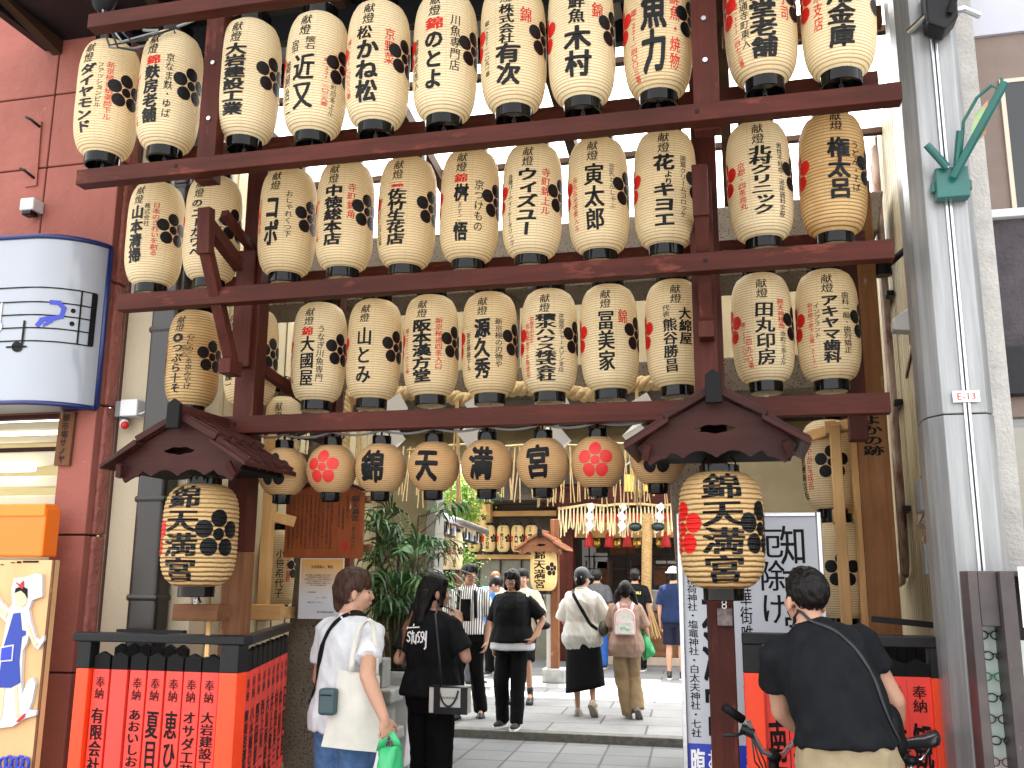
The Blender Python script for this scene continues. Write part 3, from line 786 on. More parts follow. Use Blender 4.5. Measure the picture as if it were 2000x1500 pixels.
# ================================================================ stone torii behind the frame
t = thing('torii', 'weathered speckled granite torii gate behind the lantern frame', 'gate', (-1.7, 6.6, 0))
for px_ in (-3.09, -.27):
    sgn_ = 1 if px_ < -1 else -1
    mb = MB(); pts, rs = [], []
    for i in range(13):
        z = 3.62 * i / 12; pts.append((px_ + sgn_ * .055 * z - sgn_ * .07, 6.6, z)); rs.append(.165 - .005 * z)
    mb.tube(pts, rs, 28); mb.build('pillar', M['granite'], t, angle=50)
MB().box(-4.0, .55, 6.44, 6.76, 2.83, 3.07).build('tie_beam', M['granite'], t, bevel=.012)
MB().box(-4.15, .75, 6.36, 6.84, 3.62, 3.84).build('lower_lintel', M['granite'], t, bevel=.012)
MB().prism([(-4.3, .0), (.95, .0), (1.0, .28), (-1.7, .22), (-4.36, .28)], (0, 6.30, 3.845), (1, 0, 0), (0, 0, 1), (0, .6, 0)).build('top_lintel', M['granite'], t, bevel=.012)
MB().box(-1.86, -1.56, 6.5, 6.7, 3.071, 3.619).build('strut', M['granite'], t, bevel=.01)
# shimenawa rope on the tie beam, straw tails and paper streamers
def rope_mesh(path, R, r, turns, strands=3, n=8, per=10):
    mb = MB(); m = len(path)
    P = [Vector(p) for p in path]
    cum = [0]
    for a, b in zip(P[:-1], P[1:]): cum.append(cum[-1] + (b - a).length)
    for s in range(strands):
        pts = []
        N = int(turns * per)
        for i in range(N + 1):
            L = cum[-1] * i / N
            j = max(k for k in range(m) if cum[k] <= L + 1e-9); j = min(j, m - 2)
            u = (L - cum[j]) / max(cum[j + 1] - cum[j], 1e-9)
            p = P[j].lerp(P[j + 1], u)
            d0 = (P[j + 1] - P[j]).normalized(); 
            d1 = (P[min(j + 2, m - 1)] - P[min(j + 1, m - 2)]).normalized()
            d = d0.lerp(d1, u).normalized()
            up = Vector((0, 1, 0)); sdir = d.cross(up).normalized(); tdir = sdir.cross(d)
            a = 2 * math.pi * (turns * i / N + s / strands)
            rr = R(i / N) if callable(R) else R
            pts.append(p + (sdir * math.cos(a) + tdir * math.sin(a)) * rr)
        mb.tube(pts, r, n)
    return mb
t = thing('rope', 'thick twisted straw rope slung along the stone torii beam with hanging straw tails', 'rope', (-1.6, 6.38, 2.9))
path = [(-2.75 + i * .125, 6.37, 2.86 + .07 * abs(math.sin(i * math.pi / 7.0)) - .03 + (.06 if i in (0, 21) else 0)) for i in range(22)]
rope_mesh(path, .030, .027, 14).build('rope_body', M['straw'], t, smooth=True)
rope_mesh([(-2.76, 6.37, 2.95), (-2.78, 6.36, 2.7), (-2.79, 6.36, 2.38)], .02, .018, 5).build('end_tail', M['straw'], t, smooth=True)
for x in (-2.66, -1.93, -1.30, -.66):
    mb = MB()
    for k in range(9):
        ox = rnd.uniform(-.025, .025); mb.tube([(x + ox * .3, 6.33, 2.86), (x + ox, 6.33, 2.5), (x + ox * 1.8, 6.32 + rnd.uniform(-.02, .02), 2.1 + rnd.uniform(-.06, .06))], .006, 5)
    mb.build('straw_tail', M['straw'], t)
def shide(t_name, label, x, y, z, s, group, n=4):
    mb = MB(); w = .11 * s
    pts = [(0, 0, 0), (.55, .1, -1), (-.35, -.1, -1.9), (.45, .1, -2.9), (-.3, -.05, -3.7), (.4, .1, -4.6), (-.3, -.1, -5.4), (.3, .1, -6.2)]
    for i in range(n):
        (ax, ay, az), (bx, by, bz) = pts[i], pts[i + 1]
        a = Vector((x + ax * w, y + ay * w, z + az * w)); b = Vector((x + bx * w, y + by * w, z + bz * w))
        h = Vector((w * .55, 0, w * .32))
        mb.add([a - h, a + h, b + h, b - h], [(0, 1, 2, 3)])
    o = mb.build(t_name, M['paperwhite']); s_ = o.modifiers.new('sheet', 'SOLIDIFY'); s_.thickness = .003
    return tag(o, label, 'paper streamer', group)
for i, (px_, w_) in enumerate(((765, 'first'), (925, 'second'), (1083, 'third'), (1245, 'fourth'))):
    q = PY(px_, 778, 6.3)
    shide('paper_streamer', w_ + ' large white zigzag paper streamer from the left hanging off the torii rope', q.x, 6.29, q.z, 1.05, 'large paper streamers on the torii rope')

# ================================================================ lantern frame
YA, YM, YB, YTOP = 3.80, 4.22, 4.5, 3.55
def tz(z, Y): return CAM_H + (z - CAM_H) * Y / 4.5
ZA, ZB, ZC, ZT_ = tz(3.882, YA), tz(3.10, YM), 2.378, tz(4.90, YTOP)
fr = thing('lantern_stand', 'tall dark red wooden stand of posts and stepped beams carrying the rows of lanterns', 'stand', (-1.3, 4.6, 0))
def bx(name, m, x0, x1, y0, y1, z0, z1, par=fr, bev=.004): return MB().box(x0, x1, y0, y1, z0, z1).build(name, m, par, bevel=bev)
for z, xl, xr, y in ((ZA, -3.72, .825, YA), (ZB, -3.37, .735, YM), (ZC, -2.86, .67, YB), (ZT_, -3.75, 1.0, YTOP)):
    k = y / 4.5
    bx('beam', M['redx'], xl * k, xr * k, y - .035, y + .035, z - .047 * k, z + .047 * k)
for z, xl, xr, y in ((3.80, -3.0, .68, 4.22), (3.24, -2.9, .65, 4.76), (2.70, -2.75, .62, 5.08)):
    if z > 3: bx('rear_beam', M['redx'], xl, xr, y - .03, y + .03, z - .055, z + .055)
PR, PL = -.115, -2.585
bx('post', M['redz'], PR - .06, PR + .06, YB + .036, YB + .15, 0, 4.25)
bx('post', M['redz'], PL - .06, PL + .06, YB + .036, YB + .15, 1.72, 4.1)
bx('post', M['brownz'], PL - .06, PL + .06, YB + .036, YB + .15, 0, 1.719)
bx('upper_post', M['redz'], PR - .015, PR + .095, YA + .036, YA + .11, ZA - .05, 4.9)
bx('upper_post', M['redz'], -2.525, -2.425, YA + .036, YA + .11, ZA - .05, 4.9)
bx('post_facing', M['redz'], PR - .075, PR + .035, YB - .07, YB - .036, ZC - .05, 3.5)
for x in (PL - .02,):
    bx('post_facing', M['redz'], x - .055, x + .055, YB - .0, YB + .0355, 2.70, 3.36)
bx('rear_post', M['redz'], -2.415, -2.305, 5.08 + .031, 5.08 + .13, 2.36, 4.0)
bx('rear_post', M['redz'], .56, .65, 5.08 + .031, 5.08 + .13, 2.3, 4.6)
for z in (2.62, 3.22, 3.85):
    MB().beam((PL + .0, YB + .15, z + .12), (-2.37, 5.08 + .02, z - .08), .05, .055).build('brace', M['redy'], fr, bevel=.003)
# triangular brackets in front of the posts
def bracket(x, zt, zb, out):
    y0 = YB - .08
    MB().beam((x, y0, zt - .14), (x, y0 - out, zt - .02), .055, .07).build('bracket_arm', M['redy'], fr, bevel=.004)
    MB().beam((x, y0 - out, zt + .05), (x, y0 - out + .02, zt - .19), .07, .055, (0, 1, 0)).build('bracket_head', M['redz'], fr, bevel=.004)
    MB().beam((x, y0 - out + .03, zt - .17), (x, y0 - .01, zb), .06, .055, (0, 1, 0)).build('bracket_strut', M['redz'], fr, bevel=.004)
    bx('bracket_foot', M['redz'], x - .035, x + .035, y0 - .09, y0 + .03, zb - .05, zb + .03)
bracket(PL - .005, 3.38, 2.68, .36)
bracket(PR - .01, 3.40, 2.74, .28)
for x in (PL, PR): MB().beam((x, YA + .42, ZA - .06), (x, YB + .04, ZA - .16), .04, .04).build('brace', M['redy'], fr, bevel=.003)
for x, y, zs in ((PR + .035, YA + .036, (4.25, 4.0, 3.8)), (PR - .02, YB - .07, (3.2, 2.9)), (PL, YB + .036, (3.30, 2.95)), (-2.475, YA + .036, (4.1, 3.8))):
    for z in zs: MB().tube([(x + .005, y + .002, z), (x + .005, y - .008, z)], .011, 10).build('bolt', M['steel'], fr)
for z, y in ((ZA, YA), (ZB, YM), (ZC, YB)):
    for x in (PR, PL): MB().box(x - .009, x + .009, y - .0365, y - .0355, z - .008, z + .012).build('peg_hole_shade', M['ink'], fr)  # flat black patches painting the shade inside peg holes
# hidden rails the lanterns hook on to
for z, y in ((4.50, 3.98), (3.935, 4.48), (3.24, 4.85)):
    MB().tube([(-3.1, y, z), (.72, y, z)], .008, 6).build('rail', M['blackmetal'], fr)

# ================================================================ lanterns
def paper(name, base, line, freq, lw, bump, transl=.42, stain=None, noise_b=None, top=None):
    m, n, l, b = nt(name)
    v = texco(n, l)
    sep = n.new('ShaderNodeSeparateXYZ'); l.new(v, sep.inputs[0])
    mm = n.new('ShaderNodeMath'); mm.operation = 'MULTIPLY'; mm.inputs[1].default_value = freq
    z = sep.outputs[2]
    if noise_b:
        wob = n.new('ShaderNodeMath'); wob.operation = 'MULTIPLY_ADD'
        l.new(ntex(n, l, v, noise_b, 3), wob.inputs[0]); wob.inputs[1].default_value = .012; l.new(z, wob.inputs[2]); z = wob.outputs[0]
    l.new(z, mm.inputs[0])
    fr_ = n.new('ShaderNodeMath'); fr_.operation = 'PINGPONG'; fr_.inputs[1].default_value = .5; l.new(mm.outputs[0], fr_.inputs[0])
    lines = ramp(n, l, fr_.outputs[0], [(0, 1), (lw, .85), (lw * 2.2, 0)]).outputs[0]
    oi = n.new('ShaderNodeObjectInfo')
    tint = ramp(n, l, oi.outputs['Random'], [(0, (1, 1, 1, 1)), (1, (.90, .84, .74, 1))]).outputs[0]
    fine = ntex(n, l, v, 60, 4)
    c = mix(n, l, ramp(n, l, fine, [(.40, 0), (.75, .12)]).outputs[0], base, line)
    if stain:
        c = mix(n, l, ramp(n, l, ntex(n, l, v, 5, 5), [(.42, 0), (.62, .85)]).outputs[0], c, stain)
    c = mix(n, l, lines, c, line)
    at = n.new('ShaderNodeMath'); at.operation = 'ARCTAN2'; l.new(sep.outputs[0], at.inputs[0]); l.new(sep.outputs[1], at.inputs[1])
    am = n.new('ShaderNodeMath'); am.operation = 'MULTIPLY'; am.inputs[1].default_value = 9 / (2 * math.pi); l.new(at.outputs[0], am.inputs[0])
    ap = n.new('ShaderNodeMath'); ap.operation = 'PINGPONG'; ap.inputs[1].default_value = .5; l.new(am.outputs[0], ap.inputs[0])
    c = mix(n, l, ramp(n, l, ap.outputs[0], [(0, .55), (.018, .4), (.035, 0)]).outputs[0], c, tuple(.5 * (a_ + b_) for a_, b_ in zip(base, line)))
    c = mix(n, l, 1.0, c, tint, 'MULTIPLY')
    l.new(c, b.inputs['Base Color']); b.inputs['Roughness'].default_value = .6; b.inputs['Specular IOR Level'].default_value = .3
    tr = n.new('ShaderNodeBsdfTranslucent'); l.new(c, tr.inputs[0])
    ms = n.new('ShaderNodeMixShader'); ms.inputs[0].default_value = transl
    l.new(b.outputs[0], ms.inputs[1]); l.new(tr.outputs[0], ms.inputs[2]); l.new(ms.outputs[0], n['Material Output'].inputs[0])
    h = n.new('ShaderNodeMath'); h.operation = 'SINE'
    h2 = n.new('ShaderNodeMath'); h2.operation = 'MULTIPLY'; h2.inputs[1].default_value = 2 * math.pi; l.new(mm.outputs[0], h2.inputs[0]); l.new(h2.outputs[0], h.inputs[0])
    hh = h.outputs[0]
    if noise_b:
        ad = n.new('ShaderNodeMath'); ad.operation = 'MULTIPLY_ADD'; l.new(ntex(n, l, v, 45, 5, .7), ad.inputs[0]); ad.inputs[1].default_value = 2.2; l.new(hh, ad.inputs[2]); hh = ad.outputs[0]
    bumpn(n, l, [b, tr], hh, bump, .003 if noise_b else .0012)
    return m
def rib_ink(name, col, freq, bump, dist=.0012, rough=.5):
    m, n, l, b = nt(name)
    v = texco(n, l); sep = n.new('ShaderNodeSeparateXYZ'); l.new(v, sep.inputs[0])
    mm = n.new('ShaderNodeMath'); mm.operation = 'MULTIPLY'; mm.inputs[1].default_value = freq * 2 * math.pi; l.new(sep.outputs[2], mm.inputs[0])
    h = n.new('ShaderNodeMath'); h.operation = 'SINE'; l.new(mm.outputs[0], h.inputs[0])
    c = ramp(n, l, h.outputs[0], [(.0, col), (.75, col), (1, tuple(min(1, x * 1.7 + .007) for x in col[:3]) + (1,))]).outputs[0]  # highlight along the rib crests put into the ink colour as paler stripes
    l.new(c, b.inputs['Base Color']); b.inputs['Roughness'].default_value = rough; b.inputs['Specular IOR Level'].default_value = .25
    bumpn(n, l, b, h.outputs[0], bump, dist)
    return m
FQ = 75
M['paper'] = paper('cream_lantern_paper', (.92, .815, .575, 1), (.52, .33, .12, 1), FQ, .075, .38)
M['paperold'] = paper('aged_lantern_paper', (.80, .60, .31, 1), (.38, .20, .065, 1), FQ * .8, .10, .5, stain=(.64, .40, .17, 1))
M['papertan'] = paper('tan_globe_paper', (.56, .37, .185, 1), (.30, .165, .065, 1), 110, .10, .5, transl=.2, stain=(.50, .30, .14, 1))
M['paperrough'] = paper('crinkled_straw_paper', (.70, .51, .265, 1), (.33, .18, .065, 1), 46, .12, 1.0, transl=.25, noise_b=16)
M['lamppaper'] = paper('warm_lantern_paper', (.86, .68, .34, 1), (.55, .36, .14, 1), 60, .09, .4)
M['inkr'] = rib_ink('ribbed_black_ink', (.0028, .0028, .0034, 1), FQ, .5)
M['redr'] = rib_ink('ribbed_red_ink', (.48, .009, .006, 1), FQ, .5)
M['ink46'] = rib_ink('crinkled_black_ink', (.003, .003, .0035, 1), 46, .9, .003, .35)
M['red46'] = rib_ink('crinkled_red_ink', (.50, .010, .007, 1), 46, .9, .003, .35)

def surf_fn(prof, eps=.0016):
    pz = [p[1] for p in prof]; pr = [p[0] for p in prof]
    Rm = max(pr)
    def fn(u, v, e):
        v = np.atleast_1d(v); u = np.atleast_1d(u)
        r = np.interp(v, pz, pr) + eps + e
        a = u / Rm
        return np.stack([r * np.sin(a), -r * np.cos(a), v], 1)
    return fn
def long_prof(R, H, rc, n=22):
    """barrel body from bottom to top; H overall, rc rim radius"""
    out = []
    for i in range(n + 1):
        t_ = -1 + 2 * i / n
        s_ = (1 - abs(t_) ** 4.2)
        out.append((rc + (R - rc) * max(s_, 0) ** .62, t_ * H / 2))
    return out
CAPT, CAPB, RING = {}, {}, {}
capin = mat('lantern_cap_inside', (.62, .52, .34, 1), rough=.6)
def caps(R, H, rc, hb, ht, key, open_b):
    if (key, open_b) in CAPB: return
    mb = MB(); z = -H / 2
    mb.lathe([(rc * .90, z - hb), (rc, z - hb), (rc * 1.03, z - hb * .95), (rc * 1.03, z + .004), (rc * .98, z + .006)], n=28, capb=False, capt=False)
    mb.lathe([(rc * .90, z - hb), (rc * .90, z - hb * .35)], n=28, capb=False, capt=False, mi=1 if open_b else 0)
    mb.lathe([(rc * .90, z - hb * .35), (.001, z - hb * .35)], n=28, capb=False, capt=False, mi=1 if open_b else 0)
    CAPB[(key, open_b)] = mb.mesh('bottom_cap', [M['black'], capin]); smooth_by_angle(CAPB[(key, open_b)], 40)
    if key in CAPT: return
    mb = MB(); z = H / 2
    mb.lathe([(rc * .98, z - .006), (rc * 1.03, z - .004), (rc * 1.03, z + ht), (rc * .9, z + ht), (.001, z + ht - .01)], n=28, capb=False, capt=False)
    mb.tube([(-.003, 0, z + ht - .01), (0, 0, z + ht + .06)], .006, 6)
    mb.tube([(-rc * .85, 0, z + ht)] + [(-rc * .85 * math.cos(q), 0, z + ht + .055 * math.sin(q)) for q in np.linspace(.2, 2.94, 9)] + [(rc * .85, 0, z + ht)], .004, 6)
    CAPT[key] = mb.mesh('top_cap', M['black']); smooth_by_angle(CAPT[key], 40)
    mb = MB(); z = -H / 2 - hb
    mb.tube([(0, .0, z + hb * .6), (0, 0, z)], .003, 5)
    for k in range(3): mb.tube([(.009 * math.cos(q), 0, z + .008 - .016 * k + .009 * math.sin(q)) for q in np.linspace(0, 6.28, 10, endpoint=False)], .0022, 5, closed=True)
    RING[key] = mb.mesh('hook', M['steel'])
def lantern(label, loc, R, H, cols, group, pap='paper', crests=((62, 'b'), (-64, 'r')), rc=None, hb=.05, ht=.05, key='long', rz=0.0, open_b=True, inks=('inkr', 'redr'), crest_r=.62, crest_z=.0, prof=None, name='paper_lantern', hook=True, tilt=0, cuts=3):
    rc = rc or R * .55
    prof = prof or long_prof(R, H, rc)
    caps(R, H, rc, hb, ht, key, open_b)
    t = thing(name, label, 'lantern', loc, rz, group)
    if tilt: t.rotation_euler = (rad(tilt * .4), rad(tilt), rz)
    mb = MB(); mb.lathe(prof, n=48, capb=False, capt=False)
    ns = len(mb.f)
    fn = surf_fn(prof)
    for ci_, c in enumerate(cols):
        text, deg, top, bot, w, bold, ci = c[:7]
        if ci_ and cols[0][0] == '献燈' and top < cols[0][3] + .012 and abs(deg - cols[0][1]) < 20: top = cols[0][3] + .012
        big = w > .05
        letters(mb, text, fn, R * rad(deg), H / 2 - top * H, H / 2 - bot * H, w * R / .158, bold, .030 if bold > 1 else .02, 1 if ci == 'b' else 2, cuts if big else (1 if w > .03 else 0), jit=.05, slant=.06 if bold < 2 else .03)
    for d, ci in crests:
        plum(mb, fn, R * rad(d), crest_z * H, R * crest_r, 1 if ci == 'b' else 2, eps=.0006)
    me = mb.mesh('paper_shade', [M[pap], M[inks[0]], M[inks[1]]])
    sm = np.zeros(len(me.polygons), bool); sm[:] = True
    me.polygons.foreach_set('use_smooth', sm)
    mesh_obj('paper_shade', me, t, True)
    mesh_obj('top_cap', CAPT[key], t, True); mesh_obj('bottom_cap', CAPB[(key, open_b)], t, True)
    if hook: mesh_obj('hook', RING[key], t, True)
    return t

RL, HL = .158, .555
KD = ('献燈', -2, .055, .245, .044, 1, 'b')
def kd(d=-2, t=.085, b=.275, w=.047): return ('献燈', d, t, b, w, 1, 'b')
ROW1 = [
 (215, 'ダイヤモンド', [kd(-6), ('ダイヤモンド', -4, .27, .88, .075, 3, 'b'), ('ファッションビル', 22, .28, .68, .027, 0, 'b'), ('新京極通蛸薬師下ル', 40, .27, .78, .032, 0, 'r')]),
 (333, '麩房老舗', [kd(-4), ('錦', 0, .26, .37, .062, 2, 'r'), ('麩房老舗', 0, .375, .86, .066, 3, 'b'), ('京なま麩・ゆば', 32, .27, .82, .034, 1, 'b'), ('電(二二一)〇一七番', -36, .42, .86, .024, 0, 'r')]),
 (488, '大岩建設工業', [kd(-2), ('大岩建設工業', 0, .25, .88, .088, 3, 'b'), ('電(二二一)五七八七番', -38, .40, .86, .022, 0, 'r')]),
 (616, '近又', [kd(-2), ('懐石', 10, .25, .40, .040, 1, 'b'), ('宿', -20, .30, .41, .036, 1, 'b'), ('近又', 0, .43, .88, .085, 2, 'b'), ('鵜飼治二', -36, .46, .90, .036, 1, 'b'), ('電(221)一〇三九番', 42, .45, .84, .030, 1, 'r'), ('中京区御幸町四条上ル', 58, .40, .90, .026, 0, 'b')]),
 (739, '松かね松', [kd(0), ('松', -6, .27, .40, .062, 2, 'b'), ('かね松', 0, .40, .90, .088, 3, 'b'), ('京野菜', 40, .30, .60, .040, 1, 'r'), ('電(221)〇〇八八番', -42, .36, .84, .030, 1, 'r')]),
 (868, 'のとよ', [kd(-2), ('錦', -2, .26, .39, .070, 2, 'r'), ('のとよ', -2, .39, .86, .075, 3, 'b'), ('川魚専門店', 36, .26, .72, .040, 1, 'b'), ('錦御幸町西入', -42, .42, .82, .028, 1, 'b')]),
 (1003, '有次', [kd(0, .06, .26), ('株式会社', 0, .27, .59, .056, 2, 'b'), ('有次', 2, .59, .90, .092, 3, 'b'), ('錦', 34, .29, .42, .046, 1, 'r'), ('電(221)一〇九一番', -40, .36, .80, .028, 1, 'b')]),
 (1137, '木村', [kd(0, .06, .26), ('鮮魚', 0, .26, .50, .060, 2, 'b'), ('木村', 0, .52, .90, .096, 3, 'b'), ('錦', 36, .33, .46, .046, 1, 'r')]),
 (1283, '魚力', [kd(0, .06, .26), ('魚力', 0, .30, .92, .090, 3, 'b'), ('鮮魚・焼物', 36, .31, .90, .040, 1, 'r'), ('電(221)四〇〇三番', -36, .42, .96, .030, 1, 'r')]),
 (1485, '福壽堂老舗', [kd(0, .06, .22), ('福壽堂老舗', 2, .24, .92, .090, 3, 'b'), ('御菓子司', 38, .20, .66, .034, 1, 'r'), ('松原通寺町東入', -28, .36, .84, .032, 1, 'b'), ('電(351)四七三番', -44, .48, .94, .026, 1, 'r')]),
 (1636, '信用金庫', [kd(0, .06, .22), ('信用金庫', 0, .30, .90, .086, 3, 'b'), ('京都', 36, .28, .45, .036, 1, 'b'), ('四条支店', -36, .34, .76, .036, 1, 'r')]),
]
ROW2 = [
 (305, '山本清掃', [kd(-4), ('山本清掃', -4, .27, .84, .066, 3, 'b'), ('株式会社', 18, .27, .50, .026, 1, 'b'), ('日本のきれいを創る', 36, .26, .78, .032, 1, 'r')]),
 (414, 'ユーカワベ', [kd(-4), ('の', -6, .27, .37, .056, 2, 'b'), ('ユーカワベ', -4, .38, .84, .056, 3, 'b'), ('やすらぎ', 44, .45, .76, .026, 1, 'b')]),
 (562, 'コポ', [kd(-2), ('コポ', -6, .31, .80, .070, 3, 'b'), ('おしゃれくつ下', 28, .28, .72, .032, 1, 'b'), ('新京極錦角', -42, .32, .66, .026, 0, 'r')]),
 (676, '中徳総本店', [kd(-2), ('中徳総本店', 0, .26, .84, .080, 3, 'b'), ('寺町錦角', 36, .27, .60, .036, 1, 'r'), ('電(221)二七九番', -42, .40, .78, .026, 1, 'r')]),
 (796, '佐竹生花店', [kd(-2), ('(錦)', -2, .22, .38, .056, 2, 'r'), ('佐竹生花店', -2, .36, .86, .080, 3, 'b'), ('電(255)九四九四番', -44, .42, .84, .028, 1, 'b')]),
 (917, '桝悟', [kd(-2), ('錦', -2, .26, .37, .056, 2, 'r'), ('桝', 0, .38, .54, .060, 3, 'b'), ('ますご', -2, .54, .72, .020, 0, 'b'), ('悟', 0, .72, .88, .060, 3, 'b'), ('京つけもの', 34, .34, .80, .040, 1, 'b')]),
 (1038, 'ウィズユー', [kd(0), ('ウィズユー', 0, .28, .88, .085, 3, 'b'), ('寺町錦上ル', 36, .28, .70, .040, 1, 'r'), ('各種パーティーケータリング', -36, .32, .94, .026, 1, 'b')]),
 (1167, '寅太郎', [kd(0), ('寅太郎', 2, .30, .88, .078, 2, 'b'), ('豆乳とんしゃぶ', 36, .30, .70, .026, 0, 'b'), ('烏丸仏光寺東入ル', -38, .38, .86, .026, 1, 'r')]),
 (1300, '花よりキヨエ', [kd(0), ('花', 0, .27, .43, .080, 3, 'b'), ('より', 8, .43, .56, .032, 2, 'b'), ('キヨエ', 0, .53, .90, .086, 3, 'b'), ('湯葉クリームコロッケ', 36, .29, .82, .028, 1, 'b')]),
 (1483, '北村クリニック', [kd(0), ('北村クリニック', 2, .26, .86, .082, 3, 'b'), ('男性不妊症・泌尿器科全般', 38, .26, .88, .026, 1, 'b'), ('京都・四条烏丸', -34, .40, .80, .034, 1, 'r')]),
 (1625, '権太呂', [kd(4, .05, .22), ('権太呂', 6, .28, .78, .080, 3, 'b'), ('うどん・そば', 36, .30, .72, .036, 1, 'b')]),
]
ROW3 = [
 (380, 'つぶら十そ', [kd(-4, .09, .26), ('◎', -4, .27, .38, .062, 3, 'b'), ('つぶら十そ', -4, .38, .90, .056, 2, 'b'), ('心にのこる京みやげ', 24, .28, .86, .034, 1, 'b'), ('京の', 12, .40, .54, .026, 0, 'b'), ('新京極通四条上ル', -44, .32, .84, .022, 0, 'b')]),
 (493, 'ビルト', [kd(-30), ('京都ビルト(株)', -26, .30, .86, .052, 2, 'b')]),
 (624, '大國屋', [kd(-2), ('錦', -4, .27, .38, .054, 2, 'r'), ('大國屋', -2, .38, .88, .066, 2, 'b'), ('うなぎ川魚専門', 26, .27, .84, .034, 1, 'b'), ('電(221)〇六八番', -46, .42, .84, .024, 1, 'r')]),
 (732, '山とみ', [kd(-2), ('山とみ', 0, .32, .88, .072, 2, 'b')]),
 (843, '阪本漢方堂', [kd(0), ('阪本漢方堂', 0, .26, .90, .086, 3, 'b'), ('新京極通四条入口', 36, .27, .78, .034, 1, 'r'), ('電(221)六三三番', -38, .36, .80, .030, 1, 'r')]),
 (957, '源久秀', [kd(0), ('源久秀', 0, .30, .88, .070, 3, 'b'), ('新京極の刃物や', 34, .30, .78, .034, 1, 'b'), ('新京極錦下ル', -32, .42, .80, .024, 1, 'b')]),
 (1072, '積水ハウス株式会社', [kd(0), ('積水ハウス株式会社', 2, .26, .92, .088, 3, 'b'), ('京滋奈シャーメゾン支店', 34, .28, .84, .026, 1, 'b'), ('京都市中京区', -28, .30, .56, .024, 1, 'r'), ('烏丸御池下ル梅屋町', -40, .36, .88, .024, 1, 'r')]),
 (1189, '冨美家', [kd(0), ('冨美家', 0, .29, .86, .070, 2, 'b'), ('錦', 34, .28, .42, .044, 1, 'r')]),
 (1320, '大綿屋', [kd(6), ('代表', -14, .28, .40, .030, 1, 'b'), ('熊谷勝昌', -8, .41, .90, .058, 2, 'b'), ('大綿屋', 22, .31, .66, .052, 2, 'b'), ('タイヤー土地建物(有)', 44, .28, .80, .027, 1, 'b')]),
 (1490, '田丸印房', [kd(0, .09, .28), ('田丸印房', 2, .31, .88, .076, 2, 'b'), ('錦天神様角', 34, .28, .56, .032, 1, 'r'), ('寺町三条上ル', 36, .58, .88, .028, 1, 'b'), ('二四九六番', -30, .56, .90, .026, 1, 'r'), ('電(221)〇六六', -40, .48, .84, .024, 1, 'r')]),
 (1618, 'アキヤマ歯科', [kd(0, .08, .26), ('アキヤマ歯科', 2, .28, .88, .066, 3, 'b'), ('歯科一般・歯列矯正', 32, .25, .80, .034, 1, 'b'), ('インプラント', -22, .34, .66, .026, 1, 'b'), ('新京極三条下ル電(213)', -34, .33, .92, .024, 1, 'r')]),
]
ORD = ['first', 'second', 'third', 'fourth', 'fifth', 'sixth', 'seventh', 'eighth', 'ninth', 'tenth', 'eleventh']
WS = 1.33
def row(data, YL, RL, ztop, zbot, rowname, group, openb, aged=()):
    zc, HL = (ztop + zbot) / 2, ztop - zbot
    key = 'long ' + rowname
    for i, (px_, txt, cols) in enumerate(data):
        # height on the photograph's column -> plan position at the lantern plane
        lo, hi = -5.0, 2.0
        py = 100
        for _ in range(6):
            q = PY(px_, py, YL); 
            d = Vector((q.x, YL, zc)) - CAMP
            py = 750 - FPX * d.dot(_U) / d.dot(_F)
        q = PY(px_, py, YL)
        old = i in aged
        extra = ' (aged brown paper)' if old else ''
        has_red = any(c[6] == 'r' for c in cols)
        lab = ('aged brownish' if old else 'cream') + ' long lantern lettered %s, %s from the left in the %s row' % (txt, ORD[i], rowname)
        lantern(lab, (q.x + rnd.uniform(-.004, .004), YL + rnd.uniform(-.012, .012), zc + rnd.uniform(-.006, .006)), RL, HL, [(c[0], c[1], c[2], c[3], c[4] * WS) + c[5:] for c in cols], group, key=key, pap='paperold' if old else 'paper', open_b=openb, rz=rad(rnd.uniform(-2.5, 2.5)), tilt=rnd.uniform(-1.2, 1.2), crests=((75 + rnd.uniform(-3, 3), 'b'), (-79 + rnd.uniform(-3, 3), 'r')))
row(ROW1, 3.98, .156, 4.365, 3.728, 'top', 'long lanterns of the top row', False)
row(ROW2, 4.48, .154, 3.785, 3.186, 'middle', 'long lanterns of the middle row', True, aged=(10,))
row(ROW3, 4.85, .152, 3.12, 2.556, 'third', 'long lanterns of the third row', True, aged=(0,))

# globes spelling the shrine name
RG = .132
gp = [(RG * math.sqrt(max(1 - (z / (RG * 1.06)) ** 2, .0)), z) for z in np.linspace(-RG * .93, RG * .93, 25)]
CABLE = []
for i, (px_, py_, kind) in enumerate([(553, 922, 'b'), (648, 917, 'r'), (744, 915, '錦'), (847, 912, '天'), (951, 909, '満'), (1060, 906, '宮'), (1168, 904, 'r'), (1284, 896, 'b')]):
    q = PY(px_, py_, 4.62)
    col, cr = [], []
    if kind == 'r': cr = [(2, 'r')]; lab = 'round tan lantern with a red plum crest, ' + ('left of the one lettered 錦' if i == 1 else 'right of the one lettered 宮')
    elif kind == 'b': cr = [(2, 'b')]; lab = 'round tan lantern with a black plum crest, ' + ('half hidden by the left lantern roof' if i == 0 else 'half hidden by the right lantern roof')
    else: col = [(kind, 0, .16, .84, .155, 3, 'b')]; lab = 'round tan lantern lettered %s in the lowest row' % kind
    t = lantern(lab, (q.x, 4.62, q.z), RG, RG * 1.86, col, 'round lanterns spelling the shrine name', pap='papertan', crests=cr, rc=.048, hb=.045, ht=.045, key='globe', open_b=False, crest_r=.66, prof=gp, inks=('ink', 'redink'), cuts=4, hook=False)
    CABLE.append((q.x, 4.60, q.z + RG * .93 + .075))
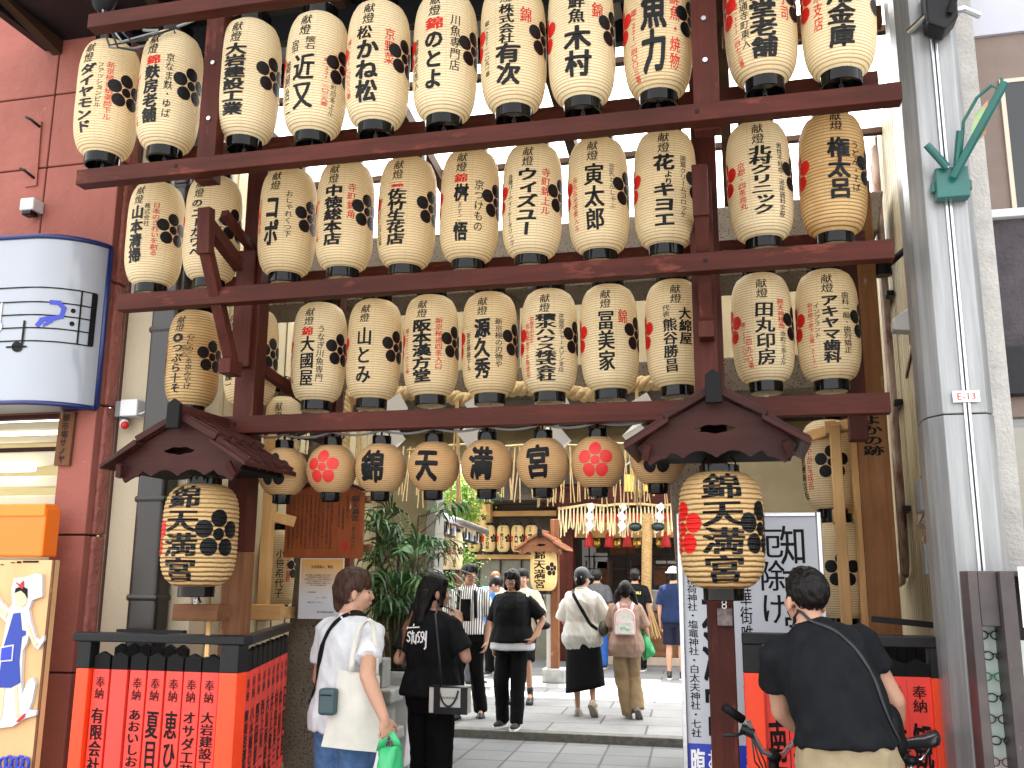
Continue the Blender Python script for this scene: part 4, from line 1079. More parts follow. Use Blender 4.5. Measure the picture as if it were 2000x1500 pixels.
def sag_cable(name, label, pts, sag, r, m):
    P = []
    for a, b in zip(pts[:-1], pts[1:]):
        a, b = Vector(a), Vector(b)
        for k in range(8):
            u = k / 8; p = a.lerp(b, u); p.z -= sag * 4 * u * (1 - u); P.append(p)
    P.append(Vector(pts[-1]))
    o = MB().tube(P, r, 8).build(name, m, None, smooth=True)
    return tag(o, label, 'cable')
sag_cable('power_cable', 'grey power cable looped along the tops of the round lanterns', [(-2.55, 4.60, CABLE[0][2] + .02)] + CABLE + [(.05, 4.6, CABLE[-1][2] + .04)], .022, .0065, M['wire'])
sag_cable('power_cable', 'grey cable strung along the black caps of the top row of lanterns', [(-2.95, 3.92, 4.40), (-2.6, 3.9, 4.42), (-2.2, 3.9, 4.44), (-1.8, 3.9, 4.46), (-1.4, 3.92, 4.5)], .03, .008, M['wire'])
q = PY(210, 40, 3.75)
t = thing('cable_bundle', 'bundle of grey and black cables hanging from the top left beam end', 'cable', q)
for k in range(5):
    o = Vector((rnd.uniform(-.03, .03), rnd.uniform(-.02, .02), 0)); MB().tube([q + o + Vector((-.05, 0, .12)), q + o + Vector((-.01, -.02, 0)), q + o * 2 + Vector((.03 + .02 * k, 0, -.14)), q + o * 3 + Vector((.10 + .04 * k, .08, -.12 + .02 * k)), q + Vector((.3, .15, -.05))], .006, 6).build('strand', M['wire' if k % 2 else 'blackwire'], t, smooth=True)
MB().ell(q + Vector((-.03, 0, .14)), (.07, .05, .10)).build('junction', M['blackmatte'], t, smooth=True)
q = PY(570, 842, 4.66)
t = thing('cable_bundle', 'coil of black cable under the lowest beam beside the left post', 'cable', q)
for k in range(4): MB().tube([q + Vector((.10 * math.cos(a) + .06 * k, .02 * k, .025 * math.sin(a) - .01 * k)) for a in np.linspace(0, 6.28, 18, endpoint=False)], .006, 6, closed=True).build('loop', M['blackwire'], t, smooth=True)

# ================================================================ the two big lanterns under little roofs
def big_lantern(x, z, crest, label, rz=0.0, tdeg=3):
    R, H = .181, .50
    prof = []
    for i in range(81):
        t_ = -1 + 2 * i / 80
        r = .085 + (R - .085) * max(1 - abs(t_) ** 4.5, 0) ** .6
        r += .0022 * math.sin(t_ * H / 2 * 46 * 2 * math.pi) * min(1, (1 - abs(t_)) * 6)
        prof.append((r, t_ * H / 2))
    return lantern(label, (x, 4.27, z), R, H, [('錦天満宮', tdeg, .03, .95, .185 * .158 / R, 2, 'b')], 'big lanterns under little roofs', pap='paperrough', crests=crest, rc=.085, hb=.05, ht=.03, key='big', rz=rz, open_b=False, inks=('ink46', 'red46'), crest_r=.64, prof=prof, cuts=5, name='big_lantern')
qr, ql = PY(1409, 1035, 4.27), PY(391, 1045, 4.27)
big_lantern(qr.x, qr.z, ((64, 'b'), (-62, 'r')), 'big crinkled paper lantern with red plum crest on the right post', tdeg=4)
big_lantern(ql.x, ql.z, ((60, 'b'), (-66, 'r')), 'big crinkled paper lantern with black plum crest on the left post', tdeg=0)

def gable_roof(x, ybase, zapex, w, label, s=1.0, group='little gable roofs over the lanterns', ms=('dark',), depth=.5, par_y=None):
    """little hip-and-gable roof; ridge runs front to back"""
    mw, mt = M[ms[0] + 'x'], M[ms[0] + 'y']
    t = thing('lantern_roof', label, 'roof', (x, ybase, zapex - .3 * s), 0, group)
    hw = w / 2; y0, y1 = ybase - depth / 2 * s, ybase + depth / 2 * s
    zk, ze = zapex - .115 * s, zapex - .24 * s
    xk = hw * .56
    def slope(sg):
        mb = MB(); th = .022 * s
        A = [(0, zapex), (sg * xk, zk)]; B = [(sg * (xk - .02 * s), zk - .012 * s), (sg * hw, ze)]
        for (p, q_), yy in ((A, (y0 + .03 * s, y1 - .03 * s)), (B, (y0 - .02 * s, y1 + .02 * s))):
            mb.prism([(p[0], p[1]), (q_[0], q_[1]), (q_[0], q_[1] - th), (p[0], p[1] - th)], (x, yy[0], 0), (1, 0, 0), (0, 0, 1), (0, yy[1] - yy[0], 0))
        mb.build('roof_slope', mt, t, bevel=.003)
        mb = MB()
        n_b = 4
        for k in range(n_b + 1):   # battens running down the slope
            y = y0 + .03 * s + (y1 - y0 - .06 * s) * k / n_b
            for (p, q_), dy in (((0, zapex + .012 * s), (sg * xk, zk + .012 * s)), 0), ((((sg * (xk - .02 * s)), zk), (sg * hw, ze + .012 * s)), .0):
                mb.beam((x + p[0], y, p[1]), (x + q_[0], y, q_[1]), .018 * s, .018 * s)
        mb.build('batten', mt, t)
    slope(-1); slope(1)
    MB().box(x - .028 * s, x + .028 * s, y0 - .02 * s, y1 + .02 * s, zapex - .01 * s, zapex + .045 * s).build('ridge', mt, t, bevel=.004)
    MB().prism([(-.034, .05), (0, .075), (.034, .05), (.034, -.07), (-.034, -.07)], (x, y0 - .034 * s, zapex - .005 * s), (s, 0, 0), (0, 0, s), (0, .03 * s, 0)).build('ridge_end', M['blackmatte'], t, bevel=.003)
    # gable board with a bat-shaped opening: left, right and lower boards leave the hole free
    zb = zapex - .325 * s; hz = zapex - .178 * s; hh = .018 * s; hwid = .078 * s
    wv = []
    nseg = 24
    for i in range(nseg + 1):
        u = 1 - 2 * i / nseg
        wv.append((u * (hw - .10 * s), zb + .03 * s * abs(math.sin(u * math.pi * 2.0)) + .028 * s * (abs(u) < .72)))
    up = [(-(hw - .05 * s), ze - .008 * s), (-xk, zk - .028 * s), (0, zapex - .03 * s), (xk, zk - .028 * s), (hw - .05 * s, ze - .008 * s)]
    bats = [(hwid * math.cos(a) * (1 + .08 * math.cos(4 * a)), hz + hh * (math.sin(a) + .28 * abs(math.cos(a * 3))) ) for a in np.linspace(math.pi / 2, math.pi / 2 + 2 * math.pi, 33)]
    outer = up[:3] + [(0, hz + hh)] + [(p[0], p[1]) for p in bats[:17]] + []
    L = up[:3] + bats[:17] + [p for p in reversed(wv[nseg // 2:])][::-1][:1] 
    half_l = [up[0], up[1], up[2]] + bats[:17] + [p for p in wv if abs(p[0]) < 1e-6] + [p for p in wv if p[0] < -1e-6]
    half_r = [up[4]] + [p for p in wv if p[0] > 1e-6] + [p for p in wv if abs(p[0]) < 1e-6] + bats[16:] + [up[2], up[3]]
    mb = MB()
    for hp in (half_l, half_r): mb.prism(hp, (x, y0 + .045 * s, 0), (1, 0, 0), (0, 0, 1), (0, .018 * s, 0))
    mb.build('gable_board', mw, t)
    MB().box(x - hw + .06 * s, x + hw - .06 * s, y0 + .065 * s, y1 - .03 * s, ze - .03 * s, ze - .012 * s).build('ceiling', M['blackmatte'], t)
    for sg in (-1, 1):
        MB().beam((x + sg * (hw - .10 * s), y0 - .0 * s, ze - .0), (x + sg * (hw - .08 * s), y0 - .0 * s + .03, ze - .06 * s), .03 * s, .02 * s, (0, 1, 0)).build('eave_bracket', mt, t)
        mb = MB()
        for (p, q_) in (((0, zapex - .004 * s), (sg * xk, zk - .004 * s)), ((sg * xk, zk - .018 * s), (sg * hw, ze - .006 * s))):
            mb.beam((x + p[0], y0 + .012 * s, p[1]), (x + q_[0], y0 + .012 * s, q_[1]), .02 * s, .032 * s)
        mb.build('bargeboard', mw, t, bevel=.003)
    return t
gr_, gl_ = PY(1403, 800, 4.05), PY(345, 838, 4.05)
M['roofx'], M['roofy'] = wood('roof_red_brown_x', (.026, .008, .007, 1), (.052, .014, .011, 1), 'x', rough=.45), wood('roof_red_brown_y', (.030, .009, .008, 1), (.06, .017, .014, 1), 'y', rough=.4)
gable_roof(qr.x - .005, 4.27, 2.395, .76, 'dark brown little gable roof over the right big lantern', ms=('roof',))
gable_roof(ql.x - .02, 4.27, 2.365, .78, 'dark brown little gable roof over the left big lantern', ms=('roof',))
# lower brackets under the big lanterns
t = thing('lantern_stand', 'brown wooden cross bracket under the left big lantern', 'bracket', (ql.x, 4.4, 1.5))
a = PY(395, 1196, 4.40); MB().box(a.x - .125, a.x + .125, 4.33, 4.45, a.z - .04, a.z + .04).build('cross_bar', M['brownx'], t, bevel=.005)
MB().box(a.x - .008, a.x + .014, 4.46, 4.474, a.z - .22, a.z - .041).build('upright', M['palez'], t)
MB().tube([(ql.x, 4.29, ql.z - .30), (ql.x + .01, 4.3, a.z + .05)], .006, 6).build('hook', M['blackmetal'], t)
t = thing('junction_box', 'small dark box mounted on the right post below the big lantern', 'box', (PR, 4.45, 1.35))
a = PY(1416, 1205, 4.5); MB().box(a.x - .034, a.x + .034, 4.49, 4.538, a.z - .04, a.z + .04).build('box', mat('oxidised_box', (.07, .035, .035, 1), (.16, .12, .12, 1), rough=.4, scale=40), t, bevel=.005)
# ================================================================ black and vermilion donor fences
def picket(par, p, rdir, w, z0, zk, z1, text, th=.022, n=None):
    """one donor board: lower vermilion, black top cut to a point; p centre foot, rdir along the fence"""
    p, r_ = Vector(p), Vector(rdir).normalized()
    n = Vector((r_.y, -r_.x, 0))       # outward (towards the street for r_ = +x)
    mb = MB()
    mb.prism([(-w / 2, z0), (w / 2, z0), (w / 2, zk), (-w / 2, zk)], p - n * th / 2, r_, (0, 0, 1), n * th, 0)
    mb.prism([(-w / 2, zk), (w / 2, zk), (w / 2, z1 - .022), (0, z1), (-w / 2, z1 - .022)], p - n * (th / 2 + .001), r_, (0, 0, 1), n * (th + .002), 1)
    if text:
        fn = flat_fn(p + n * th / 2, r_, (0, 0, 1), .002)
        letters(mb, '奉納', fn, 0, zk - .035, zk - .15, w * .62, 1, .03, 2, jit=.03)
        hd, tail = (text if isinstance(text, tuple) else (text, None))
        L = len(hd); bot = max(z0 + .06, zk - .19 - L * w * (1.15 if L > 5 else 2.0))
        letters(mb, hd, fn, 0, zk - .19, bot, w * .80, 2, .030, 2, jit=.03)
    me = mb.mesh('picket', [M['picket'], M['blackmatte'], M['ink']])
    return mesh_obj('picket', me, par)
LF = thing('donor_fence', 'left black and vermilion donor fence of lettered boards below the lantern, with a return panel', 'fence', (-3.0, 4.5, 0))
ZR = 1.30
x0, x1 = PY(160, 1240, 4.5).x, PY(474, 1240, 4.5).x
def fpost(par, x, y, zk, w=.075, z1=None):
    z1 = z1 or ZR - .045
    mb = MB(); mb.box(x - w / 2, x + w / 2, y - w / 2, y + w / 2, 0, zk, 0); mb.box(x - w / 2 - .001, x + w / 2 + .001, y - w / 2 - .001, y + w / 2 + .001, zk, z1, 1)
    o = mb.build('fence_post', [M['vermilion'], M['blackmetal']], par, bevel=.004); return o
ZK = PY(300, 1308, 4.5).z
MB().box(x0 - .02, x1 + .035, 4.455, 4.55, ZR - .045, ZR).build('top_rail', M['blackmetal'], LF, bevel=.006)
fpost(LF, x0 + .05, 4.5, ZK); fpost(LF, x1 - .04, 4.5, ZK, .10)
xp = [PY(x, 1320, 4.5).x for x in (200, 235, 272, 307, 343, 378, 413)]
for x, tx in zip(xp, ('有限会社サノヤ', None, 'あおいしおっぜ河内屋', '夏目千春', '恵ひとみ', 'オサダ工芸株式会社', '大岩建設工業株式会社')):
    picket(LF, (x, 4.5, 0), (1, 0, 0), .092, .30, ZK - .004, ZR - .095, tx)
MB().box(x0 + .08, x1 - .09, 4.512, 4.535, .42, .48).build('back_rail', M['vermilion'], LF); MB().box(x0 + .08, x1 - .09, 4.512, 4.535, 1.10, 1.135).build('back_rail', M['blackmetal'], LF)
# return panel going back beside the granite pillar
A, B = Vector((x1 - .02, 4.56, 0)), Vector((-2.93, 5.9, 0))
rr = (B - A).normalized()
MB().beam(A + Vector((0, 0, ZR - .03)), B + Vector((0, 0, ZR - .03)), .05, .05).build('return_rail', M['blackmetal'], LF, bevel=.004)
L = (B - A).length
rtx = ('和美若波奏美日', '八木樹己法心', '野田章児', '西上晃一郎', '大島亜由加', '井上敏夫', '村田英三', '中川正', '石田進')
for k, tx in enumerate(rtx):
    p = A + rr * (.10 + k * (L - .2) / 8)
    picket(LF, p, rr, .125, .42, ZK - .01, ZR - .075, tx)
MB().beam(A + Vector((0, 0, .34)), B + Vector((0, 0, .34)), .035, .05).build('return_sill', M['blackmetal'], LF)
for k in range(8):
    p = A + rr * (.1 + k * .19); MB().box(p.x - .008, p.x + .008, p.y - .008, p.y + .008, 0, .42).build('baluster', M['steel'], LF)
# second fence further back along the cream wall
BF = thing('donor_fence', 'rear black topped donor fence along the cream wall, seen over the front one', 'fence', (-3.15, 4.72, 0))
MB().beam((-3.36, 4.72, 1.29), (-2.95, 4.72, 1.29), .04, .03).build('top_rail', M['blackmetal'], BF)
for k in range(6): picket(BF, (-3.33 + k * .075, 4.72, 0), (1, 0, 0), .07, .3, 1.0, 1.23, None)
# right fence
RF = thing('donor_fence', 'right black and vermilion donor fence behind the man in black', 'fence', (.4, 4.75, 0))
YF = 4.62
ZR2 = PY(1600, 1238, YF).z
a, b = PY(1448, 1240, YF).x, PY(1868, 1240, YF).x
MB().box(a, b, YF - .05, YF + .05, ZR2 - .05, ZR2).build('top_rail', M['blackmetal'], RF, bevel=.006)
ZK2 = PY(1800, 1322, YF).z
fx = lambda x: PY(x, 1330, YF).x
fpost(RF, fx(1472), YF, ZK2, .088, ZR2 - .05); fpost(RF, fx(1840), YF, ZK2, .10, ZR2 - .05)
for px_, tx in zip((1514, 1560, 1606, 1652, 1698, 1746, 1793), ('南野', '川端精肉店', '丸一水産', '石黒商店', '三木鶏卵', '株式会社', '観月')):
    picket(RF, (fx(px_), YF, 0), (1, 0, 0), .098, .3, ZK2, ZR2 - .10, tx)
MB().box(a + .1, b - .1, YF + .012, YF + .034, 1.14, 1.17).build('back_rail', M['picket'], RF); MB().box(a + .1, b - .1, YF + .012, YF + .034, .42, .48).build('back_rail', M['picket'], RF)
BF2 = thing('donor_fence', 'short rear donor fence with small black points behind the right fence', 'fence', (.8, 5.1, 0))
for k in range(7): picket(BF2, (.66 + k * .045, 5.25, 0), (1, 0, 0), .042, .3, .95, 1.30, None)
MB().beam((.62, 5.27, 1.40), (.98, 5.25, 1.37), .04, .03).build('top_rail', M['blackmetal'], BF2)

# ================================================================ white shrine signboard
YS = 5.05
tl, tr_ = PY(1326, 1003, YS), PY(1598, 1003, YS)
SB = thing('signboard', 'tall white aluminium framed shrine signboard with black brush columns and blue foot', 'sign', (.0, YS, 0))
sx0, sx1, sz1 = tl.x, tr_.x, tl.z
zblue = PY(1360, 1452, YS).z
MB().box(sx0 + .012, sx1 - .012, YS, YS + .03, zblue, sz1 - .012).build('panel', mat('sign_white', (.46, .485, .54, 1), rough=.3), SB)
MB().box(sx0 + .012, sx1 - .012, YS - .001, YS + .03, .15, zblue - .0005).build('blue_panel', M['blue'], SB)
mb = MB(); mb.box(sx0 - .012, sx0 + .012, YS - .015, YS + .04, 0, sz1); mb.box(sx1 - .012, sx1 + .012, YS - .015, YS + .04, 0, sz1); mb.box(sx0 + .0125, sx1 - .0125, YS - .015, YS + .04, sz1 - .022, sz1 - .001)
mb.build('frame', M['steel'], SB, bevel=.004)
fn = flat_fn((0, YS, 0), (1, 0, 0), (0, 0, 1), .002)
mb = MB()
Zs = lambda y: PY(1400, y, YS).z
Xs = lambda x: PY(x, 1200, YS).x
letters(mb, '宇迦乃出稲荷神社・塩竈神社・白太夫神社・七社', fn, Xs(1353), Zs(1058), Zs(1442), .052, 1, .02)
letters(mb, '錦天満宮', fn, Xs(1396), Zs(1030), Zs(1440), .135, 2, .03)
letters(mb, '繁華街唯一の鎮守社', fn, Xs(1458), Zs(1112), Zs(1440), .062, 1, .02)
letters(mb, '厄除け・サイ開運', fn, Xs(1512), Zs(1030), Zs(1550), .125, 1, .035)
letters(mb, '知恵学問神', fn, Xs(1556), Zs(1025), Zs(1440), .13, 1, .035)
mb.build('lettering', M['ink'], SB)
mb = MB(); fb = flat_fn((0, YS - .001, 0), (1, 0, 0), (0, 0, 1), .002)
letters(mb, '腹の神', fb, Xs(1354), zblue - .02, zblue - .5, .075, 2, .03); letters(mb, 'おみくじ', fb, Xs(1384), zblue - .02, zblue - .42, .062, 1, .03); letters(mb, '二社参り', fb, Xs(1412), zblue - .02, zblue - .5, .06, 1, .03)
letters(mb, '御守', fb, Xs(1458), zblue - .02, zblue - .3, .06, 1, .03)
mb.build('blue_lettering', M['whiteink'], SB)

# ================================================================ wooden notice board and paper notice
YN = 6.3
NB = thing('notice_board', 'reddish brown house shaped wooden notice board with columns of history text', 'sign', PY(630, 1015, YN))
P = [PY(x, y, YN) for x, y in ((553, 1089), (706, 1091), (711, 962), (650, 935), (560, 966))]
MB().prism([(p.x, p.z) for p in P], (0, YN, 0), (1, 0, 0), (0, 0, 1), (0, .03, 0)).build('board', wood('orange_brown_board', (.27, .068, .022, 1), (.36, .105, .038, 1), 'z', rough=.5, bump=.1), NB, bevel=.003)
for a_, b_ in ((2, 3), (3, 4)):
    p, q = P[a_], P[b_]; MB().beam((p.x + (.02 if a_ == 2 else 0), YN - .005, p.z + .012), (q.x, YN - .005, q.z + .012), .075, .022).build('roof_trim', M['redx'], NB, bevel=.003)
mb = MB(); fn = flat_fn((0, YN, 0), (1, 0, 0), (0, 0, 1), .002)
letters(mb, '錦天満宮', fn, PY(694, 1000, YN).x, PY(694, 968, YN).z, PY(694, 1018, YN).z, .062, 2, .03)
letters(mb, '(錦の天神さん)', fn, PY(690, 1045, YN).x, PY(690, 1022, YN).z, PY(690, 1074, YN).z, .034, 1)
txt = '御祭神菅原道真公創立長保五年現在地天正十五年移転当社は平安時代菅原院の跡地に創建され後に六条河原院歓喜光寺の鎮守社となり豊臣秀吉の都市計画により現在地へ移り学問商才招福厄除の神として広く崇敬を集めている境内の霊水は錦の水と呼ばれ京の名水として親しまれる'
ti = 0
for k in range(14):
    xx = 678 - k * 8.2 - (6 if k > 2 else 0)
    y0_ = 966 if k > 3 else (966, 990, 966, 966)[k]; y1_ = 1072 if k > 2 else (1012, 1034, 1030)[k]
    n_ = int((y1_ - y0_) / 5.0)
    s_ = ''.join(txt[(ti + i) % len(txt)] for i in range(n_)); ti += n_
    letters(mb, s_, fn, PY(xx, 1020, YN).x, PY(xx, y0_, YN).z, PY(xx, y1_, YN).z, .021, 1, .02)
mb.build('lettering', mat('board_ink', (.03, .012, .010, 1), rough=.6), NB)
mb = MB(); q = PY(674, 1068, YN)
for i in range(4):
    for j in range(4): mb.box(q.x - .03 + .017 * i, q.x - .018 + .017 * i, YN - .004, YN - .001, q.z - .03 + .017 * j, q.z - .018 + .017 * j)
mb.build('seal', M['redink'], NB)
for y in (975, 1070):
    q = PY(713, y, YN + .03); MB().box(q.x - .02, q.x + .03, YN + .031, YN + .09, q.z - .025, q.z + .025).build('mounting_block', M['browny'], NB, bevel=.004)
MB().box(-2.80, -2.70, YN + .031, YN + .12, 0, P[2].z - .05).build('support_post', wood('orange_post', (.16, .05, .02, 1), (.25, .085, .035, 1), 'z'), NB, bevel=.004)
YQ = 6.24
a, b = PY(592, 1092, YQ), PY(664, 1208, YQ)
tw = thing('paper_notice', 'white and amber paper notice hung on the granite pillar below the board', 'notice', (a.x, YQ, b.z))
pap, n_, l_, bs_ = nt('amber_fading_paper')
v_ = texco(n_, l_); se_ = n_.new('ShaderNodeSeparateXYZ'); l_.new(v_, se_.inputs[0])
mr_ = n_.new('ShaderNodeMapRange'); mr_.inputs[1].default_value = b.z; mr_.inputs[2].default_value = a.z; l_.new(se_.outputs[2], mr_.inputs[0])
l_.new(ramp(n_, l_, mr_.outputs[0], [(.35, (.58, .60, .65, 1)), (.92, (.62, .34, .09, 1))]).outputs[0], bs_.inputs['Base Color']); bs_.inputs['Roughness'].default_value = .6
c0 = a.x - .012; w_ = b.x - a.x + .02
MB().box(c0, c0 + w_, YQ, YQ + .006, b.z, a.z).build('sheet', pap, tw)
mb = MB()
for xx0, xx1, zz0, zz1 in ((c0 - .006, c0, b.z - .006, a.z + .006), (c0 + w_, c0 + w_ + .006, b.z - .006, a.z + .006), (c0, c0 + w_, a.z, a.z + .006), (c0, c0 + w_, b.z - .006, b.z)): mb.box(xx0, xx1, YQ - .002, YQ + .008, zz0, zz1)
mb.build('border', M['white'], tw)
mb = MB(); fn = flat_fn((c0 + w_ / 2, YQ, b.z), (1, 0, 0), (0, 0, 1), .002); h_ = a.z - b.z
letters(mb, '玉垣寄進のご案内', fn, 0, h_ * .90, h_ * .84, .021, 1, .03, vertical=False)
rows_ = ('錦天満宮では御鎮座千年にあたり', '玉垣御寄進の奉納を承ります', '皆様の真心により境内の整備を行い', '末永く御神徳を仰ぐものです', 'お名前を玉垣に記し奉納します', '詳しくは社務所まで')
for k, r_ in enumerate(rows_): letters(mb, r_, fn, -.02, h_ * (.74 - .035 * k), h_ * (.715 - .035 * k), .0135, 1, .02, vertical=False)
letters(mb, '玉垣奉納料', fn, -.07, h_ * .45, h_ * .42, .014, 1, vertical=False); letters(mb, '一口 三万円', fn, .0, h_ * .36, h_ * .33, .014, 1, vertical=False)
letters(mb, '募集は終了しました', fn, -.04, h_ * .28, h_ * .25, .013, 1, vertical=False); letters(mb, '錦天満宮社務所', fn, .04, h_ * .12, h_ * .085, .018, 1, .03, vertical=False)
mb.build('lettering', M['ink'], tw)

# ================================================================ side racks of pale wood with lanterns
def rack(name_label, pts, loc):
    t = thing('lantern_rack', name_label, 'rack', loc)
    for p, q, w, h in pts:
        ax = 'z' if abs(Vector(q).z - Vector(p).z) > .4 else ('y' if abs(q[1] - p[1]) > abs(q[0] - p[0]) else 'x')
        MB().beam(p, q, w, h, (0, 1, 0) if ax == 'z' else (0, 0, 1)).build('post' if ax == 'z' else 'rail', M['pale' + ax], t, bevel=.004)
    return t
q = PY(525, 1000, 5.95)
LX = q.x
rack('pale wooden lantern rack along the left passage wall', [((LX, 5.95, 1.30), (LX, 5.95, 2.55), .07, .06), ((LX - .12, 7.3, 1.3), (LX - .12, 7.3, 2.55), .07, .06), ((LX - .22, 5.9, 1.36), (LX + .17, 5.9, 1.36), .06, .10), ((LX, 5.98, 1.34), (LX - .12, 7.3, 1.34), .06, .08), ((LX, 5.98, 2.46), (LX - .12, 7.3, 2.46), .06, .07), ((LX, 5.98, 2.0), (LX + .15, 6.05, 1.96), .05, .07)], (LX, 6, 1.3))
def side_lantern(label, loc, rz, cols, R=.135, H=.56, group='lanterns on the side racks', crests=((62, 'b'), (-60, 'r')), key='side', pap='paper'):
    return lantern(label, loc, R, H, [(c[0], c[1], c[2], c[3], c[4] * WS) + tuple(c[5:]) for c in cols], group, pap=pap, crests=crests, key=key, rz=rz, inks=('inkr', 'redr'))
q = PY(546, 1108, 6.95)
side_lantern('cream rack lantern lettered 小笹希代子 left of the granite pillar', (q.x, 6.95, q.z), rad(24), [('小笹希代子', 4, .26, .90, .055, 1, 'b'), ('御祈願', 30, .2, .7, .03, 1, 'r')], R=.145, H=.58, key='sidebig')
side_lantern('cream rack lantern half hidden behind the pale rack post on the left', (q.x - .32, 6.7, q.z + .02), rad(50), [('小林', 10, .3, .8, .07, 2, 'b')], H=.62)
q = PY(547, 855, 6.4)
side_lantern('cream rack lantern showing above the round lanterns beside the left post', (q.x + .02, 6.4, q.z + .05), rad(10), [('献燈', 0, .1, .4, .05, 1, 'b')], H=.5)
# right rack
q0, q1 = PY(1637, 830, 5.5), PY(1622, 990, 5.5)
RXX = PY(1640, 1000, 5.5).x
rack('pale wooden lantern rack along the right passage wall', [((RXX, 5.5, 0), (RXX, 5.5, 2.44), .055, .06), ((RXX - .02, 5.5, 2.43), (RXX + .16, 7.6, 2.43), .06, .07), ((RXX + .16, 7.6, 0), (RXX + .16, 7.6, 2.5), .06, .06), ((RXX - .22, 5.9, 2.40), (RXX + .1, 5.45, 2.44), .05, .06), ((RXX - .01, 5.53, 1.94), (RXX + .16, 7.6, 1.94), .05, .07), ((RXX - .01, 5.53, 1.28), (RXX + .16, 7.6, 1.28), .05, .07)], (RXX, 5.5, 0))
names_ = ('寺町京極商店街', '健やかな成長', '京の台所', '家内安全', '商売繁盛')
for r_, (zy, zz) in enumerate(((905, 1), (1110, 2))):
    q = PY((1620, 1640)[r_], zy, 5.85)
    for k in range(4):
        lab = ('%s lantern of the %s file on the right rack' % (('nearest', 'second', 'third', 'farthest')[k], ('upper', 'lower')[r_]))
        side_lantern('cream ' + lab, (q.x + .045 * k, 5.85 + .38 * k, q.z - .01), rad(-52), [(('健やかな成長', '祈願成就', '家内安全', '学業成就')[k], 6 if r_ else 2, .22, .8, .036, 1, 'r'), ((names_[k + 1] if r_ else names_[k]), -22, .2, .9, .05, 2, 'b')], R=.155, H=.52 if r_ == 0 else .54, key='rack%d' % r_, crests=((52, 'b'), (-75, 'r')), group='lanterns filed along the right rack')
# wooden gate post on the right with brushed characters
q = PY(1712, 1000, 5.62)
wp = thing('post', 'tall weathered wooden post with black brush characters beside the right rack', 'post', (q.x, 5.62, 0))
MB().box(q.x - .082, q.x + .082, 5.56, 5.72, 0, 3.9).build('shaft', wood('sun_bleached_post', (.22, .092, .038, 1), (.36, .175, .08, 1), 'z', rough=.7, wear=(.42, .36, .32, 1)), wp, bevel=.006)
mb = MB(); letters(mb, '錦よかの跡', flat_fn((q.x, 5.56, 0), (1, 0, 0), (0, 0, 1), .002), .0, PY(1712, 790, 5.56).z, PY(1712, 890, 5.56).z, .11, 2, .03); mb.build('lettering', M['ink'], wp)
MB().box(q.x - .11, q.x - .083, 5.58, 5.70, 0, 3.9).build('side_strip', M['palez'], wp, bevel=.003)

# ================================================================ palm in a pot on a stone block, little stone lantern parts
def frond_palm():
    c = PY(775, 1250, 8.3); base = Vector((c.x, 8.3, 0))
    pot = thing('planter', 'white square planter holding the palm beside the stone lantern', 'planter', base)
    zt = PY(800, 1312, 8.2).z
    MB().prism([(-.14, 0), (.14, 0), (.19, zt), (-.19, zt)], (base.x + .03, 8.1, 0), (1, 0, 0), (0, 0, 1), (0, .42, 0)).build('pot', M['white'], pot, bevel=.01)
    MB().box(base.x - .17, base.x + .23, 8.09, 8.53, zt - .05, zt + .005).build('rim', M['white'], pot, bevel=.008)
    MB().box(base.x - .12, base.x + .18, 8.14, 8.48, zt + .006, zt + .02).build('soil', M['blackmatte'], pot)
    pl = thing('palm', 'dark green lady palm with slender stems and fingered fans in the planter', 'plant', (base.x + .1, 8.3, zt))
    leafm = mat('palm_leaf', (.014, .050, .014, 1), (.040, .125, .034, 1), rough=.4, scale=9)
    leaf2 = mat('palm_leaf_bright', (.045, .15, .035, 1), (.08, .22, .055, 1), rough=.4, scale=9)
    stem = mat('palm_stem', (.05, .04, .02, 1), (.10, .08, .04, 1), rough=.8, scale=30)
    R_ = random.Random(3)
    ms = MB(); ml = MB()
    for s in range(11):
        bx_, by_ = base.x + .02 + R_.uniform(-.12, .12), 8.3 + R_.uniform(-.12, .12)
        h = R_.uniform(.40, 1.05) if s > 3 else R_.uniform(1.1, 1.42)
        tx, ty = bx_ + R_.uniform(-.25, .22), by_ + R_.uniform(-.2, .2)
        pts = [Vector((bx_, by_, zt)), Vector(((bx_ * .6 + tx * .4), by_, zt + h * .5)), Vector((tx, ty, zt + h))]
        ms.tube(pts, [.016, .014, .011], 6)
        nfr = R_.randint(6, 9)
        for f_ in range(nfr):
            az = R_.uniform(0, 6.283); el = R_.uniform(-.15, 1.15)
            up = zt + h * R_.uniform(.62, 1.0)
            o = Vector((tx, ty, up)); L = R_.uniform(.16, .34)
            d = Vector((math.cos(az) * math.cos(el), math.sin(az) * math.cos(el), math.sin(el)))
            tip = o + d * L; ms.tube([o, tip], [.005, .004], 4)
            sd = d.cross(Vector((0, 0, 1))).normalized(); u2 = sd.cross(d)
            nl = R_.randint(8, 11)
            for k in range(nl):
                a = (k / (nl - 1) - .5) * 2.7
                ld = (d * math.cos(a) + sd * math.sin(a) + u2 * R_.uniform(-.1, .15)).normalized()
                LL = R_.uniform(.26, .42) * (1 - .25 * abs(a))
                wv = ld.cross(u2).normalized() * .0125
                p0 = tip; p1 = tip + ld * LL * .45 + Vector((0, 0, .02)); p2 = tip + ld * LL * .8 + Vector((0, 0, -.04)); p3 = tip + ld * LL * .98 + Vector((0, 0, -.15))
                ml.add([p0, p1 - wv, p1 + wv, p2 - wv * .8, p2 + wv * .8, p3], [(0, 1, 2), (1, 3, 4, 2), (3, 5, 4)], 1 if f_ % 3 == 0 else 0)
    ms.build('stem', stem, pl, smooth=True); ml.build('frond', [leafm, leaf2], pl)
frond_palm()
q = PY(742, 1350, 7.9)
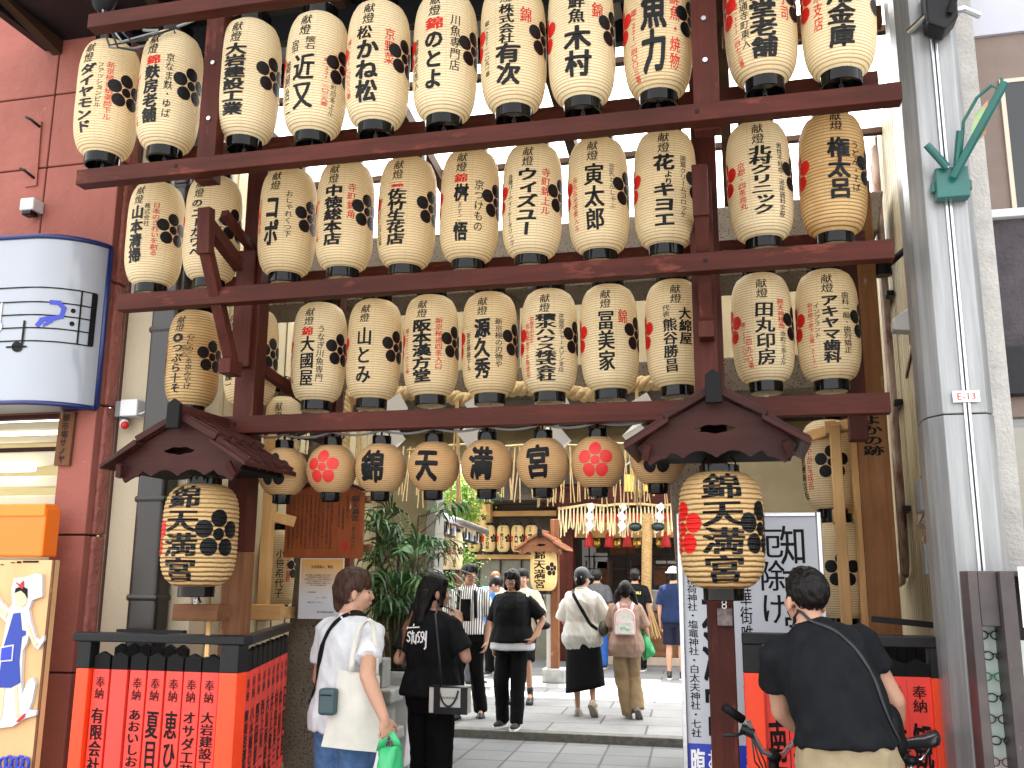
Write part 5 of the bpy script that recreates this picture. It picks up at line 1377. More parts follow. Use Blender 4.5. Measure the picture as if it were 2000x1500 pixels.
t = thing('stone_lantern', 'low stack of grey carved stone slabs beside the white planter', 'stone lantern', (q.x, 7.9, 0))
gs = mat('grey_stone', (.20, .205, .20, 1), (.29, .295, .28, 1), rough=.8, scale=9, bump=.5, bscale=60)
zz = [PY(757, y, 7.9).z for y in (1500, 1395, 1380, 1345, 1330, 1300, 1285)]
z4 = zz[4]
MB().box(q.x - .2, q.x + .16, 7.7, 8.0, 0, .26).build('plinth', gs, t, bevel=.02)
MB().box(q.x - .22, q.x + .19, 7.66, 8.02, .262, .36).build('slab', gs, t, bevel=.02)
MB().box(q.x - .16, q.x + .12, 7.72, 7.98, .362, .56).build('block', gs, t, bevel=.015)
MB().box(q.x - .21, q.x + .18, 7.68, 8.0, .562, .68).build('cap_slab', gs, t, bevel=.02)
MB().box(q.x - .12, q.x + .08, 7.74, 7.94, .682, .92).build('lamp_box', gs, t, bevel=.012)
MB().box(q.x - .08, q.x + .04, 7.73, 7.739, .72, .88).build('recess_shade', M['blackmatte'], t)  # thin black plate painting the shade of the lamp opening
# ================================================================ shrine hall across the courtyard
YH = 18.0
hx = lambda x, y=1150: PY(x, y, YH).x
hz = lambda y, x=1200: PY(x, y, YH).z
hall = thing('shrine_hall', 'brown wooden shrine hall with red front post, latticed doors and deep roof', 'building', (-2.0, YH, STEP_Z))
FL = STEP_Z
pxl = hx(1106)
hr = M['redz']
MB().box(pxl - .16, pxl + .16, YH - .16, YH + .16, FL, hz(960)).build('post', hr, hall, bevel=.02)
MB().box(hx(1090) - .3, 3.6, YH - .13, YH + .13, hz(990), hz(948)).build('lintel', M['redx'], hall, bevel=.02)
MB().tube([(hx(1095) + .24 * math.cos(a) * (1 - a / 14), YH - .15, hz(965) + .18 * math.sin(a) * (1 - a / 14)) for a in np.linspace(0, 9, 30)], .03, 6).build('scroll_carving', M['redx'], hall, smooth=True)
MB().tube([(hx(1155) + .26 * math.cos(a) * (1 - a / 14), YH - .15, hz(972) + .14 * math.sin(a) * (1 - a / 14)) for a in np.linspace(0, 9, 30)], .02, 6).build('scroll_carving', M['redx'], hall, smooth=True)
MB().box(3.3, 3.6, YH - .14, YH + .14, FL, hz(960)).build('post', hr, hall, bevel=.02)
# interior: back wall, floor, altar things, ceiling
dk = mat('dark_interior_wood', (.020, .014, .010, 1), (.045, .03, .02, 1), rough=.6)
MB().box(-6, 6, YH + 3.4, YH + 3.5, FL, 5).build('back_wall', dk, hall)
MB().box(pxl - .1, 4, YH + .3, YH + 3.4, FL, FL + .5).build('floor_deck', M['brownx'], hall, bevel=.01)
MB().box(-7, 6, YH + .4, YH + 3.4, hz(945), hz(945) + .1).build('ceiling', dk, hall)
MB().box(pxl + .17, 3.3, YH - .05, YH + .05, hz(1050), hz(1020)).build('gold_valance', mat('old_gold_cloth', (.45, .26, .07, 1), (.32, .16, .05, 1), rough=.5, scale=3), hall)
MB().box(pxl + .17, 3.3, YH - .06, YH + .04, hz(1019), hz(1003)).build('red_valance', mat('red_cloth', (.5, .03, .015, 1), rough=.7), hall)
mb = MB()
for k in range(15): x = pxl + .3 + k * .38; mb.box(x - .012, x + .012, YH + .9, YH + .93, hz(1160), hz(1050))
for y in (1062, 1085, 1110): mb.box(pxl + .2, 3.3, YH + .932, YH + .955, hz(y) - .012, hz(y) + .012)
mb.build('lattice', M['blackmetal'], hall)
for k, (x, y, w, h, m) in enumerate(((1150, 1090, .28, .75, 'white'), (1180, 1120, .30, .5, 'browny'), (1172, 1096, .3, .34, 'white'), (1215, 1075, .5, .18, 'brownx'), (1240, 1120, .4, .35, 'dark' + 'x'), (1305, 1098, .5, .06, 'white'), (1290, 1125, .3, .4, 'browny'))):
    q = PY(x, y, YH + 1.9); MB().box(q.x - w / 2, q.x + w / 2, YH + 1.9, YH + 2.05, q.z - h / 2, q.z + h / 2).build('altar_shelf', M[m], hall, bevel=.01)
gold = mat('gilt_metal', (.75, .48, .12, 1), (.55, .33, .07, 1), rough=.25, metal=.8, scale=20)
for px_ in (1165, 1205, 1245, 1290):
    q = PY(px_, 1058, YH + .3); MB().lathe([(.05, -.12), (.09, -.05), (.09, .05), (.04, .12)], q, 10).build('hanging_lamp', gold, hall, smooth=True)
for px_ in (1150, 1190, 1225, 1300):
    q = PY(px_, 1045, YH - .1); MB().lathe([(.10, -.22), (.06, 0), (.03, .05)], q, 10).build('red_tassel', mat('tassel_red_' , (.45, .02, .015, 1), rough=.7) if px_ == 1150 else bpy.data.materials['tassel_red_'], hall, smooth=True)
# roof
rm = mat('grey_roof_tiles', (.10, .105, .11, 1), (.15, .155, .16, 1), rough=.5, scale=6)
mb = MB(); ze = 4.35
mb.prism([(YH - 1.55, ze), (YH + 2.2, ze + 1.7), (YH + 6, ze), (YH + 6, ze - .12), (YH + 2.2, ze + 1.55), (YH - 1.55, ze - .12)], (pxl - 1.4, 0, 0), (0, 1, 0), (0, 0, 1), (8, 0, 0)); mb.build('roof', rm, hall, bevel=.02)
mb = MB()
for k in range(26): x = pxl - 1.3 + k * .3; mb.beam((x, YH - 1.5, ze - .20), (x, YH + 2.0, ze + 1.36), .08, .10)
mb.build('rafters', M['browny'], hall)
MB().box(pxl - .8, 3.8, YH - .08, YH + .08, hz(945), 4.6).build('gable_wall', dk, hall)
q = PY(1250, 948, YH - .2)
mb = MB(); mb.box(q.x - .30, q.x + .30, YH - .2, YH - .14, q.z - .12, q.z + .22); mb.ell((q.x, YH - .2, q.z + .3), (.16, .05, .2)); mb.build('gilt_crest_plate', gold, hall, bevel=.02)
MB().ell((q.x, YH - .215, q.z + .05), (.12, .03, .08)).build('crest_boss', M['white'], hall, smooth=True)
# side wing on the left
wx0, wx1 = hx(900), pxl - .3
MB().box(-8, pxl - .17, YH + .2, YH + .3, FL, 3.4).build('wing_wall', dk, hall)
MB().box(hx(940), pxl - .17, YH + .02, YH + .18, hz(1008, 980), hz(998, 980)).build('wing_beam', M['palex'], hall)
MB().box(hx(925), pxl - .17, YH + .02, YH + .18, hz(1092, 980), hz(1083, 980)).build('wing_beam', M['palex'], hall)
MB().box(hx(950) - .09, hx(950) + .09, YH - .1, YH + .08, hz(1062, 950), hz(968, 950)).build('wing_post', M['palez'], hall)
MB().box(hx(930), pxl - .17, YH + .1, YH + .19, FL, hz(1094, 980)).build('wing_panel', mat('grey_green_panel', (.10, .10, .08, 1), (.15, .145, .11, 1), rough=.7), hall)
mb = MB(); 
for k in range(9): mb.box(hx(930) + .02 + k * .42, hx(930) + .05 + k * .42, YH + .08, YH + .099, FL + .6, hz(1094, 980))
mb.build('wing_mullion', M['blackmetal'], hall)
MB().box(-6.5, pxl - .17, YH - 1.0, YH + .3, hz(985, 980), hz(985, 980) + .10).build('wing_roof', dk, hall)
# far long lanterns
far = ['たかわ', '登', '松かね松', '恵ひとみ', '白', '酒']
for k, px_ in enumerate((893, 926, 955, 983, 1011, 1038)):
    q = PY(px_, 1052, YH - .35)
    lantern('small far lantern lettered %s, %s from the left in the row beside the hall' % (far[k], ORD[k]), (q.x, YH - .35, q.z), .125, .50, [('献燈', 0, .06, .26, .05, 1, 'b'), (far[k], 0, .3, .9, .10, 2, 'b'), ('電話', -36, .4, .8, .04, 1, 'r')], 'far lanterns beside the hall', pap='lamppaper', key='far', cuts=1, hook=False)
for k, (px_, py_, nm) in enumerate(((915, 1012, '水'), (937, 1010, 'キリン'))):
    q = PY(px_, py_, 16.6)
    lantern('small far lantern lettered %s hanging in the garden by the pale post' % nm, (q.x, 16.6, q.z), .115, .50, [('献燈', 0, .06, .26, .05, 1, 'b'), (nm, 0, .3, .9, .09, 2, 'b')], 'far lanterns in the garden', pap='lamppaper', key='far2', cuts=1, hook=False)
for k, (px_, nm) in enumerate(((856, '水仁'), (873, 'みの'), (891, '湯月堂'))):
    q = PY(px_, 1076, 13.0)
    lantern('tall pale lantern lettered %s under the little gutter roof' % nm, (q.x, 13.0, q.z), .095, .52, [('献燈', 0, .05, .25, .05, 1, 'b'), (nm, 0, .28, .94, .10, 2, 'b')], 'tall lanterns under the gutter roof', pap='paper', key='far3', cuts=1, hook=False, crests=((60, 'b'), (-30, 'r')))
# little gutter roof on the left of the courtyard
gt = thing('gutter_roof', 'small tiled lean-to roof with a metal gutter left of the courtyard', 'roof', PY(880, 1010, 12.5))
A_, B_ = PY(840, 998, 11.2), PY(945, 1036, 14.6)
mb = MB(); up_ = Vector((-.55, .0, .22))
mb.add([A_, B_, B_ + up_, A_ + up_, A_ - Vector((0, 0, .05)), B_ - Vector((0, 0, .05)), B_ + up_ - Vector((0, 0, .05)), A_ + up_ - Vector((0, 0, .05))], [(0, 1, 2, 3), (7, 6, 5, 4), (0, 4, 5, 1), (1, 5, 6, 2), (2, 6, 7, 3), (3, 7, 4, 0)])
mb.build('tiles', rm, gt)
MB().tube([A_ + Vector((.04, 0, -.02)), B_ + Vector((.04, 0, -.02))], .05, 10).build('gutter', M['steel'], gt, smooth=True)
mb = MB()
for k in range(9):
    p = A_.lerp(B_, k / 8.5) + Vector((-.05, 0, -.10)); mb.box(p.x - .04, p.x, p.y - .02, p.y + .05, p.z - .1, p.z + .04)
mb.build('rafter_tails', M['white'], gt)
MB().beam(A_ + Vector((-.12, 0, -.16)), B_ + Vector((-.12, 0, -.16)), .06, .12).build('fascia', M['blackmetal'], gt)
for k in (2, 5, 7):
    p = A_.lerp(B_, k / 8.5) + Vector((.02, 0, -.05)); MB().tube([p + Vector((.0, .0, 0)), p + Vector((0, 0, -.14)), p + Vector((-.06, 0, -.19)), p + Vector((-.12, 0, -.14))], .012, 6).build('gutter_hook', M['blackmetal'], gt)
for yy in (12.0, 14.2):
    MB().box(A_.x - .6, A_.x - .5, yy, yy + .1, STEP_Z, A_.z + .05).build('post', M['brownz'], gt)
# ropes and paper on the hall front
rp = thing('rope', 'straw festoon rope with hanging tassels across the shrine hall front', 'rope', (hx(1210), YH - .5, hz(995)))
fr_pts = [PY(x, y, YH - .45) for x, y in ((1090, 994), (1120, 990), (1150, 985), (1180, 988), (1205, 985), (1250, 984), (1290, 988), (1335, 983))]
MB().tube(fr_pts, .025, 8).build('cord', M['straw'], rp, smooth=True)
paleS = mat('pale_straw', (.68, .55, .30, 1), (.78, .68, .45, 1), rough=.8, scale=30)
mb = MB()
for k in range(34):
    u = k / 33; x = 1092 + 240 * u
    j = min(int(u * 7), 6); p = fr_pts[0].lerp(fr_pts[-1], u); p = PY(x, 990 - 4 * math.sin(u * 9) * .6, YH - .45)
    L_ = rnd.uniform(.42, .60)
    for q_ in range(3):
        o = rnd.uniform(-.05, .05); mb.tube([p, p + Vector((o * .4, -.01, -L_ * .5)), p + Vector((o, -.02, -L_ * rnd.uniform(.85, 1)))], .011, 4)
mb.build('tassel', paleS, rp)
for k, px_ in enumerate((1151, 1214, 1287)):
    q = PY(px_, 990, YH - .55); shide('paper_streamer', ('leftmost', 'middle', 'rightmost')[k] + ' small white zigzag streamer on the shrine hall rope', q.x, YH - .55, q.z + .05, .85, 'small paper streamers on the hall rope', 6)
rp = thing('rope', 'thin straw fringe rope strung under the olive lintel behind the round lanterns', 'rope', (-1.8, 9.0, 2.8))
pts_ = [PY(x, y, 9.0) for x, y in ((795, 880), (850, 872), (905, 868), (985, 872), (1060, 866), (1125, 870), (1210, 866), (1330, 872))]
MB().tube(pts_, .012, 6).build('cord', M['straw'], rp, smooth=True)
mb = MB()
for k in range(46):
    x = 790 + 540 * k / 45 + rnd.uniform(-4, 4)
    if 850 < x < 905 and k % 3: continue
    p = PY(x, 872, 9.0)
    L_ = rnd.uniform(.45, .62)
    for q_ in range(2):
        o = rnd.uniform(-.06, .06); mb.tube([p, p + Vector((o * .4, -.01, -L_ * .5)), p + Vector((o, -.02, -L_))], .0055, 4)
mb.build('fringe', M['straw'], rp)
# bell rope
M['ropedark'] = mat('dark_rope', (.34, .20, .075, 1), (.46, .30, .13, 1), rough=.85, scale=30)
q = PY(1264, 1040, YH - .9)
br = thing('bell_rope', 'thick twisted bell rope ending in a broad straw tassel before the hall', 'rope', (q.x, YH - .9, q.z))
qb, qe = PY(1262, 1172, YH - .9), PY(1266, 1246, YH - .9)
rope_mesh([tuple(q + Vector((0, 0, .3))), tuple(q), tuple(q.lerp(qb, .5)), tuple(qb)], .045, .05, 9).build('twisted_rope', M['ropedark'], br, smooth=True)
MB().lathe([(.10, -.14), (.12, 0), (.09, .1), (.07, .14)], qb, 16).build('binding', M['straw'], br, smooth=True)
mb = MB()
for k in range(60):
    a = rnd.uniform(0, 6.28); r0, r1 = .07, rnd.uniform(.10, .25); L_ = qb.z - qe.z
    mb.tube([qb + Vector((r0 * math.cos(a), r0 * math.sin(a), -.1)), qb + Vector((r1 * math.cos(a), r1 * math.sin(a) * .6, -L_ * rnd.uniform(.93, 1.02)))], .018, 4)
mb.build('straw_tassel', M['ropedark'], br)
bz = mat('patinated_bronze', (.02, .035, .035, 1), (.04, .06, .06, 1), rough=.35, metal=.6)
for dx in (-.28, .26): MB().ell((q.x + dx * .75, YH - .9, q.z + .10), (.12, .10, .08)).build('bell', bz, br, smooth=True)
# offering box
a, b = PY(1270, 1195, YH - .5), PY(1335, 1284, YH - .5)
ob = thing('offering_box', 'wooden offering box with carved round crests before the hall', 'box', (a.x, YH - .5, STEP_Z))
za_ = a.z
MB().box(PY(1180, 1200, YH - .5).x, b.x + 1.2, YH - .5, YH + .2, STEP_Z + .14, za_ - .15).build('body', wood('offering_wood', (.13, .06, .03, 1), (.24, .12, .06, 1), 'x', rough=.7), ob, bevel=.02)
MB().box(PY(1180, 1200, YH - .5).x - .06, b.x + 1.3, YH - .58, YH + .28, za_ - .149, za_ - .02).build('top_rail', M['brownx'], ob, bevel=.015)
MB().box(PY(1180, 1200, YH - .5).x - .06, b.x + 1.3, YH - .56, YH + .26, STEP_Z, STEP_Z + .139).build('sill', mat('pale_sill', (.42, .34, .26, 1), (.5, .42, .33, 1), rough=.8), ob, bevel=.01)
for px_, py_ in ((1309, 1240), (1318, 1272)):
    q = PY(px_, py_ - 6, YH - .51); MB().tube([q + Vector((.15 * math.cos(a_), 0, .15 * math.sin(a_))) for a_ in np.linspace(0, 6.28, 20, endpoint=False)], .02, 6, closed=True).build('crest_ring', M['brownx'], ob, smooth=True)
# clear cases on the box
mb = MB()
for k, (x, y, w) in enumerate(((1238, 1165, .2), (1290, 1150, .26), (1300, 1168, .08), (1315, 1158, .16))):
    q = PY(x, y, YH - .2); tag(MB().box(q.x - w, q.x + w, YH - .2, YH - .05, za_ - .0, za_ + .38).build('charm_case', M['steel'] if k != 2 else M['paperwhite'], None, bevel=.01), ('leftmost', 'large central', 'narrow white', 'rightmost')[k] + ' small case standing on the offering box', 'case', 'cases on the offering box')
# hall small lantern on its post
q = PY(1062, 1112, 14.0)
M['lamproofx'], M['lamproofy'] = wood('lamp_roof_x', (.16, .065, .035, 1), (.26, .11, .06, 1), 'x', rough=.6), wood('lamp_roof_y', (.18, .075, .04, 1), (.3, .13, .07, 1), 'y', rough=.6)
lp = thing('lamp_post', 'pale square post carrying the little roofed lantern in the courtyard', 'post', (q.x + .12, 14.3, STEP_Z))
MB().box(q.x + .05, q.x + .17, 14.25, 14.37, STEP_Z + .2, q.z + .75).build('shaft', M['brownz'], lp, bevel=.008); MB().box(q.x - .06, q.x + .28, 14.15, 14.47, STEP_Z, STEP_Z + .2).build('foot', gs, lp, bevel=.015)
MB().box(q.x - .02, q.x + .045, 14.3, 14.36, STEP_Z, q.z + .2).build('side_board', mat('grey_board', (.4, .38, .36, 1), rough=.8), lp)
lantern('warm cream lantern lettered 錦天満宮 under the small courtyard roof', (q.x, 14.0, q.z), .20, .62, [('錦天満宮', -8, .05, .95, .15, 2, 'b')], None, pap='lamppaper', key='court', cuts=3, crests=((48, 'b'),), inks=('ink', 'redink'), crest_r=.5)
zr = PY(1055, 1040, 13.7).z
gable_roof(q.x, 14.0, zr, .78, 'reddish brown little gable roof over the courtyard lantern', s=1.0, group=None, ms=('lamproof',), depth=.55)

# ================================================================ garden trees
def tree(label, base, h, crown_c, crown_r, n, cols, seed, group=None):
    R_ = random.Random(seed)
    t = thing('tree', label, 'tree', base, 0, group)
    base, cc = Vector(base), Vector(crown_c)
    mb = MB()
    mb.tube([base, base + (cc - base) * .4 + Vector((.08, 0, 0)), cc + Vector((0, 0, crown_r[2] * .3))], [.09, .065, .03], 8)
    for k in range(9):
        a = R_.uniform(0, 6.28); s_ = base + (cc - base) * R_.uniform(.45, .95); e_ = cc + Vector((crown_r[0] * .8 * math.cos(a), crown_r[1] * .8 * math.sin(a), crown_r[2] * R_.uniform(-.4, .7)))
        mb.tube([s_, s_.lerp(e_, .5) + Vector((0, 0, .08)), e_], [.03, .02, .008], 6)
    mb.build('trunk', M['brownz'], t, smooth=True)
    ml = MB()
    clumps = [(cc + Vector((crown_r[0] * x_, crown_r[1] * y_, crown_r[2] * z_)), R_.uniform(.09, .17)) for x_, y_, z_ in [(R_.uniform(-1, 1), R_.uniform(-1, 1), R_.uniform(-1, 1)) for _ in range(60)] if x_ * x_ + y_ * y_ + z_ * z_ < 1]
    for _ in range(n):
        c, r_ = R_.choice(clumps)
        p = c + Vector((R_.gauss(0, r_), R_.gauss(0, r_), R_.gauss(0, r_ * .7)))
        d = Vector((R_.uniform(-1, 1), R_.uniform(-1, 1), R_.uniform(-.6, .3))).normalized()
        s_ = d.cross(Vector((R_.uniform(-1, 1), R_.uniform(-1, 1), 1))).normalized() * R_.uniform(.012, .022); L_ = R_.uniform(.05, .09)
        ml.add([p, p + d * L_ * .5 + s_, p + d * L_, p + d * L_ * .5 - s_], [(0, 1, 2, 3)], R_.randrange(len(cols)))
    ml.build('crown', cols, t)
def leafmat(name, c1, c2):
    m, n, l, b = nt(name); b.inputs['Base Color'].default_value = c1; b.inputs['Roughness'].default_value = .45
    tr = n.new('ShaderNodeBsdfTranslucent'); tr.inputs[0].default_value = c2; ms = n.new('ShaderNodeMixShader'); ms.inputs[0].default_value = .45
    l.new(b.outputs[0], ms.inputs[1]); l.new(tr.outputs[0], ms.inputs[2]); l.new(ms.outputs[0], n['Material Output'].inputs[0]); return m
lcs = [leafmat('leaf_light', (.14, .30, .05, 1), (.30, .50, .06, 1)), leafmat('leaf_mid', (.08, .20, .04, 1), (.18, .36, .05, 1)), leafmat('leaf_yellow', (.22, .34, .07, 1), (.42, .52, .10, 1))]
q = PY(890, 972, 16.0); tree('bright green maple behind the gutter roof left of the hall', (q.x - .2, 16.0, STEP_Z), 3.4, (q.x + .02, 16.0, q.z), (.42, .6, .42), 5200, lcs, 11)
q = PY(893, 1100, 15.4); tree('low bright green shrub behind the walking man in stripes', (q.x - .1, 15.4, STEP_Z), 1.5, (q.x - .05, 15.4, q.z - .1), (.30, .4, .42), 3000, lcs, 12)
# pale neighbouring wall closing the garden
t = thing('wall', 'pale garden wall behind the maple', 'wall', (-6, 21.8, 0))
MB().box(-14, 9, 22, 22.2, 0, 3.0).build('render', mat('pale_wall', (.62, .60, .55, 1), (.55, .53, .48, 1), rough=.9), t)
# ================================================================ people
def remesh(mb, voxel, smooth=4, fac=.5):
    me = mb.mesh('tmp', [M['ink']])
    o = bpy.data.objects.new('tmp', me); COL.objects.link(o)
    r_ = o.modifiers.new('r', 'REMESH'); r_.mode = 'VOXEL'; r_.voxel_size = voxel
    if smooth:
        s_ = o.modifiers.new('s', 'SMOOTH'); s_.factor = fac; s_.iterations = smooth
    dg = bpy.context.evaluated_depsgraph_get()
    out = bpy.data.meshes.new_from_object(o.evaluated_get(dg))
    bpy.data.objects.remove(o); bpy.data.meshes.remove(me)
    out.materials.clear()
    return out
def getv(me):
    a = np.empty(len(me.vertices) * 3); me.vertices.foreach_get('co', a); return a.reshape(-1, 3)
def setv(me, a): me.vertices.foreach_set('co', a.ravel()); me.update()
def wrinkle(me, amp, freq, stretch=(1, 1, .5), seed=0, ridged=True):
    v = getv(me); n = np.empty(len(v) * 3); me.vertices.foreach_get('normal', n); n = n.reshape(-1, 3)
    d = np.empty(len(v))
    for i, p in enumerate(v):
        q = Vector((p[0] * stretch[0] + .35 * p[2], p[1] * stretch[1], p[2] * stretch[2] + seed)) * freq
        k = mnoise.noise(q) + .5 * mnoise.noise(q * 2.1)
        d[i] = (.35 - abs(k)) if ridged else k
    setv(me, v + n * (d * amp)[:, None])
def finish(name, me, mats, par, hide=None):
    for m in (mats if isinstance(mats, (list, tuple)) else [mats]): me.materials.append(m)
    me.polygons.foreach_set('use_smooth', [True] * len(me.polygons))
    me.name = name
    return mesh_obj(name, me, par, True)
def cutfaces(me, pred):
    bm = bmesh.new(); bm.from_mesh(me)
    bmesh.ops.delete(bm, geom=[f for f in bm.faces if pred(f.calc_center_median())], context='FACES')
    bm.to_mesh(me); bm.free()
def fabric(name, c1, c2=None, rough=.85, stretch=(1, 1, 1), scale=14):
    m = mat(name, c1, c2 or tuple(x * .82 for x in c1[:3]) + (1,), rough=rough, scale=scale, stretch=stretch, bump=.12, bscale=300, spec=.12)
    return m
skin = nt('skin'); skin[3].inputs['Base Color'].default_value = (.41, .225, .15, 1); skin[3].inputs['Roughness'].default_value = .5; skin[3].inputs['Specular IOR Level'].default_value = .35
bumpn(skin[1], skin[2], skin[3], ntex(skin[1], skin[2], texco(skin[1], skin[2]), 120, 4), .08, .003)
SKIN = skin[0]
LIP = mat('lips', (.42, .16, .13, 1), rough=.45)
EYE = mat('dark_eye', (.012, .010, .009, 1), rough=.2)
def hairmat(name, c1, c2, st=(1, 1, .12)):
    m, n, l, b = nt(name)
    g = ntex(n, l, texco(n, l, st), 90, 4, .6, .4)
    l.new(ramp(n, l, g, [(.35, c1), (.68, c2)]).outputs[0], b.inputs['Base Color']); b.inputs['Roughness'].default_value = .45; b.inputs['Specular IOR Level'].default_value = .16
    bumpn(n, l, b, g, .8, .005); return m
HBLACK = hairmat('black_hair', (.0025, .0022, .0022, 1), (.009, .007, .0065, 1))
HBROWN = hairmat('brown_hair', (.016, .007, .005, 1), (.060, .028, .019, 1))
HAUB = hairmat('auburn_hair', (.12, .05, .025, 1), (.25, .12, .06, 1))
RUBBER = mat('white_rubber', (.7, .69, .66, 1), rough=.6)

class Person:
    def __init__(self, label, loc, rz, H=1.65, group=None, lean=0.0, side=0.0, fem=False, wide=1.0, voxel=.008, hyaw=0.0, hpitch=0.0, hroll=0.0):
        self.s = H / 1.70; self.loc = Vector(loc); self.rz = rz; self.fem = fem; self.w = wide; self.vx = voxel
        self.lean, self.side = lean, side
        self.t = thing('person', label, 'person', loc, rz, group)
        self.hm = Matrix.Rotation(hyaw, 4, 'Z') @ Matrix.Rotation(-hpitch, 4, 'X') @ Matrix.Rotation(hroll, 4, 'Y')
        self.sw = (.148 if fem else .170) * wide
        self.J = {}
        for sg, k in ((1, 'R'), (-1, 'L')):
            self.J[k] = dict(sh=self.T(sg * self.sw, 0, 1.368), hip=Vector((sg * .085, 0, .90)), knee=Vector((sg * .095, .015, .49)), ankle=Vector((sg * .10, -.02, .085)),
                             elbow=None, wrist=None, toe=Vector((sg * .12, 1, 0)).normalized(), pitch=0.0, hdir=None, pn=None, curl=.5)
    def T(self, x, y, z):
        s = z - .95
        if s <= 0: return Vector((x, y, z))
        k = .32; N = 14; cy = cx = cz = 0.0
        for i in range(N):
            q = s * (i + .5) / N; f = min(q / k, 1); a = self.lean * f; b = self.side * f
            cy += math.sin(a) * math.cos(b) * s / N; cx += math.sin(b) * s / N; cz += math.cos(a) * math.cos(b) * s / N
        f = min(s / k, 1); a = self.lean * f; b = self.side * f
        return Vector((cx + x * math.cos(b), cy + y * math.cos(a), .95 + cz - y * math.sin(a) - x * math.sin(b)))
    def L(self, p):
        """world point -> local (unscaled) coordinates"""
        return (Matrix.Rotation(-self.rz, 3, 'Z') @ (Vector(p) - self.loc)) / self.s
    def W(self, p): return self.loc + Matrix.Rotation(self.rz, 3, 'Z') @ (Vector(p) * self.s)
    def arm(self, k, elbow, wrist, hdir=None, pn=None, curl=.5):
        j = self.J[k]; j['elbow'], j['wrist'] = Vector(elbow), Vector(wrist)
        # keep natural limb lengths
        d = j['elbow'] - j['sh']; j['elbow'] = j['sh'] + d.normalized() * min(max(d.length, .25), .31)
        d = j['wrist'] - j['elbow']; j['wrist'] = j['elbow'] + d.normalized() * min(max(d.length, .20), .26)
        j['hdir'] = (Vector(hdir) if hdir else (j['wrist'] - j['elbow'])).normalized(); j['pn'] = Vector(pn) if pn else Vector((-1 if k == 'R' else 1, 0, 0)); j['curl'] = curl
    def leg(self, k, knee, ankle, toe=None, pitch=0.0):
        j = self.J[k]; j['knee'], j['ankle'] = Vector(knee), Vector(ankle); j['pitch'] = pitch
        if toe: j['toe'] = Vector(toe).normalized()
    def hp(self, p):
        """head-local -> body-local"""
        base = self.T(0, .012, 1.492)
        a = self.lean * .75
        return base + Matrix.Rotation(-a, 3, 'X') @ (self.hm.to_3x3() @ Vector(p))
    def HM(self):
        return Matrix.Rotation(-self.lean * .75, 3, 'X') @ self.hm.to_3x3()
    def torso_rings(self, z0, z1, ease, n=20, hemflare=0.0):
        tab = [(.78, .12, .09, 0), (.84, .165, .115, 0), (.92, .172, .122, -.005), (1.0, .158, .112, 0), (1.08, .142, .102, .005), (1.18, .150, .108, .008), (1.28, .160, .112, .005), (1.35, .152, .102, 0), (1.405, .112, .082, -.004), (1.445, .075, .064, -.006), (1.50, .056, .056, 0)]
        if self.fem: tab = [(z, rx * (.93 if z > 1 else 1.02), ry * (1.0 if not 1.15 < z < 1.33 else 1.12), cy) for z, rx, ry, cy in tab]
        zs = sorted(set([z0, z1] + [t[0] for t in tab if z0 < t[0] < z1])); Z = [t[0] for t in tab]
        rings = []
        for z in zs:
            rx = np.interp(z, Z, [t[1] for t in tab]) * self.w; ry = np.interp(z, Z, [t[2] for t in tab]) * (1 + (self.w - 1) * .9); cy = np.interp(z, Z, [t[3] for t in tab])
            e = ease + hemflare * max(0, 1 - (z - z0) / .35)
            if z > 1.40: e = ease * max(.25, 1 - (z - 1.40) / .06)
            rings.append([self.T((rx + e) * math.copysign(abs(math.cos(q)) ** .85, math.cos(q)), cy + (ry + e) * math.copysign(abs(math.sin(q)) ** .9, math.sin(q)), z) * self.s for q in np.linspace(0, 2 * math.pi, n, endpoint=False)])
        return rings
    def body(self, thin=1.0):
        s = self.s; mb = MB()
        mb.loft(self.torso_rings(.80, 1.47, -.004))
        f = .88 if self.fem else 1.0
        for sg, k in ((1, 'R'), (-1, 'L')):
            j = self.J[k]
            mb.cap(j['hip'] * s, j['knee'] * s, .080 * s * thin, .052 * s * thin); 
            mid = j['knee'].lerp(j['ankle'], .3) + Vector((0, -.012, 0))
            mb.cap(j['knee'] * s, mid * s, .050 * s * thin, .052 * s * thin); mb.cap(mid * s, j['ankle'] * s, .051 * s * thin, .031 * s * thin)
            d = Matrix.Rotation(0, 3, 'X') @ j['toe']
            mb.cap(j['ankle'] * s + Vector((0, 0, -.03 * s)), (j['ankle'] + d * .10 + Vector((0, 0, -.045))) * s, .032 * s, .024 * s)
            if j['elbow'] is None: self.arm(k, j['sh'] + Vector((sg * .05, -.02, -.29)), j['sh'] + Vector((sg * .06, .06, -.54)))
            e, w = j['elbow'], j['wrist']
            mb.cap(j['sh'] * s, e * s, .050 * s * f, .040 * s * f); m2 = e.lerp(w, .3)
            mb.cap(e * s, m2 * s, .040 * s * f, .041 * s * f); mb.cap(m2 * s, w * s, .041 * s * f, .027 * s * f)
            self.hand(mb, k)
        R3 = self.HM(); P = lambda *p: self.hp(p) * s
        mb.cap(self.T(0, -.01, 1.42) * s, P(0, -.012, .05), .056 * s * f, .052 * s * f)
        mb.ell(P(0, -.008, .115), (.073 * s, .090 * s, .094 * s), 20, 14, R3); mb.ell(P(0, .030, .06), (.060 * s, .060 * s, .086 * s), 20, 14, R3)
        mb.ell(P(0, .042, .012), (.042 * s, .042 * s, .034 * s), 16, 10, R3); mb.ell(P(0, .066, .008), (.020 * s, .022 * s, .018 * s), 12, 8, R3)
        mb.cap(P(0, .086, .088), P(0, .103, .052), .008 * s, .0125 * s, 10); mb.ell(P(.010, .094, .048), (.009 * s,) * 3, 8, 6); mb.ell(P(-.010, .094, .048), (.009 * s,) * 3, 8, 6)
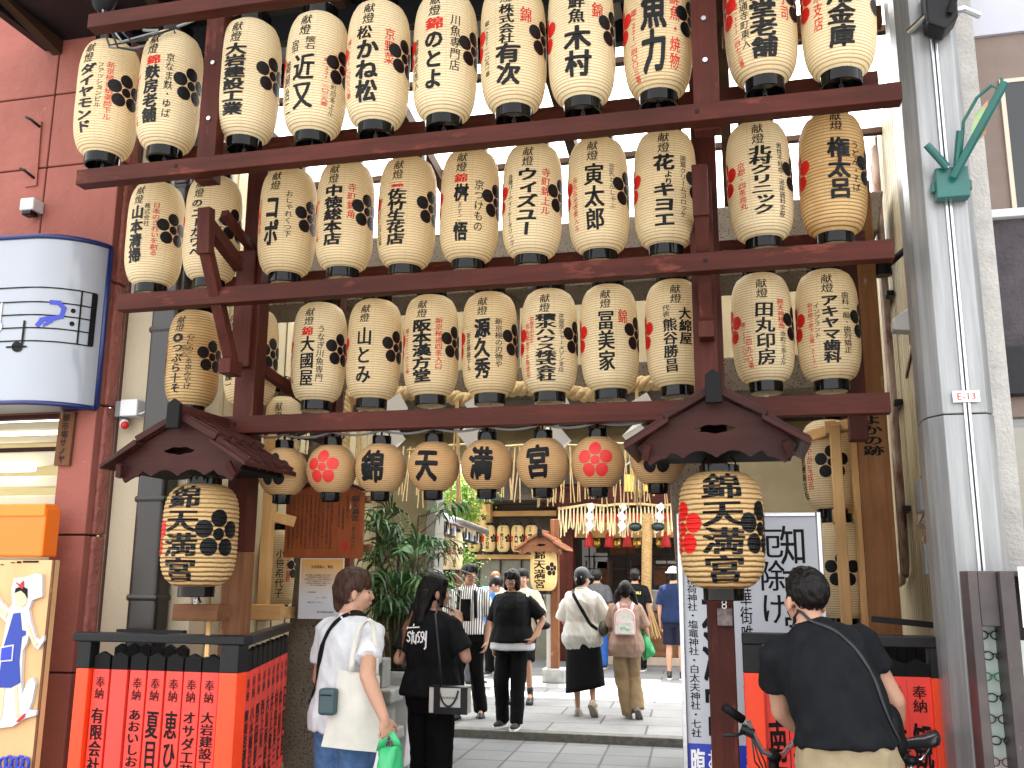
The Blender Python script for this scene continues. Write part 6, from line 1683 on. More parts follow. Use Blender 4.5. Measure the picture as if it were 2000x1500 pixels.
        for sx in (-1, 1):
            mb.ell(P(sx * .074, -.004, .062), (.012 * s, .020 * s, .032 * s), 10, 8, R3); mb.ell(P(sx * .034, .066, .055), (.026 * s, .026 * s, .024 * s), 10, 8, R3)
        mb.ell(P(0, .090, .020), (.022 * s, .012 * s, .009 * s), 12, 8, R3)
        me = remesh(mb, self.vx, 3)
        inv = R3.inverted(); base = self.hp((0, 0, 0))
        mi = np.zeros(len(me.polygons), int)
        for i, p in enumerate(me.polygons):
            c = p.center / s
            if (c - base).length > .16: continue
            q = inv @ (c - base)
            if q.y < .05: continue
            ax = abs(q.x)
            if ((ax - .031) / .0145) ** 2 + ((q.z - .074) / .0062) ** 2 < 1: mi[i] = 2
            elif ((ax - .032) / .021) ** 2 + ((q.z - .097 + .1 * abs(ax - .03)) / .0045) ** 2 < 1: mi[i] = 2
            elif (q.x / .023) ** 2 + ((q.z - .019) / .0075) ** 2 < 1: mi[i] = 1
        me.materials.append(SKIN); me.materials.append(LIP); me.materials.append(EYE)
        me.polygons.foreach_set('material_index', mi.tolist())
        return finish('body', me, [], self.t)
    def hand(self, mb, k):
        s = self.s; j = self.J[k]; w = j['wrist']; d = j['hdir']; n = j['pn']; n = (n - d * n.dot(d)).normalized(); sd = d.cross(n).normalized()
        if k == 'L': sd = -sd
        M3 = Matrix((sd, d, n)).transposed()
        mb.cap(w * s, (w + d * .03) * s, .026 * s, .026 * s)
        mb.ell((w + d * .05) * s, (.040 * s, .050 * s, .016 * s), 12, 8, M3)
        c = j['curl']; fr_ = max(.0085 * s, self.vx * 1.05)
        for i, (off, L_) in enumerate(((.030, .072), (.011, .082), (-.009, .077), (-.028, .060))):
            p = w + d * .085 + sd * off; a = .12; dd = d + sd * off * 1.6
            for seg, fl in enumerate((.45, .32, .25)):
                a += c * (1.0 + .08 * i) * (.9 if seg else .7)
                q = p + (dd.normalized() * math.cos(a) + n * math.sin(a)) * L_ * fl
                mb.cap(p * s, q * s, fr_ * (1 - .08 * seg), fr_ * (.93 - .08 * seg), 8); p = q
        p = w + d * .028 + sd * .030
        q = p + (d * .7 + sd * .6 + n * .35).normalized() * .045; mb.cap(p * s, q * s, .0125 * s, .011 * s, 8)
        r_ = q + (d * .85 + sd * .05 + n * .55).normalized() * .034; mb.cap(q * s, r_ * s, .0105 * s, .009 * s, 8)
    def shirt(self, m, hem=.86, ease=.022, sleeve=.62, sl_r=.068, sl_end=None, amp=.012, flare=.012, name='shirt', collar=False, freq=8):
        s = self.s; mb = MB()
        mb.loft(self.torso_rings(hem, 1.452, ease, 24, flare))
        for k in 'RL':
            j = self.J[k]; sg = 1 if k == 'R' else -1
            e = j['elbow']; end = j['sh'].lerp(e, min(sleeve, 1))
            sh0 = self.T(sg * (self.sw - .07), -.002, 1.385)
            mb.cap(sh0 * s, (j['sh'] + Vector((0, 0, -.006))) * s, .050 * s, .063 * s)
            d = (end - j['sh']).normalized()
            pts = [j['sh'], j['sh'].lerp(end, .5), end]
            mb.tube([p * s for p in pts], [min(sl_r, .063) * s, sl_r * .97 * s, (sl_end or sl_r * 1.04) * s], 16)
            if sleeve > 1:
                w = j['wrist']; en2 = e.lerp(w, sleeve - 1); mb.cap(e * s, en2 * s, sl_r * .9 * s, (sl_end or sl_r * .8) * s)
        me = remesh(mb, max(self.vx * 1.1, .009), 3)
        wrinkle(me, amp, freq, (1.2, 1.2, .45), seed=self.loc.x * 3)
        o = finish(name, me, m, self.t)
        if collar:
            c0 = self.T(0, 0, 1.46)
            mb = MB(); mb.tube([(self.T(.070 * math.cos(q), .062 * math.sin(q) - .004, 1.455 + .012 * math.sin(-q)) * s) for q in np.linspace(0, 6.28, 18, endpoint=False)], .014 * s, 8, closed=True)
            mb.build('collar', m, self.t, smooth=True, local=True)
        return o
    def trousers(self, m, top=1.0, r=(.094, .072, .064), to=1.0, ease=.012, name='trousers', amp=.012, drop=0.0):
        s = self.s; mb = MB(); mb.loft(self.torso_rings(.79, top, ease, 22))
        for k in 'RL':
            j = self.J[k]; sg = 1 if k == 'R' else -1
            hip = j['hip'] + Vector((0, 0, -.03)); kn, an = j['knee'], j['ankle'] + Vector((0, -.0, -.03))
            if to >= 1.0:
                mb.tube([hip * s, hip.lerp(kn, .5) * s, kn * s, kn.lerp(an, .5) * s, an * s], [r[0] * s, (r[0] + r[1]) / 2 * s, r[1] * s, (r[1] + r[2]) / 2 * s, r[2] * s], 16)
            else:
                if to <= .5: end = hip.lerp(kn, to * 2); mb.tube([hip * s, hip.lerp(end, .5) * s, end * s], [r[0] * s, r[1] * s, r[1] * s], 16)
                else: end = kn.lerp(an, to * 2 - 1); mb.tube([hip * s, kn * s, end * s], [r[0] * s, r[1] * s, r[1] * s], 16)
        me = remesh(mb, max(self.vx * 1.1, .009), 3); wrinkle(me, amp, 7, (1, 1, .8), seed=self.loc.x + 5)
        return finish(name, me, m, self.t)
    def skirt(self, m, top=.98, hem=.36, r0=.165, r1=.235, ry=.8, sway=(0, 0), tilt=0):
        s = self.s; rings = []
        for i in range(14):
            u = i / 13; z = top + (hem - top) * u; rr_ = r0 + (r1 - r0) * u ** .8
            rings.append([Vector((sway[0] * u + rr_ * math.cos(q) * (1 + .02 * math.sin(7 * q) * u), sway[1] * u + rr_ * ry * math.sin(q) * (1 + .03 * math.cos(5 * q) * u), z + tilt * u * math.cos(q))) * s for q in np.linspace(0, 2 * math.pi, 36, endpoint=False)])
        mb = MB(); mb.loft(rings); o = mb.build('skirt', m, self.t, smooth=True, local=True); return o
    def shoes(self, m, sole=RUBBER, boot=0.0, slip=False):
        s = self.s
        for k in 'RL':
            j = self.J[k]; t = j['toe']; t = Vector((t.x, t.y, 0)).normalized(); sd = Vector((t.y, -t.x, 0)); p_ = j['pitch']
            f = t * math.cos(p_) - Vector((0, 0, 1)) * math.sin(p_); u = Vector((0, 0, 1)) * math.cos(p_) + t * math.sin(p_)
            h0 = j['ankle'] - u * .085 - f * .065
            def P(a, b, c): return (h0 + f * a + sd * b + u * c) * s
            out = [(-.005, .022), (.02, .036), (.09, .038), (.17, .048), (.225, .040), (.25, .018)]
            ring = [(a, b) for a, b in out] + [(a, -b) for a, b in reversed(out)]
            mb = MB(); mb.loft([[P(a, b, 0) for a, b in ring], [P(a * 1.01, b * 1.04, .022) for a, b in ring]])
            mb.build('shoe_sole', sole, self.t, smooth=False, local=True)
            mb = MB(); M3 = Matrix((sd, f, u)).transposed()
            mb.ell(P(.16, 0, .035), (.044 * s, .095 * s, .040 * s), 14, 10, M3); mb.ell(P(.055, 0, .05), (.037 * s, .065 * s, .05 * s), 14, 10, M3)
            if not slip: mb.cap(P(.06, 0, .06), P(.062, 0, .10 + boot), .040 * s, .042 * s)
            me = remesh(mb, .008, 2); finish('shoe', me, m, self.t)
    def hair(self, m, extra=(), fringe=.118, side=.045, vol=1.0, amp=.010, win=.035, freq=24, back=.02, nape=True):
        """skull cap hair; extra = capsules (p0, r0, p1, r1) in head coordinates; the face window stays open"""
        s = self.s; mb = MB(); R3 = self.HM(); P = lambda p: self.hp(p) * s
        mb.ell(P((0, -.012, .122)), (.083 * s * vol, .100 * s * vol, .093 * s * vol), 20, 14, R3)
        if nape: mb.ell(P((0, -.040, .080)), (.078 * s * vol, .070 * s * vol, .085 * s), 18, 12, R3)
        if back < .02: mb.ell(P((0, -.052, .04 + back)), (.066 * s, .050 * s, .07 * s), 14, 10, R3)
        for p0, r0, p1, r1 in extra: mb.cap(P(p0), P(p1), r0 * s, r1 * s)
        me = remesh(mb, max(self.vx, .007), 2)
        inv = R3.inverted(); base = self.hp((0, 0, 0))
        wrinkle(me, amp, freq, (1, 1, .25), seed=self.loc.x * 7)
        def pred(c):
            q = inv @ (Vector(c) / s - base)
            return (q.y > win and q.z < fringe and abs(q.x) < .066) or (abs(q.x) > .060 and -.03 < q.y < .05 and .025 < q.z < side + .03 and side > .03)
        cutfaces(me, pred)
        return finish('hair', me, m, self.t)
    def glasses(self, m=None, dark=False):
        s = self.s; P = lambda *p: self.hp(p) * s; mb = MB()
        for sx in (-1, 1):
            mb.tube([P(sx * .033 + .023 * math.cos(q), .108, .070 + .017 * math.sin(q)) for q in np.linspace(0, 6.28, 14, endpoint=False)], .0024 * s, 6, closed=True)
            mb.tube([P(sx * .056, .106, .074), P(sx * .078, .05, .074), P(sx * .080, -.01, .07)], .0024 * s, 6)
            if dark: mb.add([P(sx * .033 + .022 * math.cos(q), .107, .070 + .016 * math.sin(q)) for q in np.linspace(0, 6.28, 14, endpoint=False)], [tuple(range(14))])
        mb.tube([P(-.01, .109, .074), P(.01, .109, .074)], .0024 * s, 6)
        mb.build('glasses', m or M['blackmetal'], self.t, smooth=True, local=True)
    def strap(self, pts, w, m, th=.004, name='strap'):
        """flat band laid over the clothes through body-local points"""
        from mathutils.bvhtree import BVHTree
        vs, fs = [], []
        for c in self.t.children:
            if c.name.split('.')[0] in ('shirt', 'body', 'trousers', 'shorts'):
                n0 = len(vs); vs += [v.co.copy() for v in c.data.vertices]; fs += [[a + n0 for a in f.vertices] for f in c.data.polygons]
        tree = BVHTree.FromPolygons(vs, fs)
        P = [Vector(p) * self.s for p in pts]; D = []
        for a, b in zip(P[:-1], P[1:]):
            for k in range(5): D.append(a.lerp(b, k / 5))
        D.append(P[-1]); Q, N = [], []
        for p in D:
            ax = self.T(0, 0, max(min(p.z / self.s, 1.40), .8)) * self.s
            o = (p - ax); o.z *= .3
            if o.length < 1e-4: o = Vector((0, 0, 1))
            if p.z / self.s > 1.42: o = Vector((o.x, o.y, .25))
            o.normalize()
            h = tree.ray_cast(p + o * .35, -o)
            if h[0] is None: h = tree.find_nearest(p)
            nn = h[1] if h[1].dot(o) > 0 else -h[1]
            Q.append(h[0] + nn * .005); N.append(nn)
        for _ in range(2): Q = [Q[0]] + [(Q[i - 1] + Q[i] * 2 + Q[i + 1]) / 4 for i in range(1, len(Q) - 1)] + [Q[-1]]
        L_, R_ = [], []; n = len(Q)
        for i, p in enumerate(Q):
            d = (Q[min(i + 1, n - 1)] - Q[max(i - 1, 0)]).normalized(); sd = d.cross(N[i]).normalized() * w / 2
            L_.append(p - sd); R_.append(p + sd)
        mb = MB(); mb.add(L_ + R_, [(i, i + 1, n + i + 1, n + i) for i in range(n - 1)])
        o = mb.build(name, m, self.t, smooth=True, local=True); sdm = o.modifiers.new('t', 'SOLIDIFY'); sdm.thickness = th; sdm.offset = 0; return o

tee_white = fabric('white_cotton', (.56, .57, .595, 1)); tee_black = fabric('black_cotton', (.0055, .0058, .007, 1), (.008, .0083, .0098, 1))
denim = fabric('blue_denim', (.045, .095, .20, 1), (.075, .14, .27, 1), scale=25); blk_trouser = fabric('black_trouser', (.004, .004, .0048, 1)); khaki = fabric('khaki_cotton', (.25, .18, .105, 1), (.21, .15, .085, 1))
shoe_blk = mat('black_shoe', (.012, .012, .012, 1), rough=.45)

# ---- man in white tee, front left (3/4 back view, face turned right)
c = PY(676, 1300, 4.85)
p = Person('person in a white tee and jeans with a white tote and green plastic bag', (c.x, 4.85, 0), rad(-22), 1.64, voxel=.006, lean=rad(4), hyaw=rad(-42), wide=1.02)
we, ww = PY(716, 1325, 4.58), PY(750, 1402, 4.56)
p.arm('R', p.L(we), p.L(ww), hdir=p.L(PY(757, 1436, 4.57)) - p.L(ww), pn=(-1, .5, 0), curl=.95)
p.arm('L', p.J['L']['sh'] + Vector((-.07, .02, -.28)), p.J['L']['sh'] + Vector((-.0, .22, -.40)))
p.leg('R', (.10, .03, .48), (.10, -.01, .085)); p.leg('L', (-.09, .02, .48), (-.11, -.06, .085))
p.body(); p.shirt(tee_white, hem=.84, ease=.022, sleeve=.66, sl_r=.068, amp=.020, flare=.012); p.trousers(denim, r=(.105, .085, .08)); p.shoes(tee_white)
p.hair(HBROWN, extra=[((0, -.07, .10), .055, (0, -.075, .0), .035), ((-.05, -.04, .1), .05, (-.06, -.03, .02), .022), ((.05, -.04, .1), .045, (.055, -.035, .035), .02), ((0, .04, .15), .055, (.03, .06, .13), .03)], fringe=.10, vol=1.05, amp=.012)
MANW = p
p.strap([p.T(.10, .06, 1.45), p.T(.06, -.05, 1.475), p.T(-.02, -.135, 1.38), p.T(-.12, -.155, 1.20), p.T(-.19, -.13, 1.02), p.T(-.20, -.12, .98)], .03, M['blackmatte'], name='bag_strap')
pc = PY(641, 1370, 4.62)
bgm = mat('dark_teal_nylon', (.022, .050, .056, 1), (.03, .062, .068, 1), rough=.5)
t = thing('pouch', 'small dark teal crossbody pouch on the hip of the person in the white tee', 'bag', pc)
MB().box(pc.x - .045, pc.x + .045, pc.y - .03, pc.y + .03, pc.z - .065, pc.z + .065).build('body', bgm, t, bevel=.018, seg=4); MB().box(pc.x - .03, pc.x + .03, pc.y - .033, pc.y - .030, pc.z + .03, pc.z + .036).build('zip', M['blackmatte'], t)
# tote
def tote(label, quad, strapx, y, dy, m, th=.05):
    t = thing('tote_bag', label, 'bag', PY(*quad[3], y))
    mb = MB(); rows = 10; cols_ = 12; R_ = random.Random(2)
    q = [PY(*c_, y) for c_ in quad]     # tl tr br bl
    for side in (0, 1):
        vs = []
        for i in range(rows + 1):
            v = i / rows
            for k in range(cols_ + 1):
                u = k / cols_
                pnt = q[0].lerp(q[1], u).lerp(q[3].lerp(q[2], u), v)
                b = math.sin(math.pi * u) * (.25 + .75 * math.sin(math.pi * min(v * 1.05, 1)))
                pnt = pnt + Vector((0, (-1 if side == 0 else 1) * (th * b + .007 * math.sin(9 * u + 3 * v) * b), 0)); vs.append(pnt)
        fs = [(i * (cols_ + 1) + k, i * (cols_ + 1) + k + 1, (i + 1) * (cols_ + 1) + k + 1, (i + 1) * (cols_ + 1) + k) for i in range(rows) for k in range(cols_)]
        if side: fs = [f[::-1] for f in fs]
        mb.add(vs, fs)
    o = mb.build('body', m, t, smooth=True)
    for (a0, a1, a2) in strapx:
        P_ = [PY(*a0, y - .02), PY(*a1, y + dy), PY(*a2, y + .0)]
        pts = []
        for i in range(13):
            u = i / 12; pts.append(P_[0] * (1 - u) ** 2 + P_[1] * 2 * u * (1 - u) + P_[2] * u * u)
        mb = MB(); n_ = len(pts); w = Vector((.013, .004, 0))
        mb.add([p_ - w for p_ in pts] + [p_ + w for p_ in pts], [(i, i + 1, n_ + i + 1, n_ + i) for i in range(n_ - 1)])
        o = mb.build('handle', m, t, smooth=True); sm_ = o.modifiers.new('t', 'SOLIDIFY'); sm_.thickness = .004
    return t
canvas = fabric('white_canvas', (.55, .53, .475, 1), (.50, .48, .43, 1))
tote('white canvas tote bag hanging from the shoulder of the person in the white tee', [(664, 1308), (742, 1320), (742, 1470), (627, 1458)], [((686, 1312), (694, 1210), (722, 1212)), ((722, 1212), (736, 1222), (734, 1322))], 4.655, .02, canvas, th=.035)
def plastic_bag(label, quad, y, loops, m, extra=None, th=.09):
    t = thing('plastic_bag', label, 'bag', PY(*quad[3], y)); mb = MB(); q = [PY(*c_, y) for c_ in quad]; rings = []
    for i in range(13):
        v = i / 12; a, b = q[0].lerp(q[3], v), q[1].lerp(q[2], v); c_ = (a + b) / 2; hw = (b - a).length / 2; dirx = (b - a).normalized()
        tk = th * math.sin(math.pi * (.12 + .80 * v)) ** .7
        rings.append([c_ + dirx * hw * math.cos(k) + Vector((0, tk * math.sin(k), 0)) + Vector((0, 0, .008 * math.sin(5 * k + 9 * v))) + dirx * .006 * math.sin(7 * k + 11 * v) for k in np.linspace(0, 6.283, 28, endpoint=False)])
    mb.loft(rings); mb.build('bag_body', m, t, smooth=True)
    for pts in loops:
        P_ = [PY(x, y_, y + d) for x, y_, d in pts]; mb = MB(); n_ = len(P_); w = Vector((.018, .004, 0)); mb.add([a - w for a in P_] + [a + w for a in P_], [(i, i + 1, n_ + i + 1, n_ + i) for i in range(n_ - 1)]); o = mb.build('handle', m, t, smooth=True); sm_ = o.modifiers.new('t', 'SOLIDIFY'); sm_.thickness = .003
    return t
def thinplastic(name, c):
    m, n, l, b = nt(name); b.inputs['Base Color'].default_value = c; b.inputs['Roughness'].default_value = .22
    bumpn(n, l, b, ntex(n, l, texco(n, l, (1, 1, .35)), 28, 4, .6, 1.5), .5, .01)
    tr = n.new('ShaderNodeBsdfTranslucent'); tr.inputs[0].default_value = c; ms = n.new('ShaderNodeMixShader'); ms.inputs[0].default_value = .3
    l.new(b.outputs[0], ms.inputs[1]); l.new(tr.outputs[0], ms.inputs[2]); l.new(ms.outputs[0], n['Material Output'].inputs[0]); return m
green_pl = thinplastic('green_plastic_film', (.06, .50, .20, 1)); white_pl = thinplastic('white_plastic_film', (.72, .75, .78, 1))
plastic_bag('green plastic carrier bag held by the person in the white tee', [(742, 1462), (781, 1458), (792, 1590), (738, 1590)], 4.57, [[(742, 1466, 0), (748, 1446, -.01), (757, 1430, 0)], [(780, 1462, 0), (772, 1444, -.01), (762, 1430, 0)]], green_pl)
plastic_bag('white plastic carrier bag held beside the green one', [(738, 1468), (758, 1468), (760, 1590), (716, 1590)], 4.66, [[(742, 1470, 0), (748, 1450, .0), (756, 1432, -.05)]], white_pl, th=.06)

# ---- woman with long hair, black tee with white back print
Y2 = 6.0
c = PY(842, 1330, Y2)
p = Person('person with long brown tipped hair in a black tee with white back print', (c.x, Y2, 0), rad(-20), 1.62, voxel=.006, fem=True, hyaw=rad(-35), hpitch=rad(6), wide=1.03)
p.arm('R', p.L(PY(908, 1280, 5.93)), p.L(PY(897, 1222, 5.97)), hdir=(-.25, .25, 1), pn=(-1, .2, 0), curl=.7)
p.arm('L', p.L(PY(778, 1288, 5.95)), p.L(PY(808, 1282, 6.2)))
p.leg('R', (.09, -.01, .48), (.10, -.10, .085)); p.leg('L', (-.09, .05, .48), (-.12, .05, .085))
p.body(); o_sh = p.shirt(tee_black, hem=.90, ease=.030, sleeve=.80, sl_r=.074, amp=.018, flare=.010); p.trousers(blk_trouser, r=(.098, .085, .095)); p.shoes(shoe_blk, M['blackmatte'])
p.hair(HBLACK, extra=[((0, -.06, .12), .06, (0, -.085, -.05), .065), ((-.02, -.085, -.03), .068, (-.045, -.115, -.20), .055), ((-.05, -.11, -.18), .05, (-.09, -.13, -.33), .022), ((.045, -.07, .05), .05, (.05, -.09, -.12), .035), ((.04, .02, .14), .05, (.066, .03, .0), .020), ((-.04, .02, .14), .05, (-.066, .03, .0), .020)], fringe=.12, side=-1, amp=.012)
mb = MB()
P_ = lambda a: p.hp(a) * p.s
for k in range(26):
    x0 = rnd.uniform(-.10, .02); mb.tube([P_((x0 * .5, -.142, -.06 + rnd.uniform(-.04, .04))), P_((x0 * .9 - .02, -.172, -.20)), P_((x0 * 1.1 - .045, -.185, -.32 + rnd.uniform(-.07, .05)))], [.006, .007, .002], 5)
mb.build('hair_tips', HAUB, p.t, smooth=True, local=True)
# hand-lettered print on the back: brush strokes
mb = MB()
def back_fn(u, v, e):
    out = []
    for a, b in zip(np.atleast_1d(u), np.atleast_1d(v)):
        R_ = .20; ry = .112 + .030 + .022
        q = p.T(a, -ry * math.sqrt(max(1 - (a / .30) ** 2, .1)) - .012 - e, 1.22 + b) * p.s; out.append(q)
    return np.array(out)
def stroke(pts, w, mi=0):
    for a, b in zip(pts[:-1], pts[1:]):
        a, b = np.array(a, float), np.array(b, float); d = b - a; L_ = np.linalg.norm(d); d /= L_; nrm = np.array([-d[1], d[0]]) * w / 2; a2, b2 = a - d * w * .3, b + d * w * .3
        q = back_fn([a2[0] - nrm[0], b2[0] - nrm[0], b2[0] + nrm[0], a2[0] + nrm[0]], [a2[1] - nrm[1], b2[1] - nrm[1], b2[1] + nrm[1], a2[1] + nrm[1]], rnd.uniform(0, .0006)); mb.add([tuple(x) for x in q], [(0, 1, 2, 3)], mi)
k = .0185
def S(pts, w=.010): stroke([(x * k - .075, y * k - .0) for x, y in pts], w)
S([(1.6, 5.2), (.4, 4.9), (.2, 4.0), (1.2, 3.4), (1.4, 2.4), (.6, 1.8), (-.2, 2.3)])
S([(2.6, 5.6), (2.3, 1.2)]); S([(1.6, 4.6), (3.4, 4.9)]); S([(3.2, 4.2), (3.0, 2.2), (3.7, 1.6), (4.2, 2.6), (4.4, 4.4), (4.2, 1.2)])
S([(5.9, 5.4), (5.0, 5.0), (5.1, 4.0), (5.8, 3.4), (5.6, 2.0), (4.9, 1.8)]); S([(7.3, 5.4), (6.5, 5.0), (6.5, 4.0), (7.2, 3.4), (7.0, 2.0), (6.3, 1.8)])
S([(7.7, 5.0), (7.6, 3.2), (8.2, 2.6), (8.6, 5.2)]); S([(8.6, 5.6), (8.5, .2), (8.0, -.4)], .011)
S([(0, 6.6), (5.6, 7.0)], .008); S([(3, 7.4), (3.2, 7.9)], .010); S([(.2, 6.9), (-.3, 6.2)], .009)
mb.build('back_print', M['whiteink'], p.t, local=True)
# box bag on a long strap
Yb = 5.72
a, b = PY(838, 1340, Yb), PY(912, 1397, Yb)
t = thing('handbag', 'white and black box handbag with two black handles on a long strap', 'bag', (a.x, Yb, b.z))
whc = mat('white_leather', (.55, .54, .51, 1), rough=.5); blc = mat('black_leather', (.012, .012, .013, 1), rough=.4)
w_, h_ = b.x - a.x, a.z - b.z
MB().box(a.x, b.x, Yb, Yb + .09, b.z + .004, a.z - .006).build('body', whc, t, bevel=.006); MB().box(a.x - .003, b.x + .003, Yb - .003, Yb + .093, a.z - .0055, a.z).build('top_trim', blc, t)
mb = MB(); mb.box(a.x + w_ * .13, b.x + .002, Yb - .004, Yb - .0005, b.z + .002, b.z + h_ * .26); mb.box(a.x + w_ * .13, a.x + w_ * .30, Yb - .004, Yb - .0005, b.z + h_ * .2605, a.z - .006); mb.box(b.x - w_ * .17, b.x + .002, Yb - .004, Yb - .0005, b.z + h_ * .2605, a.z - .006); mb.build('black_panel', blc, t)
mb = MB(); mb.tube([(a.x + w_ * (.28 + .5 * u), Yb - .012, a.z - .02 - h_ * .58 * math.sin(math.pi * u) ** .7) for u in np.linspace(0, 1, 14)], .006, 8); mb.build('handle', blc, t, smooth=True)
mb = MB(); latin(mb, 'BALENCIAGA', flat_fn((a.x + w_ * .55, Yb - .001, a.z - h_ * .40), (1, 0, 0), (0, 0, 1), .002), 0, 0, .019, sx=.95, bold=1); mb.build('lettering', M['ink'], t)
MB().tube([PY(861, 1341, Yb + .02), PY(857, 1270, Yb - .02), PY(850, 1200, Yb + .06), PY(858, 1180, Yb + .22), PY(880, 1190, Yb + .40)], .006, 6).build('long_strap', blc, t, smooth=True)
q = p.W(p.J['R']['wrist'] + Vector((0, .07, .09)))
t = thing('phone', 'phone held up by the long haired person in black', 'phone', q); MB().box(q.x - .035, q.x + .035, q.y - .004, q.y + .004, q.z - .06, q.z + .08).build('body', M['black'], t, bevel=.004)

# ---- man in striped shirt facing the street
stripe, n_, l_, b_ = nt('striped_shirting'); sp_ = n_.new('ShaderNodeSeparateXYZ'); l_.new(texco(n_, l_), sp_.inputs[0])
at_ = n_.new('ShaderNodeMath'); at_.operation = 'PINGPONG'; at_.inputs[1].default_value = .0125; l_.new(sp_.outputs[0], at_.inputs[0])
l_.new(ramp(n_, l_, at_.outputs[0], [(0, (.74, .73, .72, 1)), (.0055, (.74, .73, .72, 1)), (.0075, (.07, .07, .09, 1))]).outputs[0], b_.inputs['Base Color']); b_.inputs['Roughness'].default_value = .8
c = PZ(912, 1404, STEP_Z)
p = Person('person in a striped short sleeved shirt and glasses walking out beside the one in black', c, rad(186), 1.66, voxel=.008, hyaw=rad(40), hpitch=rad(6))
p.arm('R', p.J['R']['sh'] + Vector((.10, .0, -.28)), p.J['R']['sh'] + Vector((.02, .18, -.42)), pn=(-1, 0, .3), curl=.8)
p.arm('L', p.J['L']['sh'] + Vector((-.07, -.02, -.28)), p.J['L']['sh'] + Vector((-.05, .06, -.53)))
p.leg('R', (.10, .07, .49), (.11, .02, .085), pitch=0); p.leg('L', (-.10, -.02, .48), (-.13, -.16, .10), pitch=.25)
p.body(); p.shirt(stripe, hem=.92, ease=.026, sleeve=.85, sl_r=.074, collar=True, amp=.012); p.trousers(blk_trouser, r=(.10, .078, .078)); p.shoes(shoe_blk, M['blackmatte']); p.glasses()
p.hair(HBLACK, extra=[((0, .05, .165), .045, (.04, .075, .13), .022), ((-.04, .05, .165), .04, (-.05, .07, .12), .02)], fringe=.118, amp=.012)
for sg in (-1, 1): p.strap([p.T(sg * .10, .10, 1.40), p.T(sg * .115, .155, 1.30), p.T(sg * .13, .145, 1.10)], .035, M['blackmatte'], name='backpack_strap')
q = p.W(p.J['R']['wrist'] + Vector((-.04, .10, 0)))
t = thing('camera', 'black camera held by the person in the striped shirt', 'camera', q); MB().box(q.x - .045, q.x + .045, q.y - .025, q.y + .025, q.z - .03, q.z + .03).build('body', M['blackmatte'], t, bevel=.01); MB().tube([q + Vector((0, -.03, 0)), q + Vector((0, -.08, 0))], .028, 12).build('lens', M['black'], t)

# ---- woman in black top over a white layer
c = PZ(1000, 1420, STEP_Z)
p = Person('person with bobbed hair and glasses in a loose black top over a white hem', c, rad(172), 1.60, voxel=.008, fem=True, wide=1.12, hyaw=rad(-4), hpitch=rad(2))
p.arm('R', p.J['R']['sh'] + Vector((.09, -.03, -.28)), p.J['R']['sh'] + Vector((.05, .03, -.52)))
p.arm('L', p.J['L']['sh'] + Vector((-.17, -.08, -.22)), p.J['L']['sh'] + Vector((-.10, .06, -.42)), hdir=(.5, .3, -.6), curl=.6)
p.leg('R', (.10, .08, .49), (.10, .02, .085)); p.leg('L', (-.09, .05, .48), (-.10, .12, .085))
p.body(); p.shirt(fabric('white_under_layer', (.55, .56, .60, 1)), hem=.82, ease=.006, sleeve=.12, sl_r=.05, flare=.064, name='under_layer'); p.shirt(tee_black, hem=.90, ease=.050, sleeve=.85, sl_r=.078, amp=.014, flare=.02)
p.trousers(blk_trouser, r=(.10, .085, .07)); p.shoes(mat('black_canvas_shoe', (.014, .014, .016, 1), rough=.8), RUBBER); p.glasses()
p.hair(HBLACK, extra=[((-.05, .0, .12), .05, (-.072, .015, .0), .032), ((.05, .0, .12), .05, (.072, .015, .0), .032), ((0, -.06, .1), .06, (0, -.07, .0), .06), ((-.05, .055, .15), .032, (-.03, .085, .108), .016), ((.05, .055, .15), .032, (.03, .085, .108), .016), ((0, .06, .16), .032, (0, .092, .11), .014)], fringe=.098, side=-1, amp=.008, win=.05)
p.strap([p.T(-.09, .10, 1.39), p.T(-.02, .165, 1.30)], .006, M['blackmatte'], name='lanyard'); p.strap([p.T(-.12, .19, 1.03), p.T(-.12, .205, .86)], .012, M['blackmatte'], name='drawcord')

# ---- man walking behind her
c = PZ(1040, 1396, STEP_Z); c = c + Vector((0, .9, 0)); c.x = PY(1020, 1300, c.y).x
p = Person('person in a pale shirt and black shorts walking behind the one in the black top', c, rad(180), 1.62, voxel=.009)
p.arm('L', p.J['L']['sh'] + Vector((-.09, .06, -.27)), p.J['L']['sh'] + Vector((-.10, .20, -.42)))
p.leg('L', (-.10, .14, .51), (-.11, .02, .13), pitch=.35); p.leg('R', (.09, -.02, .48), (.12, .02, .085))
p.body(); p.shirt(fabric('beige_shirt', (.50, .44, .33, 1)), hem=.86, ease=.035, sleeve=.9, sl_r=.085); p.trousers(blk_trouser, r=(.105, .095, .09), to=.46, name='shorts'); p.shoes(shoe_blk, M['blackmatte'], boot=.05)
p.hair(HBLACK, fringe=.11, amp=.012)
q = p.W((-.30, .10, .98))
t = thing('camera_bag', 'small black camera bag beside the walker in shorts', 'bag', q); MB().ell(q, (.09, .07, .05)).build('body', M['blackmatte'], t, smooth=True); MB().tube([q + Vector((-.08, 0, .02)), q + Vector((-.16, .05, .18)), q + Vector((-.2, .08, .4))], .012, 6).build('strap', M['blackmatte'], t, smooth=True)

